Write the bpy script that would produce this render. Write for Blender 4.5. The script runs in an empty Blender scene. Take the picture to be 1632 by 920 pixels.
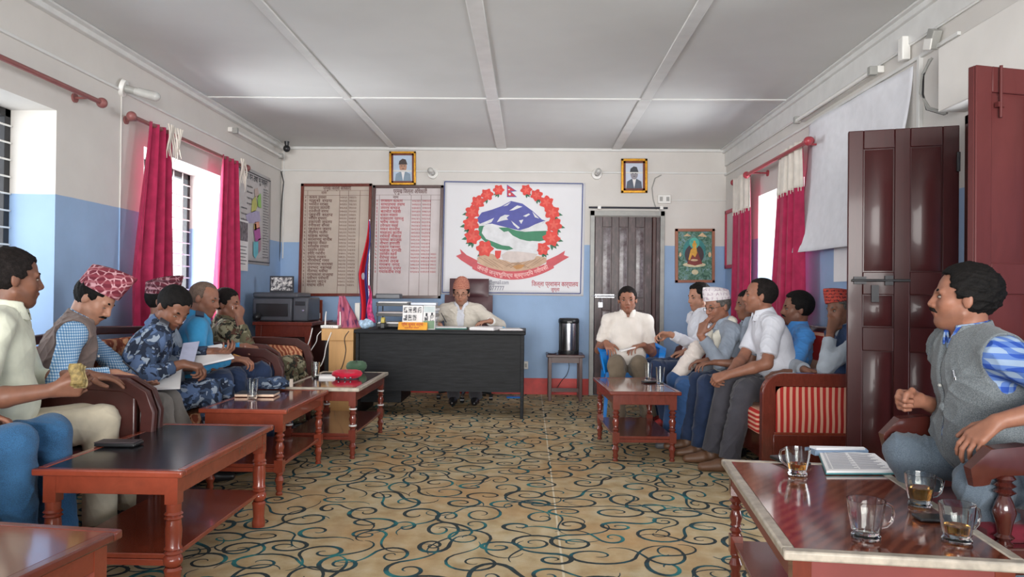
import bpy, math, random
import numpy as np
from mathutils import Matrix, Vector
PI = math.pi
SC = bpy.context.scene
COL = SC.collection
rnd = random.Random(7)

# ------------------------------------------------------------------ camera
F = 1180.0                      # focal length in pixels of the 1632 wide frame
CAM = np.array([0.0, 0.0, 1.15])
yc = np.array([(843 - 816) / F, -(470 - 460) / F, -1.0]); yc /= np.linalg.norm(yc)
zc = np.array([math.sin(0.011), math.cos(0.011), 0.0]); zc -= zc.dot(yc) * yc; zc /= np.linalg.norm(zc)
xc = np.cross(yc, zc)
W2C = np.stack([xc, yc, zc], axis=1)          # world -> camera
C2W = W2C.T
cam_data = bpy.data.cameras.new('camera')
cam_data.sensor_width = 36.0
cam_data.lens = 36.0 * F / 1632.0
cam_data.clip_start = 0.05
cam = bpy.data.objects.new('camera', cam_data)
COL.objects.link(cam)
m4 = Matrix.Identity(4)
for i in range(3):
    for j in range(3):
        m4[i][j] = float(C2W[i, j])
    m4[i][3] = float(CAM[i])
cam.matrix_world = m4
SC.camera = cam

def ray(px, py):
    return C2W @ np.array([(px - 816) / F, -(py - 460) / F, -1.0])
def at(px, py, y):
    d = ray(px, py); return CAM + d * (y / d[1])
def atx(px, py, x):
    d = ray(px, py); return CAM + d * (x / d[0])
def atz(px, py, z):
    d = ray(px, py); return CAM + d * ((z - 1.15) / d[2])

# ------------------------------------------------------------------ colour management, world, lights
SC.view_settings.view_transform = 'Standard'
SC.view_settings.look = 'None'
SC.view_settings.gamma = 1.0
SC.view_settings.use_curve_mapping = False
SC.view_settings.exposure = 0.96
wd = bpy.data.worlds.new('sky'); SC.world = wd
wd.use_nodes = True
bg = wd.node_tree.nodes['Background']
bg.inputs[0].default_value = (0.88, 0.95, 1.0, 1)
bg.inputs[1].default_value = 1.1
SC.cycles.max_bounces = 12
SC.cycles.diffuse_bounces = 8
SC.cycles.glossy_bounces = 3
SC.cycles.transmission_bounces = 8
SC.cycles.transparent_max_bounces = 8
SC.cycles.caustics_reflective = False
SC.cycles.caustics_refractive = False
SC.cycles.sample_clamp_indirect = 6.0
SC.cycles.use_denoising = True

def area(name, loc, rot, sx, sy, power, col=(1, 1, 1)):
    l = bpy.data.lights.new(name, 'AREA'); l.shape = 'RECTANGLE'
    l.size = sx; l.size_y = sy; l.energy = power; l.color = col
    o = bpy.data.objects.new(name, l); COL.objects.link(o)
    o.location = loc; o.rotation_euler = rot
    return o
SKYC = (0.94, 0.97, 1.0)
# daylight entering by the windows and the doorway, plus an added fill lamp behind the camera
UPW = math.radians(14)          # daylight also bounces up from the sunlit ground outside
area('daylight_window_near', (-3.75, 3.6, 1.55), (0, -PI / 2 - UPW, 0), 1.5, 1.8, 12, SKYC)
area('daylight_window_far', (-3.75, 6.2, 1.4), (0, -PI / 2 - 0.9 * UPW, 0), 1.5, 1.5, 85, SKYC)
area('daylight_window_right', (3.1, 6.75, 1.35), (0, PI / 2 + 0.9 * UPW, 0), 1.4, 1.6, 85, SKYC)
area('daylight_doorway', (3.6, 3.4, 1.2), (0, PI / 2 + UPW, 0), 2.2, 1.4, 40, SKYC)
area('fill_behind', (-0.3, -8.0, 1.3), (PI / 2 + math.radians(4), 0, 0), 8.0, 4.0, 1450, (1.0, 0.975, 0.94))  # added fill, set far back so brightness stays even down the room
area('daylight_side_near', (-3.75, 0.2, 1.5), (0, -PI / 2 - UPW, 0), 1.5, 2.0, 15, SKYC)

# ------------------------------------------------------------------ mesh helpers
def arr(*p): return np.array(p, dtype=float)
def nrm(v):
    v = np.asarray(v, dtype=float); return v / max(np.linalg.norm(v), 1e-9)
def rotz(a):
    c, s = math.cos(a), math.sin(a); return np.array([[c, -s, 0], [s, c, 0], [0, 0, 1.0]])
def roty(a):
    c, s = math.cos(a), math.sin(a); return np.array([[c, 0, s], [0, 1, 0], [-s, 0, c]])
def rotx(a):
    c, s = math.cos(a), math.sin(a); return np.array([[1, 0, 0], [0, c, -s], [0, s, c]])

class MB:
    def __init__(s): s.v = []; s.f = []; s.mi = []; s.cur = 0
    def add(s, vs, fs):
        n = len(s.v); s.v.extend([tuple(map(float, q)) for q in vs])
        s.f.extend([tuple(i + n for i in q) for q in fs]); s.mi.extend([s.cur] * len(fs)); return s
    def box(s, c, size, R=None):
        x, y, z = [q / 2 for q in size]
        P = np.array([[-x, -y, -z], [x, -y, -z], [x, y, -z], [-x, y, -z], [-x, -y, z], [x, -y, z], [x, y, z], [-x, y, z]])
        if R is not None: P = P @ np.asarray(R).T
        P = P + np.asarray(c, dtype=float)
        return s.add(P, [(3, 2, 1, 0), (4, 5, 6, 7), (0, 1, 5, 4), (1, 2, 6, 5), (2, 3, 7, 6), (3, 0, 4, 7)])
    def bb(s, x0, x1, y0, y1, z0, z1):
        return s.box(((x0 + x1) / 2, (y0 + y1) / 2, (z0 + z1) / 2), (x1 - x0, y1 - y0, z1 - z0))
    def rings(s, R, cap=True, closed=False):
        n = len(R[0]); vs = [p for r in R for p in r]; fs = []
        m = len(R)
        for i in range(m - (0 if closed else 1)):
            a = i * n; b = ((i + 1) % m) * n
            for j in range(n):
                k = (j + 1) % n
                fs.append((a + j, a + k, b + k, b + j))
        if cap and not closed:
            fs.append(tuple(range(n - 1, -1, -1))); fs.append(tuple((m - 1) * n + j for j in range(n)))
        return s.add(vs, fs)
    def cyl(s, a, b, r0, r1=None, n=16, cap=True):
        a = np.asarray(a, float); b = np.asarray(b, float); r1 = r0 if r1 is None else r1
        w = nrm(b - a); u = nrm(np.cross(w, (0, 0, 1) if abs(w[2]) < 0.9 else (1, 0, 0))); v = np.cross(w, u)
        rr = []
        for p, r in ((a, r0), (b, r1)):
            rr.append([p + r * (math.cos(t) * u + math.sin(t) * v) for t in [2 * PI * k / n for k in range(n)]])
        return s.rings(rr, cap)
    def lathe(s, prof, base=(0, 0, 0), n=20, cap=True, sx=1, sy=1):
        bx, by, bz = base
        rr = [[(bx + sx * r * math.cos(2 * PI * k / n), by + sy * r * math.sin(2 * PI * k / n), bz + z) for k in range(n)] for r, z in prof]
        return s.rings(rr, cap)
    def tube(s, pts, r, n=8, sec=None, closed=False, up=None):
        P = [np.asarray(p, float) for p in pts]; m = len(P); rr = []
        pu = None
        for i in range(m):
            if closed: t = P[(i + 1) % m] - P[i - 1]
            else: t = P[min(i + 1, m - 1)] - P[max(i - 1, 0)]
            t = nrm(t)
            if up is not None: u = nrm(np.cross(t, up))
            elif pu is None: u = nrm(np.cross(t, (0, 0, 1) if abs(t[2]) < 0.9 else (1, 0, 0)))
            else: u = nrm(pu - pu.dot(t) * t)
            pu = u; v = np.cross(t, u)
            ri = r[i] if hasattr(r, '__len__') else r
            if sec is None: rr.append([P[i] + ri * (math.cos(a) * u + math.sin(a) * v) for a in [2 * PI * k / n for k in range(n)]])
            else: rr.append([P[i] + ri * (a * u + b * v) for a, b in sec])
        return s.rings(rr, True, closed)
    def poly(s, pts, d, cap=True):
        """extrude a closed 3-D outline by vector d"""
        P = [np.asarray(p, float) for p in pts]; d = np.asarray(d, float); n = len(P)
        vs = P + [p + d for p in P]
        fs = [tuple(range(n - 1, -1, -1)), tuple(range(n, 2 * n))] + [(i, (i + 1) % n, n + (i + 1) % n, n + i) for i in range(n)]
        return s.add(vs, fs)
    def grid(s, fn, nu, nv):
        vs = [fn(i / nu, j / nv) for i in range(nu + 1) for j in range(nv + 1)]
        fs = [(i * (nv + 1) + j, (i + 1) * (nv + 1) + j, (i + 1) * (nv + 1) + j + 1, i * (nv + 1) + j + 1) for i in range(nu) for j in range(nv)]
        return s.add(vs, fs)
    def sphere(s, c, r, nu=12, nv=8, sc=(1, 1, 1)):
        c = np.asarray(c, float)
        rr = []
        for i in range(nv + 1):
            t = PI * i / nv; t = min(max(t, 0.02), PI - 0.02)
            rr.append([c + r * np.array([math.sin(t) * math.cos(2 * PI * k / nu) * sc[0], math.sin(t) * math.sin(2 * PI * k / nu) * sc[1], -math.cos(t) * sc[2]]) for k in range(nu)])
        return s.rings(rr, True)
    def build(s, name, mat, parent=None, smooth=None, bevel=0, solid=0, subsurf=0):
        loc = wloc(parent)
        me = bpy.data.meshes.new(name)
        me.from_pydata([(a - loc[0], b - loc[1], c - loc[2]) for a, b, c in s.v], [], s.f)
        mats = mat if isinstance(mat, (list, tuple)) else [mat]
        for m in mats: me.materials.append(m)
        if len(mats) > 1: me.polygons.foreach_set('material_index', s.mi)
        me.validate(); me.update()
        o = bpy.data.objects.new(name, me); COL.objects.link(o)
        if parent is not None: o.parent = parent
        if smooth is None: smooth = True
        if smooth:
            me.shade_smooth()
            me.set_sharp_from_angle(angle=math.radians(38))
        if solid:
            md = o.modifiers.new('thickness', 'SOLIDIFY'); md.thickness = solid; md.offset = 0
        if subsurf:
            md = o.modifiers.new('smooth', 'SUBSURF'); md.levels = subsurf; md.render_levels = subsurf
        if bevel:
            md = o.modifiers.new('bevel', 'BEVEL'); md.width = bevel; md.segments = 2; md.limit_method = 'ANGLE'; md.angle_limit = math.radians(40)
        return o

def wloc(p):
    l = np.zeros(3)
    while p is not None:
        l = l + np.array(p.location); p = p.parent
    return l
def tag(o, label=None, cat=None, group=None, kind=None):
    if label: o['label'] = label
    if cat: o['category'] = cat
    if group: o['group'] = group
    if kind: o['kind'] = kind
    return o
def thing(name, label, cat, loc=(0, 0, 0), group=None):
    o = bpy.data.objects.new(name, None); COL.objects.link(o)
    o.location = tuple(float(q) for q in loc); o.empty_display_size = 0.05
    return tag(o, label, cat, group)
def struct(name, mb, mat, bevel=0, smooth=True):
    return tag(mb.build(name, mat, None, bevel=bevel, smooth=smooth), kind='structure')
def dup(root, loc=None, rz=None, label=None, group=None):
    def cp(o, par):
        c = o.copy(); COL.objects.link(c); c.parent = par
        for ch in o.children: cp(ch, c)
        return c
    r = cp(root, None)
    if loc is not None: r.location = tuple(float(q) for q in loc)
    if rz is not None: r.rotation_euler = (0, 0, rz)
    if label: r['label'] = label
    if group: r['group'] = group
    return r

# ------------------------------------------------------------------ materials
def lin(c):
    if isinstance(c, str):
        c = c.lstrip('#'); c = [int(c[i:i + 2], 16) / 255 for i in (0, 2, 4)]
    return tuple(x / 12.92 if x <= 0.04045 else ((x + 0.055) / 1.055) ** 2.4 for x in c) + (1,)
class NT:
    def __init__(s, name):
        s.m = bpy.data.materials.new(name); s.m.use_nodes = True
        s.t = s.m.node_tree; s.b = s.t.nodes['Principled BSDF']
    def n(s, typ, **kw):
        nd = s.t.nodes.new(typ)
        for k, v in kw.items(): setattr(nd, k, v)
        return nd
    def l(s, a, b): s.t.links.new(a, b)
    def val(s, sock, x):
        if hasattr(x, 'is_output') or isinstance(x, bpy.types.NodeSocket): s.l(x, sock)
        else: sock.default_value = x
    def math(s, op, a, b=None, c=None, clamp=False):
        nd = s.n('ShaderNodeMath', operation=op, use_clamp=clamp); s.val(nd.inputs[0], a)
        if b is not None: s.val(nd.inputs[1], b)
        if c is not None: s.val(nd.inputs[2], c)
        return nd.outputs[0]
    def vmath(s, op, a, b=None, out=0):
        nd = s.n('ShaderNodeVectorMath', operation=op); s.val(nd.inputs[0], a)
        if b is not None: s.val(nd.inputs[1], b)
        return nd.outputs[out]
    def coord(s, kind='Object', scale=None, rot=None):
        tc = s.n('ShaderNodeTexCoord').outputs[kind]
        if scale is not None or rot is not None:
            mp = s.n('ShaderNodeMapping'); s.l(tc, mp.inputs[0])
            if scale is not None: mp.inputs['Scale'].default_value = scale if hasattr(scale, '__len__') else (scale,) * 3
            if rot is not None: mp.inputs['Rotation'].default_value = rot
            tc = mp.outputs[0]
        return tc
    def noise(s, vec, scale, detail=3, rough=0.5, out='Fac', dist=0):
        nd = s.n('ShaderNodeTexNoise'); s.l(vec, nd.inputs['Vector']); nd.inputs['Scale'].default_value = scale
        nd.inputs['Detail'].default_value = detail; nd.inputs['Roughness'].default_value = rough
        nd.inputs['Distortion'].default_value = dist
        return nd.outputs[out]
    def ramp(s, fac, stops, interp='LINEAR'):
        nd = s.n('ShaderNodeValToRGB'); cr = nd.color_ramp; cr.interpolation = interp
        while len(cr.elements) < len(stops): cr.elements.new(0.5)
        for e, (p, c) in zip(cr.elements, stops): e.position = p; e.color = c if len(c) == 4 else tuple(c) + (1,)
        s.l(fac, nd.inputs[0]); return nd.outputs[0]
    def mix(s, fac, a, b, blend='MIX'):
        nd = s.n('ShaderNodeMix', data_type='RGBA', blend_type=blend)
        s.val(nd.inputs[0], fac); s.val(nd.inputs[6], a); s.val(nd.inputs[7], b); return nd.outputs[2]
    def bump(s, h, strength=0.2, dist=0.01):
        nd = s.n('ShaderNodeBump'); nd.inputs['Strength'].default_value = strength; nd.inputs['Distance'].default_value = dist
        s.l(h, nd.inputs['Height']); s.l(nd.outputs[0], s.b.inputs['Normal'])
    def base(s, c): s.val(s.b.inputs['Base Color'], c)
    def set(s, rough=0.5, spec=0.5, metal=0, coat=0):
        s.b.inputs['Roughness'].default_value = rough; s.b.inputs['Specular IOR Level'].default_value = spec
        s.b.inputs['Metallic'].default_value = metal; s.b.inputs['Coat Weight'].default_value = coat
        s.b.inputs['Coat Roughness'].default_value = 0.08
        return s.m
def plain(name, c, rough=0.5, spec=0.5, metal=0, var=0.06, scale=12, bump=0.0, coat=0, dist=0.004):
    t = NT(name); c = lin(c); v = t.coord()
    n = t.noise(v, scale, 4)
    d = tuple(x * (1 - 2.2 * var) for x in c[:3]) + (1,); e = tuple(min(1, x * (1 + 1.6 * var)) for x in c[:3]) + (1,)
    t.base(t.ramp(n, [(0.3, d), (0.7, e)]))
    if bump: t.bump(t.noise(v, scale * 4, 3), bump, dist)
    return t.set(rough, spec, metal, coat)
def fabric(name, c, rough=0.9, weave=900, var=0.05, c2=None, bump=0.15):
    t = NT(name); c = lin(c); v = t.coord()
    n = t.noise(v, 14, 4)
    d = tuple(x * (1 - 2.5 * var) for x in c[:3]) + (1,); e = tuple(min(1, x * (1 + 2 * var)) for x in c[:3]) + (1,)
    col = t.ramp(n, [(0.3, d), (0.7, e)])
    fine = t.noise(v, weave / 4, 1)
    if c2: col = t.mix(t.ramp(fine, [(0.42, (0, 0, 0)), (0.6, (1, 1, 1))]), col, lin(c2))
    t.base(col); t.bump(fine, bump, 0.002)
    t.set(rough, 0.2); t.b.inputs['Sheen Weight'].default_value = 0.15
    return t.m
def wood(name, c, rough=0.28, dark=0.6, scale=1.0, coat=0.4, axis=(1, 1, 1)):
    t = NT(name); c = lin(c); v = t.coord('Object', tuple(scale * a for a in axis))
    n = t.noise(v, 9, 6, 0.65, dist=1.2)
    n2 = t.noise(v, 2.5, 2)
    k = t.mix(0.35, n, n2)
    t.base(t.ramp(k, [(0.35, tuple(x * dark for x in c[:3])), (0.62, c[:3])]))
    t.bump(n, 0.06, 0.002)
    return t.set(rough, 0.5, 0, coat)

M = {}
def wallmat(name, top, bot, dado):
    t = NT(name); g = t.n('ShaderNodeNewGeometry').outputs['Position']
    sep = t.n('ShaderNodeSeparateXYZ'); t.l(g, sep.inputs[0])
    z = sep.outputs[2]
    wob = t.math('MULTIPLY', t.math('SUBTRACT', t.noise(g, 5, 2), 0.5), 0.008)
    f = t.math('GREATER_THAN', t.math('ADD', z, wob), dado)
    n = t.noise(g, 3.0, 5, 0.6)
    st = t.noise(g, 0.9, 3)
    a = t.ramp(n, [(0.3, tuple(x * 0.93 for x in lin(top)[:3])), (0.7, lin(top)[:3])])
    b = t.ramp(n, [(0.3, tuple(x * 0.88 for x in lin(bot)[:3])), (0.7, lin(bot)[:3])])
    t.base(t.mix(f, b, a))
    t.bump(t.noise(g, 60, 3), 0.12, 0.003)
    return t.set(0.55, 0.3)
M['wall'] = wallmat('painted_plaster', '#d4d0cb', '#97b3d6', 1.735)
M['plaster'] = plain('white_plaster', '#dcd9d5', 0.6, 0.3, var=0.03, scale=3, bump=0.1)
M['ceiling'] = plain('ceiling_board_paint', '#cfcfcd', 0.6, 0.3, var=0.03, scale=1.3, bump=0.05)
M['batten'] = plain('ceiling_batten_paint', '#d8d8d6', 0.35, 0.5, var=0.03, scale=8)
M['red_paint'] = plain('red_oxide_paint', '#c0302a', 0.45, 0.5, var=0.08)
M['white_plastic'] = plain('white_plastic', '#e4e3df', 0.4, 0.5, var=0.02)
M['grey_plastic'] = plain('grey_plastic', '#9a9a96', 0.4)
M['black_plastic'] = plain('black_plastic', '#1c1d20', 0.35, 0.5, var=0.05)
M['dark_grey'] = plain('dark_grey_plastic', '#4a4d55', 0.4, 0.5, var=0.05)
M['wood_red'] = wood('red_brown_wood', '#8e402c', 0.25, 0.7)
M['wood_table'] = wood('mahogany_wood', '#753529', 0.22, 0.65, axis=(3, 0.6, 1))
M['wood_dark'] = wood('dark_red_wood', '#47201c', 0.35, 0.6, coat=0.1)
M['wood_door'] = wood('door_maroon_paint', '#3c1415', 0.34, 0.72, axis=(2, 2, 0.5), coat=0.12)
M['wood_door2'] = wood('door_brown_paint', '#5c2c2c', 0.45, 0.85, axis=(2, 2, 0.5), coat=0.0)
for _k in ('wood_door', 'wood_door2'):
    M[_k].node_tree.nodes['Principled BSDF'].inputs['Specular IOR Level'].default_value = 0.22
M['wood_chair'] = wood('dark_chair_wood', '#4a1f19', 0.2, 0.6)
M['wood_light'] = wood('light_plywood', '#c89a62', 0.5, 0.82, coat=0.05, axis=(2, 2, 0.4))
M['rod'] = plain('curtain_rod_red', '#a23a44', 0.35)
M['rod_brown'] = plain('curtain_rod_brown', '#8b5553', 0.4)
M['crimson'] = fabric('crimson_curtain', '#a82a50', 0.85, var=0.08)
M['cream_cloth'] = fabric('cream_cloth', '#d9d2c8', 0.9, var=0.04)
M['sheet'] = fabric('white_sheet', '#dfe0e6', 0.9, var=0.02)
M['metal'] = plain('steel', '#b8bac0', 0.22, 0.5, 1.0, var=0.04)
M['iron'] = plain('dark_iron', '#3a3a3c', 0.5, 0.5, 0.6)
M['paper'] = plain('white_paper', '#eceaea', 0.7, 0.2, var=0.01)
M['tan_paper'] = plain('tan_board_paper', '#bcaea2', 0.55, 0.3, var=0.05, scale=4)
M['pink_paper'] = plain('pale_board_paper', '#cdc4c4', 0.55, 0.3, var=0.04, scale=4)
M['text_brown'] = plain('brown_lettering', '#5a2a26', 0.7)
M['text_red'] = plain('red_lettering', '#b03040', 0.7)
M['text_grey'] = plain('grey_lettering', '#8a8a98', 0.7)
M['text_pink'] = plain('pink_lettering', '#f0c8c4', 0.7)
M['ink'] = plain('dark_ink', '#33353d', 0.7)
M['gold'] = plain('gilt_frame', '#c08a2a', 0.3, 0.6, 0.7, var=0.15, scale=40)
M['redblue'] = plain('red_plastic_frame', '#b02545', 0.4)
M['blue_plastic'] = plain('bright_blue_plastic', '#0f7fd6', 0.3, 0.5, var=0.03)
def glass(name, col=(1, 1, 1), rough=0.0, ior=1.45):
    t = NT(name); t.b.inputs['Transmission Weight'].default_value = 1.0; t.b.inputs['IOR'].default_value = ior
    t.b.inputs['Base Color'].default_value = tuple(col) + (1,); t.b.inputs['Roughness'].default_value = rough
    # clear shadows through thin glass
    return t.m
M['glass'] = glass('clear_glass', (0.97, 0.99, 0.98))
def pane_mat():
    t = NT('window_pane_glass'); tr = t.n('ShaderNodeBsdfTransparent'); gl = t.n('ShaderNodeBsdfGlossy'); gl.inputs['Roughness'].default_value = 0.02
    mx_ = t.n('ShaderNodeMixShader'); mx_.inputs[0].default_value = 0.07; t.l(tr.outputs[0], mx_.inputs[1]); t.l(gl.outputs[0], mx_.inputs[2])
    t.l(mx_.outputs[0], t.t.nodes['Material Output'].inputs['Surface']); return t.m
M['window_glass'] = pane_mat()
M['tea'] = glass('tea', (0.85, 0.42, 0.10), 0.0, 1.33)
M['water'] = glass('water', (0.97, 0.99, 1.0), 0.0, 1.33)

def carpet_ground():
    t = NT('tan_carpet_pile'); p = t.n('ShaderNodeNewGeometry').outputs['Position']
    n = t.noise(p, 1.6, 3); n2 = t.noise(p, 70, 2); n3 = t.noise(p, 9, 3)
    base = t.ramp(n3, [(0.3, lin('#b59d76')[:3]), (0.5, lin('#c6b18c')[:3]), (0.72, lin('#d0c1a2')[:3])])
    base = t.mix(t.ramp(n, [(0.45, (0, 0, 0)), (0.65, (0.6, 0.6, 0.6))]), base, lin('#bf9464'))
    sp2 = t.n('ShaderNodeSeparateXYZ'); t.l(p, sp2.inputs[0])
    seam = t.math('LESS_THAN', t.math('ABSOLUTE', t.math('SUBTRACT', sp2.outputs[0], 0.155)), 0.005)
    st = t.math('MULTIPLY', t.math('SINE', t.math('MULTIPLY', sp2.outputs[0], 60)), 0.04)
    base = t.mix(t.math('ADD', t.math('MULTIPLY', n2, 0.16), st), base, (0.1, 0.08, 0.05, 1))
    t.base(t.mix(seam, base, lin('#d9ccb0')))
    t.bump(t.noise(p, 300, 2), 0.5, 0.004)
    return t.set(0.95, 0.1)
def carpet_lines():
    t = NT('dark_teal_carpet_scrolls'); p = t.n('ShaderNodeNewGeometry').outputs['Position']
    lc = t.ramp(t.noise(p, 5.5, 2), [(0.45, lin('#3a4244')[:3]), (0.56, lin('#31565f')[:3]), (0.66, lin('#3b7f80')[:3])])
    t.base(lc); t.bump(t.noise(p, 300, 2), 0.5, 0.004)
    return t.set(0.95, 0.1)
M['carpet'] = carpet_ground(); M['carpet_line'] = carpet_lines()

def text_mesh(body, size, bold=0.012):
    """flat lettering as vertices/faces in its own x-y plane (z = 0)"""
    cu = bpy.data.curves.new('t', 'FONT'); cu.body = body; cu.size = size; cu.resolution_u = 2
    cu.align_x = 'LEFT'; cu.fill_mode = 'FRONT'; cu.offset = bold * size
    o = bpy.data.objects.new('t', cu); COL.objects.link(o)
    dg = bpy.context.evaluated_depsgraph_get(); dg.update()
    me = o.evaluated_get(dg).to_mesh()
    vs = [tuple(v.co) for v in me.vertices]; fs = [tuple(p.vertices) for p in me.polygons]
    o.evaluated_get(dg).to_mesh_clear()
    bpy.data.objects.remove(o); bpy.data.curves.remove(cu)
    return np.array(vs).reshape(-1, 3), fs
def put_text(mb, body, size, org, ex, ey, width=None, center=False, dx=None, line=1.0):
    """lettering laid on a plane: org = lower left of the first line, ex / ey = directions"""
    vs, fs = text_mesh(body, size)
    if not len(vs): return
    w = vs[:, 0].max() - vs[:, 0].min()
    k = (width / w) if width else 1.0
    x = (vs[:, 0] - vs[:, 0].min()) * k; y = vs[:, 1] * line
    if center: x = x - w * k / 2
    org = np.asarray(org, float); ex = np.asarray(ex, float); ey = np.asarray(ey, float)
    mb.add([org + a * ex + b * ey for a, b in zip(x, y)], fs)
# ================================================================== ROOM
XL, XR, YB, YN, H, T = -2.91, 2.26, 8.59, -2.4, 2.853, 0.36
def wall_with_openings(name, x0, x1, ops):
    """wall running along y between x0 and x1 with openings (y0, y1, z0, z1)"""
    mb = MB(); y = YN - 0.1
    for (a, b, z0, z1) in sorted(ops):
        mb.bb(x0, x1, y, a, 0, H + 0.1)
        if z0 > 0: mb.bb(x0, x1, a, b, 0, z0)
        mb.bb(x0, x1, a, b, z1, H + 0.1)
        y = b
    mb.bb(x0, x1, y, YB + 0.3, 0, H + 0.1)
    return struct(name, mb, M['wall'], smooth=False)
L_OPS = [(-0.8, 1.2, 0.8, 2.25), (2.75, 4.47, 0.8, 2.25), (5.5, 6.88, 0.95, 2.235)]
R_OPS = [(2.99, 3.87, 0, 2.10), (6.15, 7.37, 0.95, 2.15)]
wall_with_openings('wall_left', XL - T, XL, L_OPS)
wall_with_openings('wall_right', XR, XR + T, R_OPS)
struct('wall_back', MB().bb(XL - T, XR + T, YB, YB + 0.3, 0, H + 0.1), M['wall'], smooth=False)
mb = MB().bb(XL, -2.5, YN - 0.2, YN, 0, H).bb(1.9, XR, YN - 0.2, YN, 0, H).bb(-2.5, 1.9, YN - 0.2, YN, 0, 0.7).bb(-2.5, 1.9, YN - 0.2, YN, 2.5, H)  # unseen end wall; its wide opening is added to let the fill lamp through
struct('wall_near', mb, M['wall'], smooth=False)
def scroll_carpet():
    mb = MB().bb(XL, XR, YN, YB, -0.05, 0); mb.cur = 1
    r = random.Random(21); pts = []
    for _ in range(40000):
        x, y = r.uniform(XL + .05, XR - .05), r.uniform(0.9, YB - .05)
        if all((x - a) ** 2 + (y - b) ** 2 > 0.172 ** 2 for a, b in pts): pts.append((x, y))
        if len(pts) > 1500: break
    k = 0
    def ribbon(P, wd):
        nonlocal k
        z = 0.0004 + 0.0008 * ((k * 0.618) % 1); k += 1
        vs = []; n = len(P)
        for i in range(n):
            a, b = P[max(i - 1, 0)], P[min(i + 1, n - 1)]
            dx, dy = b[0] - a[0], b[1] - a[1]; L = math.hypot(dx, dy) + 1e-9
            w = wd(i / (n - 1)) / 2
            for s in (1, -1):
                vs.append((min(max(P[i][0] - dy / L * w * s, XL), XR), min(max(P[i][1] + dx / L * w * s, YN), YB), z))
        mb.add(vs, [(2 * i, 2 * i + 1, 2 * i + 3, 2 * i + 2) for i in range(n - 1)])
    for (x, y) in pts:
        sg = r.choice((-1, 1)); a0 = r.uniform(0, 2 * PI); R0 = r.uniform(.075, .15); tn = r.uniform(1.1, 1.7)
        P = []; n = 30
        ex = r.uniform(.8, 1.25)
        for i in range(n):
            t = i / (n - 1); a = a0 + sg * 2 * PI * tn * t; q = R0 * (0.12 + 0.88 * t ** 1.1)
            P.append((x + q * ex * math.cos(a), y + q / ex * math.sin(a)))
        # the tail swings out the other way
        dx, dy = P[-1][0] - P[-2][0], P[-1][1] - P[-2][1]; h = math.atan2(dy, dx); st = r.uniform(.020, .030); m = r.randint(6, 13)
        for i in range(m):
            h -= sg * (0.02 + 0.035 * i) * r.uniform(.8, 1.3); P.append((P[-1][0] + st * math.cos(h), P[-1][1] + st * math.sin(h)))
        w0 = r.uniform(.013, .022); pk = r.uniform(.45, .75)
        ribbon(P, lambda t: 0.0035 + w0 * max(0.0, 1 - abs(t - pk) / (pk if t < pk else 1 - pk)) ** 0.8)
    return mb
struct('floor', scroll_carpet(), [M['carpet'], M['carpet_line']], smooth=False)
struct('ceiling', MB().bb(XL - T, XR + T, YN - 0.2, YB + 0.3, H, H + 0.12), M['ceiling'], smooth=False)
struct('baseboard_back', MB().bb(XL, 0.70, YB - 0.012, YB, 0, 0.185).bb(1.57, XR, YB - 0.012, YB, 0, 0.185), M['red_paint'])
struct('baseboard_left', MB().bb(XL, XL + 0.012, YN, YB, 0, 0.185), M['red_paint'])
struct('baseboard_right', MB().bb(XR - 0.012, XR, 3.9, YB, 0, 0.185), M['red_paint'])
# floor outside the doorway
struct('floor_outside', MB().bb(XR + T, XR + 1.6, 1.5, 5.5, -0.05, 0.0), M['plaster'])
# ceiling battens
def batten(name, x, w, x1=None):
    mb = MB(); x1 = x if x1 is None else x1
    y = YN
    seg = 2.44
    k = 0
    cuts = [YN, 1.53, 3.97, 6.41, YB]
    for a, b in zip(cuts[:-1], cuts[1:]):
        ww = w * (1.0 if k % 2 else 0.88)
        mb.bb(x - ww / 2, x + ww / 2, a + 0.002, b - 0.002, H - 0.014, H); k += 1
    struct(name, mb, M['batten'], bevel=0.004)
batten('trim_1', -1.60, 0.075)
batten('trim_2', -0.335, 0.115)
batten('trim_3', 0.99, 0.10)
for i, y in enumerate((1.53, 3.97, 6.41)):
    struct('trim_%d' % (4 + i), MB().bb(XL, XR, y - 0.022, y + 0.022, H - 0.010, H), M['batten'], bevel=0.003)
struct('trim_7', MB().bb(XL, XL + 0.045, YN, YB, H - 0.05, H).bb(XL, XL + 0.09, YN, YB, H - 0.016, H), M['batten'], bevel=0.006)
struct('trim_8', MB().bb(XR - 0.045, XR, YN, YB, H - 0.05, H).bb(XR - 0.075, XR, YN, YB, H - 0.016, H).bb(XR - 0.02, XR, YN, YB, H - 0.19, H), M['batten'], bevel=0.005)
struct('trim_9', MB().bb(XL, XR, YB - 0.03, YB, H - 0.035, H), M['batten'], bevel=0.006)

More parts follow.
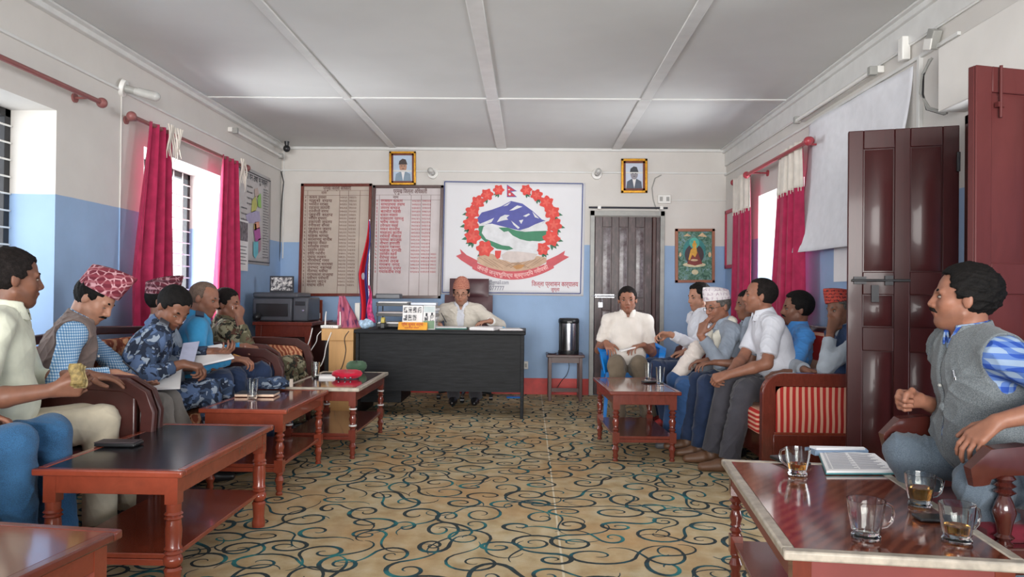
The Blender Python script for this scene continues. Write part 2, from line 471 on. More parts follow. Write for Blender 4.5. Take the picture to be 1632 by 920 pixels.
# windows: frame, bars, panes
def window(name, x, side, y0, y1, z0, z1, bars, fm):
    """x = plane of the frame"""
    mb = MB(); d = 0.05
    for a, b in ((y0, y0 + 0.05), (y1 - 0.05, y1), ((y0 + y1) / 2 - 0.025, (y0 + y1) / 2 + 0.025)):
        mb.bb(x - d / 2, x + d / 2, a, b, z0, z1)
    mb.bb(x - d / 2, x + d / 2, y0, y1, z0, z0 + 0.05); mb.bb(x - d / 2, x + d / 2, y0, y1, z1 - 0.05, z1)
    fr = tag(mb.build(name, fm, None, bevel=0.003), kind='structure')
    g = MB()
    n = int((z1 - z0) / 0.1)
    for k in range(1, n):
        z = z0 + (z1 - z0) * k / n
        g.cyl((x + 0.035 * side, y0 + 0.01, z), (x + 0.035 * side, y1 - 0.01, z), 0.006, n=6)
    for k in range(1, 8):
        y = y0 + (y1 - y0) * k / 8
        g.cyl((x + 0.035 * side, y, z0), (x + 0.035 * side, y, z1), 0.005, n=6)
    g.build('grille', bars, fr)
    MB().bb(x - 0.004, x + 0.004, y0 + 0.03, y1 - 0.03, z0 + 0.03, z1 - 0.03).build('pane', M['window_glass'], fr)
    return fr
window('window_1', XL - T + 0.05, 1, 2.75, 4.47, 0.8, 2.25, M['white_plastic'], M['iron'])
window('window_2', XL - T + 0.05, 1, 5.5, 6.88, 0.95, 2.235, M['white_plastic'], M['iron'])
window('window_3', XR + T - 0.05, -1, 6.15, 7.37, 0.95, 2.15, M['white_plastic'], M['iron'])
window('window_4', XL - T + 0.05, 1, -0.8, 1.2, 0.8, 2.25, M['white_plastic'], M['iron'])

# wiring conduits (surface trunking) on the walls
def conduit(label, pts, w=0.018, mat=None):
    mb = MB()
    for a, b in zip(pts[:-1], pts[1:]):
        a = arr(*a); b = arr(*b); lo = np.minimum(a, b) - w / 2; hi = np.maximum(a, b) + w / 2
        mb.bb(lo[0], hi[0], lo[1], hi[1], lo[2], hi[2])
    return tag(mb.build('wiring_conduit', mat or M['batten'], None, bevel=0.003), label, 'conduit', None)
conduit('white surface conduit running the length of the left wall above the curtain rods', [(XL + .009, 1.0, 2.565), (XL + .009, YB, 2.565)])
conduit('thin vertical conduit dropping from the left wall bulb holder to the blue dado', [(XL + .004, 5.18, 2.54), (XL + .004, 5.18, 1.2)], 0.010, M['wall'])
conduit('white surface conduit running along the top of the back wall', [(XL, YB - .009, 2.575), (XR, YB - .009, 2.575)], 0.02)
conduit('white surface conduit along the right wall below the tube light', [(XR - .009, 3.95, 2.555), (XR - .009, YB, 2.555)], 0.02)
conduit('short vertical conduit on the right wall beside the hanging white sheet', [(XR - .009, 4.33, 2.545), (XR - .009, 4.33, 2.15)], 0.03)
conduit('second conduit high on the right wall above the tube light', [(XR - .009, 3.0, 2.66), (XR - .009, YB, 2.66)], 0.012)
conduit('thin conduit from the back wall socket towards the right corner', [(1.62, YB - .006, 2.26), (XR, YB - .006, 2.30)][:1] + [(XR, YB - .006, 2.26)], 0.012)
conduit('thin vertical conduit in the left back corner behind the cctv camera', [(XL + .03, YB - .01, 2.82), (XL + .03, YB - .01, 1.55)], 0.014)

# ------------------------------------------------------------------ back door
def door_leaf(mb, w, h, t, stile, rails, cols, bev=0.03, inset=0.014):
    """u along x 0..w, v up 0..h, thickness along -y (front face at y = 0). rails = list of (z0, z1) panel bands"""
    xs = []
    cw = (w - stile * (cols + 1)) / cols
    mb.bb(0, w, 0.010, t, 0, h)
    for i in range(cols + 1):
        x = i * (cw + stile); mb.bb(x, x + stile, 0, 0.010, 0, h); xs.append(x)
    z = 0
    for (z0, z1) in rails + [(h, h)]:
        for i in range(cols):
            mb.bb(xs[i] + stile, xs[i] + stile + cw, 0, 0.010, z, z0)
        z = z1
    out = []
    for (z0, z1) in rails:
        for i in range(cols):
            out.append((xs[i] + stile, xs[i] + stile + cw, z0, z1))
    return out
def raised_panel(mb, r, m=0.012, b=0.035, d=0.012):
    x0, x1, z0, z1 = r
    x0 += m; x1 -= m; z0 += m; z1 -= m
    o = [(x0, 0.0101, z0), (x1, 0.0101, z0), (x1, 0.0101, z1), (x0, 0.0101, z1)]
    i = [(x0 + b, 0.0101 - d, z0 + b), (x1 - b, 0.0101 - d, z0 + b), (x1 - b, 0.0101 - d, z1 - b), (x0 + b, 0.0101 - d, z1 - b)]
    mb.add(o + i, [(4, 5, 6, 7), (0, 1, 5, 4), (1, 2, 6, 5), (2, 3, 7, 6), (3, 0, 4, 7)])
def dusty():
    t = NT('dusty_door_panel'); v = t.coord()
    n = t.noise(v, 7, 5, 0.7); n2 = t.noise(t.coord('Object', (6, 6, 1)), 9, 3)
    t.base(t.mix(t.ramp(n, [(0.38, (0.1, 0.1, 0.1)), (0.62, (0.95, 0.95, 0.95))]), lin('#3b2628'), lin('#8d878b')))
    t.bump(n2, 0.1, 0.002); return t.set(0.32, 0.5)
M['dusty'] = dusty()
def dooroff():
    t = NT('faded_dark_door_wood'); v = t.coord('Object', (2.5, 2.5, 0.7))
    n = t.noise(v, 8, 5, 0.7)
    t.base(t.ramp(n, [(0.42, lin('#2e1c1e')[:3]), (0.6, lin('#4a3335')[:3]), (0.74, lin('#7d7074')[:3])]))
    return t.set(0.35, 0.5)
M['door_dark'] = dooroff()
dx0 = at(940, 400, YB)[0]; dx1 = at(1058, 400, YB)[0]
fr = MB(); fr.bb(dx0, dx0 + 0.05, YB - 0.05, YB, 0, 2.13).bb(dx1 - 0.05, dx1, YB - 0.05, YB, 0, 2.13).bb(dx0, dx1, YB - 0.05, YB, 2.07, 2.13)
tag(fr.build('door_frame', M['grey_plastic'], None, bevel=0.004), kind='structure')
W1 = dx1 - dx0 - 0.20; mb = MB()
pan = door_leaf(mb, W1, 2.05, 0.04, 0.085, [(0.14, 0.5), (0.6, 0.97), (1.12, 1.93)], 3)
d1 = bpy.data.objects.new('door_1', None); COL.objects.link(d1); d1.location = (dx0 + 0.055, YB - 0.05, 0.01); tag(d1, kind='structure')
def shift(mb, loc):
    mb.v = [(a + loc[0], b + loc[1], c + loc[2]) for a, b, c in mb.v]; return mb
L0 = (dx0 + 0.055, YB - 0.05, 0.01)
shift(mb, L0).build('door_leaf', M['door_dark'], d1, bevel=0.004)
mb = MB()
for r in pan: raised_panel(mb, r, 0.012, 0.03, 0.008)
shift(mb, L0).build('door_panel', M['dusty'], d1)
MB().bb(L0[0] + W1 + 0.003, L0[0] + W1 + 0.045, YB - 0.066, YB - 0.02, 0.01, 2.06).build('door_astragal', M['wood_dark'], d1, bevel=0.006)
MB().bb(L0[0] + W1 + 0.048, dx1 - 0.052, YB - 0.045, YB - 0.01, 0.01, 2.06).build('door_side_leaf', M['door_dark'], d1, bevel=0.004)
p = at(965, 472, YB - 0.06)
mb = MB().cyl((p[0] - 0.16, p[1], p[2]), (p[0] + 0.12, p[1], p[2]), 0.008).bb(p[0] - 0.12, p[0] + 0.1, p[1], p[1] + 0.012, p[2] - 0.02, p[2] + 0.02)
mb.build('slide_bolt', M['metal'], d1)
q = at(957, 484, YB - 0.085)
ml = MB().bb(q[0] - 0.025, q[0] + 0.025, q[1] - 0.01, q[1] + 0.01, q[2] - 0.045, q[2] + 0.015).tube([(q[0] - 0.017, q[1], q[2] + 0.01), (q[0] - 0.016, q[1], q[2] + 0.05), (q[0], q[1], q[2] + 0.065), (q[0] + 0.016, q[1], q[2] + 0.05), (q[0] + 0.017, q[1], q[2] + 0.01)], 0.005)
tag(ml.build('padlock', M['metal']), 'small steel padlock hanging on the bolt of the back door', 'padlock')
q = at(1056, 345, YB)
# dark rod over the back door
rd = thing('curtain_rod', 'short dark rod with white brackets above the closed back door', 'curtain rod', (dx0, YB - 0.06, 2.165))
MB().cyl((dx0 - 0.02, YB - 0.05, 2.165), (dx1 + 0.03, YB - 0.05, 2.165), 0.011).build('rod', M['ink'], rd)
for x in (dx0 + 0.1, dx1 - 0.04): MB().bb(x - 0.02, x + 0.02, YB - 0.062, YB, 2.145, 2.185).build('bracket', M['white_plastic'], rd, bevel=0.003)

# ------------------------------------------------------------------ open double door on the right
def open_leaf(name, free, hinge, h, mat, lab):
    free = arr(*free); hinge = arr(*hinge); w = np.linalg.norm(hinge - free)
    ux = (hinge - free) / w                                   # u axis from the free edge to the hinge
    ny = arr(-ux[1], ux[0])                                   # away from the camera
    root = bpy.data.objects.new(name, None); COL.objects.link(root); tag(root, kind='structure')
    root.location = (free[0], free[1], 0.012)
    def place(mb):
        mb.v = [(free[0] + ux[0] * a + ny[0] * b, free[1] + ux[1] * a + ny[1] * b, 0.012 + c) for a, b, c in mb.v]; return mb
    mb = MB(); pan = door_leaf(mb, w, h, 0.04, 0.075, [(0.16, 0.86), (0.985, 1.16), (1.28, h - 0.1)], 2)
    # the middle band is one wide panel
    place(mb).build('door_leaf', mat, root, bevel=0.004)
    mb = MB()
    for r in pan: raised_panel(mb, r, 0.006, 0.038, 0.014)
    place(mb).build('door_panel', mat, root)
    mb = MB().cyl((0.02, -0.018, 1.235), (0.30, -0.018, 1.235), 0.007).bb(0.03, 0.09, -0.02, 0.0, 1.215, 1.255).bb(0.18, 0.22, -0.022, 0, 1.21, 1.26)
    mb.bb(0.115, 0.15, -0.03, -0.01, 1.12, 1.21)
    if name == 'door_2': place(mb).build('door_bolt', M['iron'], root)
    mb = MB()
    for z in (0.3, 1.05, 1.8): mb.cyl((w - 0.005, -0.004, z), (w - 0.005, -0.004, z + 0.1), 0.009)
    place(mb).build('hinge', M['iron'], root)
    return root, place
l1, pl1 = open_leaf('door_2', (1.715, 4.03), (2.215, 3.87), 2.04, M['wood_door'], '')
l2, pl2 = open_leaf('door_3', (1.705, 2.87), (2.245, 3.01), 2.04, M['wood_door2'], '')
mb = MB().cyl((0.10, -0.014, 1.84), (0.10, -0.014, 2.04), 0.006).bb(0.085, 0.115, -0.018, 0, 1.88, 1.90)
pl2(mb).build('tower_bolt', M['wood_door2'], l2)
mb = MB().bb(XR - 0.02, XR + 0.09, 3.81, 3.87, 0, 2.10).bb(XR - 0.02, XR + 0.09, 2.99, 3.05, 0, 2.10).bb(XR - 0.02, XR + 0.09, 2.99, 3.87, 2.05, 2.10)
tag(mb.build('door_jamb', M['wood_dark'], None, bevel=0.004), kind='structure')
# boxed pelmet above the doorway
mb = MB().bb(2.12, XR, 1.2, 3.90, 2.125, 2.46)
tag(mb.build('trim_10', M['plaster'], None, bevel=0.004), kind='structure')
for k, (dx, rr, mt) in enumerate([(0.0, 0.008, M['grey_plastic']), (0.012, 0.006, M['iron']), (-0.016, 0.007, M['grey_plastic'])]):
    pts = [atx(1486, 92, 2.20), atx(1474 + dx * 200, 118, 2.18), atx(1472 + dx * 300, 148, 2.16), atx(1482, 172, 2.17), atx(1510, 180, 2.2)]
    P = []
    for i in range(len(pts) - 1):
        for s in range(5):
            t_ = s / 5; P.append(pts[i] * (1 - t_) + pts[i + 1] * t_ + arr(0, 0.02 + dx, 0))
    P.append(pts[-1] + arr(0, 0.02 + dx, 0))
    tag(MB().tube(P, rr, 8).build('electric_cable', mt), ['thick grey outer cable looping down beside the white pelmet', 'thin black cable of the loop beside the white pelmet', 'inner grey cable of the loop, nearest the white sheet'][k], 'cable')
p = atx(1487, 62, XR - 0.03)
mb = MB().box(p, (0.05, 0.07, 0.10), rotx(0.5))
jb = thing('junction_box', 'broken open junction box above the cables near the open door', 'junction box', p)
mb.build('box', M['grey_plastic'], jb, bevel=0.004)
MB().box(p + arr(-0.03, 0, -0.03), (0.008, 0.08, 0.06), rotx(0.3)).build('cover', M['white_plastic'], jb, bevel=0.003)
p = atx(1441, 78, XR - 0.03)
sb = thing('wall_box', 'small white upright switch box high on the right wall', 'box', p)
MB().box(p, (0.05, 0.06, 0.14)).build('casing', M['white_plastic'], sb, bevel=0.006)

# ------------------------------------------------------------------ curtains and rods
def rod(label, x, y0, y1, z, mat, wall):
    r = thing('curtain_rod', label, 'curtain rod', (x, y0, z))
    MB().cyl((x, y0, z), (x, y1, z), 0.016, n=14).build('pole', mat, r)
    for y in (y0, y1):
        MB().sphere((x, y, z), 0.034, 16, 10, (1, 1.05, 1)).build('finial', mat, r)
    for y in (y0 + 0.12, y1 - 0.12):
        MB().cyl((x, y, z), (wall, y, z), 0.008).cyl((wall, y, z), (wall + 0.012 * (1 if x > wall else -1), y, z), 0.03).build('bracket', mat, r)
rod('long brown rod without curtain over the nearest left window', -2.80, 2.3, 4.76, 2.372, M['rod_brown'], XL)
rod('brown rod carrying two crimson curtains over the far left window', -2.80, 5.12, 7.25, 2.372, M['rod_brown'], XL)
rod('red rod nearer the wall over the right window, its far end uncovered', 2.17, 5.80, 7.94, 2.372, M['rod'], XR)
rod('red rod in front of the curtains over the right window', 2.09, 5.62, 7.20, 2.332, M['rod'], XR)
def curtain(label, x, top, bot, z0, z1, folds, mat, amp=0.03, ph=0.0, panel=None, fringe=None, group=None):
    r = thing('curtain', label, 'curtain', (x, (top[0] + top[1]) / 2, z0), group)
    def fn(u, v, off=0.0, za=z0, zb=z1):
        z = zb + (za - zb) * v
        k = min(1, max(0, (z1 - z) / (z1 - z0)))
        kk = min(1.0, k * 1.6)
        a = top[0] + (bot[0] - top[0]) * kk; b = top[1] + (bot[1] - top[1]) * kk
        y = a + (b - a) * u
        ax = amp * (0.5 + 0.7 * kk) * (math.sin(2 * PI * folds * u + ph + 0.6 * math.sin(3 * k)) + 0.35 * math.sin(2 * PI * folds * 2.3 * u + 1.7 + 2 * k))
        yy = y + 0.35 * amp * math.cos(2 * PI * folds * u + ph)
        return (x + ax + off, yy, z)
    MB().grid(lambda u, v: fn(u, v), 48, 30).build('drape', mat, r, solid=0.004)
    if panel:
        s = -1 if x > 0 else 1
        MB().grid(lambda u, v: fn(u, v, 0.006 * s, z1 - panel, z1 + 0.004), 48, 12).build('heading_panel', M['cream_cloth'], r, solid=0.004)
        st = MB()
        for i in range(14):
            u = (i + 0.5) / 14; v = panel / (z1 - z0)
            q = arr(*fn(u, v, 0.010 * s)); st.cyl(q + arr(0, 0, 0.012), q - arr(0, 0, 0.03), 0.0035, n=5)
        st.build('stitching', M['cream_cloth'], r)
    if fringe:
        fb = MB()
        for i in range(fringe[2]):
            u = i / (fringe[2] - 1); y = fringe[0] + (fringe[1] - fringe[0]) * u
            l = fringe[3] * (0.75 + 0.35 * rnd.random())
            pts = [(x + 0.035 + 0.01 * math.sin(j + i), y + 0.006 * math.sin(1.3 * j + i), z1 + 0.03 - l * j / 5) for j in range(6)]
            fb.tube(pts, [0.008, 0.007, 0.007, 0.006, 0.004, 0.002], 6)
        fb.build('fringe', M['cream_cloth'], r)
    return r
curtain('crimson curtain with white fringe at its top, left side of the far left window', -2.79, (5.33, 5.68), (5.14, 5.72), 0.6, 2.39, 3.5, M['crimson'], fringe=(5.56, 5.76, 9, 0.30))
curtain('crimson curtain with white fringe beside the wall map', -2.79, (6.62, 7.0), (6.52, 7.05), 0.6, 2.39, 3.5, M['crimson'], ph=1.0, fringe=(6.98, 7.10, 6, 0.30))
curtain('crimson curtain with cream heading, farther one of the right window', 2.15, (7.28, 7.85), (7.28, 7.87), 0.4, 2.39, 3.0, M['crimson'], panel=0.36, amp=0.02)
curtain('crimson curtain with cream heading hanging beside the big white sheet', 2.12, (5.84, 6.33), (5.80, 6.46), 0.4, 2.38, 3.5, M['crimson'], ph=0.7, panel=0.36, amp=0.025)

# hanging white sheet on the right wall
r = thing('projection_sheet', 'large blank white sheet hung on the right wall beside the curtain', 'sheet', (2.2, 5.2, 1.5))
def shf(u, v):
    y = 5.97 - 1.55 * u
    z = 2.53 + (-1.02 - 0.02 * u) * v
    y = 5.97 - (1.55 - 0.06 * v) * u
    return (XR - 0.03 - 0.12 * v * v - 0.018 * math.sin(5 * u + 3 * v) - 0.01 * math.sin(11 * u - 4 * v), y, z)
MB().grid(shf, 40, 30).build('cloth', M['sheet'], r, solid=0.004)
# small papers on the right wall
p = atx(1340, 418, XR - 0.01)
tag(MB().bb(XR - 0.012, XR - 0.004, 5.1, 5.52, 1.27, 1.52).build('wall_notice', M['paper']), 'blank white notice on the right wall below the hanging sheet', 'notice')
# red framed board
y1_, y0_ = 8.28, 7.98
rb = thing('notice_board', 'narrow notice board in a red frame behind the far right curtain', 'notice board', (XR - 0.02, 8.1, 1.4))
za, zb = 1.47, 2.13
ya, yb = 7.95, 8.50
mb = MB().bb(XR - 0.035, XR, ya, ya + 0.04, za, zb).bb(XR - 0.035, XR, yb - 0.04, yb, za, zb).bb(XR - 0.035, XR, ya, yb, za, za + 0.04).bb(XR - 0.035, XR, ya, yb, zb - 0.04, zb)
mb.build('frame', M['redblue'], rb, bevel=0.004)
MB().bb(XR - 0.02, XR - 0.005, ya + 0.03, yb - 0.03, za + 0.03, zb - 0.03).build('sheet', M['pink_paper'], rb)

# tube lights
def tube_light(label, x, y0, y1, z, s, sag=0):
    r = thing('tube_light', label, 'tube light', (x, y0, z))
    MB().bb(min(x, x + s * 0.05), max(x, x + s * 0.05), y0, y1, z - 0.02, z + 0.025).build('batten', M['white_plastic'], r, bevel=0.005)
    MB().cyl((x + s * 0.075, y0 + 0.03, z - 0.012), (x + s * 0.075, y1 - 0.03, z - 0.012), 0.014).build('tube', M['white_plastic'], r)
    for y in (y0 + 0.015, y1 - 0.015):
        MB().bb(min(x + s * 0.045, x + s * 0.095), max(x + s * 0.045, x + s * 0.095), y - 0.02, y + 0.02, z - 0.035, z + 0.02).build('lamp_holder', M['grey_plastic'], r, bevel=0.003)
tube_light('unlit white tube light on the left wall near the back corner', XL, 7.03, 8.36, 2.705, 1)
tube_light('unlit white tube light high on the right wall above the white sheet', XR, 4.78, 6.15, 2.62, -1)

M['frosted'] = plain('frosted_bulb_glass', '#b9b9b6', 0.25)
# bulbs in round holders
def bulb(label, p, d):
    r = thing('wall_bulb', label, 'light bulb', p); p = arr(*p); d = arr(*d)
    MB().cyl(p, p + d * 0.03, 0.065, 0.06, 20).build('base_plate', M['white_plastic'], r, bevel=0.004)
    MB().cyl(p + d * 0.03, p + d * 0.09, 0.03, 0.026, 16).build('holder', M['grey_plastic'], r)
    g = MB().cyl(p + d * 0.09, p + d * 0.115, 0.026, 0.026, 14)
    g.cyl(p + d * 0.115, p + d * 0.23, 0.03, 0.034, 14); g.sphere(p + d * 0.23, 0.034, 14, 8)
    g.build('bulb', M['frosted'], r)
bulb('white energy saving bulb jutting from the left wall between the two rods', (XL, 5.18, 2.59), nrm((1, 0.25, -0.22)))
bulb('round bulb holder on the back wall right of the left portrait', (at(690, 277, YB)[0], YB, at(690, 277, YB)[2]), (0, -1, 0))
bulb('round bulb holder on the back wall left of the right portrait', (at(951, 278, YB)[0], YB, at(951, 278, YB)[2]), (0, -1, 0))

# cctv camera
p = at(457, 237, 8.3)
r = thing('security_camera', 'small black security camera under the ceiling in the back left corner', 'camera', p)
MB().sphere(p, 0.04, 16, 10).build('dome', M['black_plastic'], r)
MB().cyl(p + arr(0, 0, 0.02), (p[0], p[1], H), 0.02, 0.028).build('mount', M['black_plastic'], r)
# cable in the back left corner
P = [at(444, 258, YB - .03), at(452, 290, YB - .03), at(449, 320, YB - .03), at(447, 360, YB - .03), at(446, 400, YB - .03), at(443, 440, YB - .03)]
tag(MB().tube(P, 0.006, 6).build('electric_cable', M['iron']), 'thin black cable hanging down the wall in the back left corner', 'cable')
P = [at(1054, 279, YB - .02), at(1044, 284, YB - .02), at(1039, 300, YB - .02), at(1041, 318, YB - .02), at(1046, 334, YB - .03)]
tag(MB().tube(P, 0.006, 6).build('electric_cable', M['grey_plastic']), 'grey cable looping down above the back door beside the socket', 'cable')

# sockets
def socket(label, p, w, h, n):
    r = thing('socket', label, 'socket', p)
    MB().box((p[0], p[1] - 0.02, p[2]), (w, 0.04, h)).build('plate', M['white_plastic'], r, bevel=0.006)
    for k in range(n):
        x = p[0] - w / 2 + w * (k + 0.5) / n
        MB().box((x, p[1] - 0.043, p[2]), (w / n * 0.45, 0.008, h * 0.5)).build('switch', M['grey_plastic'], r, bevel=0.002)
q = at(1058, 318, YB); socket('white double wall socket above the right corner of the back door', (q[0], YB, q[2]), 0.15, 0.10, 2)
q = at(838, 582, YB); socket('white wall socket low on the blue wall beside the desk', (q[0], YB, q[2]), 0.055, 0.09, 1)

# ================================================================== THINGS ON THE BACK WALL
def pxpoly(mb, pts, Y, d=0.0015, f=None):
    P = [at(*(f(*p) if f else p), Y) for p in pts]
    mb.poly(P, (0, -d, 0)); return mb
EX = arr(1, 0, 0); EZ = arr(0, 0, 1)
# --- lists of office holders
SYL = ['का', 'म', 'न', 'र', 'प', 'ल', 'स', 'द', 'ग', 'ह', 'त', 'ब', 'सा', 'वी', 'रा', 'नी', 'धा', 'शे', 'य', 'जु', 'क', 'भ', 'थ', 'ण']
def word(n): return ''.join(rnd.choice(SYL) for _ in range(n))
def name_board(label, f, frame, panel, rows, y0, dy, namex, cols, vlines, hlines, title, tx, rowmat, frame_mat, panel_mat, skew):
    c = at(*f((frame[0] + frame[2]) / 2, frame[3]), YB - 0.02)
    r = thing('name_board', label, 'name board', c)
    w = 17
    x0, yt, x1, yb = frame
    sk = lambda x, y: f(x + skew * (yb - y), y)
    def bar(a, b, c_, d): 
        return [sk(a, b), sk(c_, b), sk(c_, d), sk(a, d)]
    mb = MB()
    for q in ((x0, yt, x1, yt + w), (x0, yb - w, x1, yb), (x0, yt, x0 + w, yb), (x1 - w, yt, x1, yb)):
        mb.poly([at(*p, YB - 0.01) for p in bar(*q)], (0, -0.03, 0))
    mb.build('frame', frame_mat, r, bevel=0.003)
    MB().poly([at(*p, YB - 0.006) for p in bar(x0 + 5, yt + 5, x1 - 5, yb - 5)], (0, -0.012, 0)).build('panel', panel_mat, r)
    Y = YB - 0.0195
    ln = MB()
    for x in vlines: ln.poly([at(*p, Y) for p in bar(x - 0.8, hlines[0], x + 0.8, yb - w)], (0, -0.001, 0))
    for y in hlines: ln.poly([at(*p, Y) for p in bar(x0 + w, y - 0.7, x1 - w, y + 0.7)], (0, -0.001, 0))
    px = YB / F / 3.68                                     # metres per zoomed pixel
    put_text(ln, title, 0.085, at(*sk(*tx[:2]), Y - 0.001), EX, EZ, width=tx[2] * px, line=0.8)
    put_text(ln, 'नाम', 0.045, at(*sk(namex + 70, hlines[0] + 20), Y - 0.001), EX, EZ)
    ln.build('heading', M['text_brown'], r)
    t1 = MB()
    for i in range(rows):
        y = y0 + dy * i
        nm = word(rnd.randint(3, 5)) + ' ' + word(rnd.randint(3, 4))
        put_text(t1, nm, 0.058, at(*sk(namex, y + 6), Y - 0.001), EX, EZ, width=rnd.uniform(100, 158) * px, line=0.80)
        put_text(t1, 'अआइईउऊएऐओऔ१२३४५६७८९०१२३४५६७'[i % 20] , 0.04, at(*sk(x0 + w + 4, y + 5), Y - 0.001), EX, EZ, width=9 * px)
        for cx, cw in cols[:2] if i < rows - 6 else cols:
            put_text(t1, '%s।%s।%s' % ('२०%s' % ''.join(rnd.choice('०१२३४५६७८९') for _ in range(2)), rnd.choice('१२३४५'), rnd.choice('१२३४५')), 0.042, at(*sk(cx, y + 5), Y - 0.001), EX, EZ, width=cw * px, line=0.8)
    t1.build('lettering', rowmat, r)
    return r
Z3 = lambda x, y: (460 + x / 3.68, 230 + y / 3.68)
name_board('tan name board in a brown frame, the left of two lists', Z3, (58, 232, 474, 892), None, 26, 312, 20.6, 104, [(286, 42), (340, 42)], (95, 283, 335, 403), (272, 300), 'प्रमुख िजल्ला अिधकारी', (185, 267, 165), M['text_brown'], M['wood_table'], M['tan_paper'], 0.028)
name_board('pale name board in a dark frame, next to the big banner', Z3, (478, 242, 892, 905), None, 21, 333, 20.8, 525, [(708, 50), (768, 50), (824, 34)], (516, 702, 762, 818), (298, 327), 'प्रमुख िजल्ला अिधकारी', (596, 287, 200), M['text_red'], M['wood_dark'], M['pink_paper'], 0.028)

# --- portraits
def portrait(label, f, outer, wide, cap, suit, bgc, face):
    x0, y0, x1, y1 = outer
    c = at(*f((x0 + x1) / 2, y1), YB - 0.02)
    r = thing('portrait_frame', label, 'portrait', c)
    mb = MB(); w = wide
    for a in ((x0, y0, x1, y0 + w), (x0, y1 - w, x1, y1), (x0, y0, x0 + w, y1), (x1 - w, y0, x1, y1)):
        pxpoly(mb, [(a[0], a[1]), (a[2], a[1]), (a[2], a[3]), (a[0], a[3])], YB - 0.005, 0.03, f)
    mb.build('frame', M['gold'], r, bevel=0.004)
    w2 = w * 0.75
    mb = MB(); 
    for a in ((x0 + w, y0 + w, x1 - w, y0 + w + w2), (x0 + w, y1 - w - w2, x1 - w, y1 - w), (x0 + w, y0 + w, x0 + w + w2, y1 - w), (x1 - w - w2, y0 + w, x1 - w, y1 - w)):
        pxpoly(mb, [(a[0], a[1]), (a[2], a[1]), (a[2], a[3]), (a[0], a[3])], YB - 0.005, 0.022, f)
    mb.build('inner_frame', M['wood_table'], r)
    pc = MB(); pxpoly(pc, [(x0 + w, y0 + w), (x1 - w, y0 + w), (x1 - w, y1 - w), (x0 + w, y1 - w)], YB - 0.004, 0.01, f)
    W = x1 - x0; cx = (x0 + x1) / 2 + 1; cy = y0 + (y1 - y0) * 0.43
    def ell(cx, cy, a, b, n=24): return [(cx + a * math.cos(2 * PI * k / n), cy + b * math.sin(2 * PI * k / n)) for k in range(n)]
    ms = [bgc, suit, M['paper'], face, cap, M['ink']]
    yb = y1 - w - w2
    pc.cur = 1; pxpoly(pc, [(cx - W * .30, yb - 1), (cx - W * .27, cy + W * .30), (cx - W * .1, cy + W * .2), (cx + W * .1, cy + W * .2), (cx + W * .27, cy + W * .30), (cx + W * .30, yb - 1)][::-1], YB - 0.014, 0.001, f)
    pc.cur = 2; pxpoly(pc, [(cx - W * .07, cy + W * .2), (cx, yb - 1), (cx + W * .07, cy + W * .2)][::-1], YB - 0.015, 0.001, f)
    pc.cur = 3; pxpoly(pc, ell(cx, cy + W * .02, W * .14, W * .2), YB - 0.0165, 0.001, f)
    pc.cur = 5
    for dx in (-.055, .055): pxpoly(pc, ell(cx + W * dx, cy - W * .01, W * .03, W * .012, 10), YB - 0.0185, 0.0008, f)
    pxpoly(pc, ell(cx, cy + W * .10, W * .045, W * .012, 10), YB - 0.0185, 0.0008, f)
    pc.cur = 4; pxpoly(pc, [(cx - W * .165, cy - W * .06), (cx - W * .14, cy - W * .19), (cx - W * .02, cy - W * .28), (cx + W * .1, cy - W * .25), (cx + W * .165, cy - W * .06)], YB - 0.019, 0.001, f)
    pc.build('portrait_print', ms, r, smooth=False)
    return r
M['portrait_bg'] = plain('portrait_blue', '#b9cbe0', 0.3, var=0.03)
M['portrait_bg2'] = plain('portrait_pale', '#c6cfe0', 0.3, var=0.03)
M['pface'] = plain('portrait_skin', '#b98c74', 0.5); M['pface2'] = plain('portrait_grey_skin', '#8f8a92', 0.5)
M['psuit'] = plain('portrait_suit', '#7f94a6', 0.5); M['psuit2'] = plain('portrait_dark_suit', '#4c5566', 0.5)
M['pcap'] = plain('portrait_cap', '#3a2c2c', 0.5); M['pcap2'] = plain('portrait_dark_cap', '#2c2f3a', 0.5)
portrait('gilt framed portrait above the name boards, sitter in a cap', Z3, (592, 44, 748, 240), 13, M['pcap'], M['psuit'], M['portrait_bg'], M['pface'])
Z5 = lambda x, y: (920 + x / 3.41, 230 + y / 3.41)
portrait('gilt framed portrait above the back door, paler print', Z5, (237, 80, 380, 266), 14, M['pcap2'], M['psuit2'], M['portrait_bg2'], M['pface2'])

# --- banner with the emblem
Z4 = lambda x, y: (690 + x / 3.538, 230 + y / 3.538)
def zf(mb, pts, lay, s=1.0):
    Q = pts
    a = sum(Q[i][0] * Q[(i + 1) % len(Q)][1] - Q[(i + 1) % len(Q)][0] * Q[i][1] for i in range(len(Q)))
    if a < 0: Q = Q[::-1]
    pxpoly(mb, Q, YB - 0.012 - 0.0012 * lay, 0.0008, Z4)
r = thing('banner', 'large white banner with a mountain and flower wreath emblem', 'banner', at(816, 470, YB - 0.01))
def bf(u, v):
    p = [Z4(60, 205), Z4(860, 220), Z4(848, 858), Z4(42, 845)]
    x = (1 - u) * ((1 - v) * p[0][0] + v * p[3][0]) + u * ((1 - v) * p[1][0] + v * p[2][0])
    y = (1 - u) * ((1 - v) * p[0][1] + v * p[3][1]) + u * ((1 - v) * p[1][1] + v * p[2][1])
    q = at(x, y, YB - 0.008)
    e = max(0, abs(u - 0.5) - 0.40) * 10
    return q + arr(0, 0.002 * math.sin(9 * u + 5 * v), 0)
MB().grid(bf, 30, 20).build('vinyl', plain('banner_vinyl', '#dcdce0', 0.45, 0.4, var=0.02, scale=2), r, solid=0.003)
bd = MB()
B4 = [(66, 211), (845, 222), (832, 842), (52, 836)]
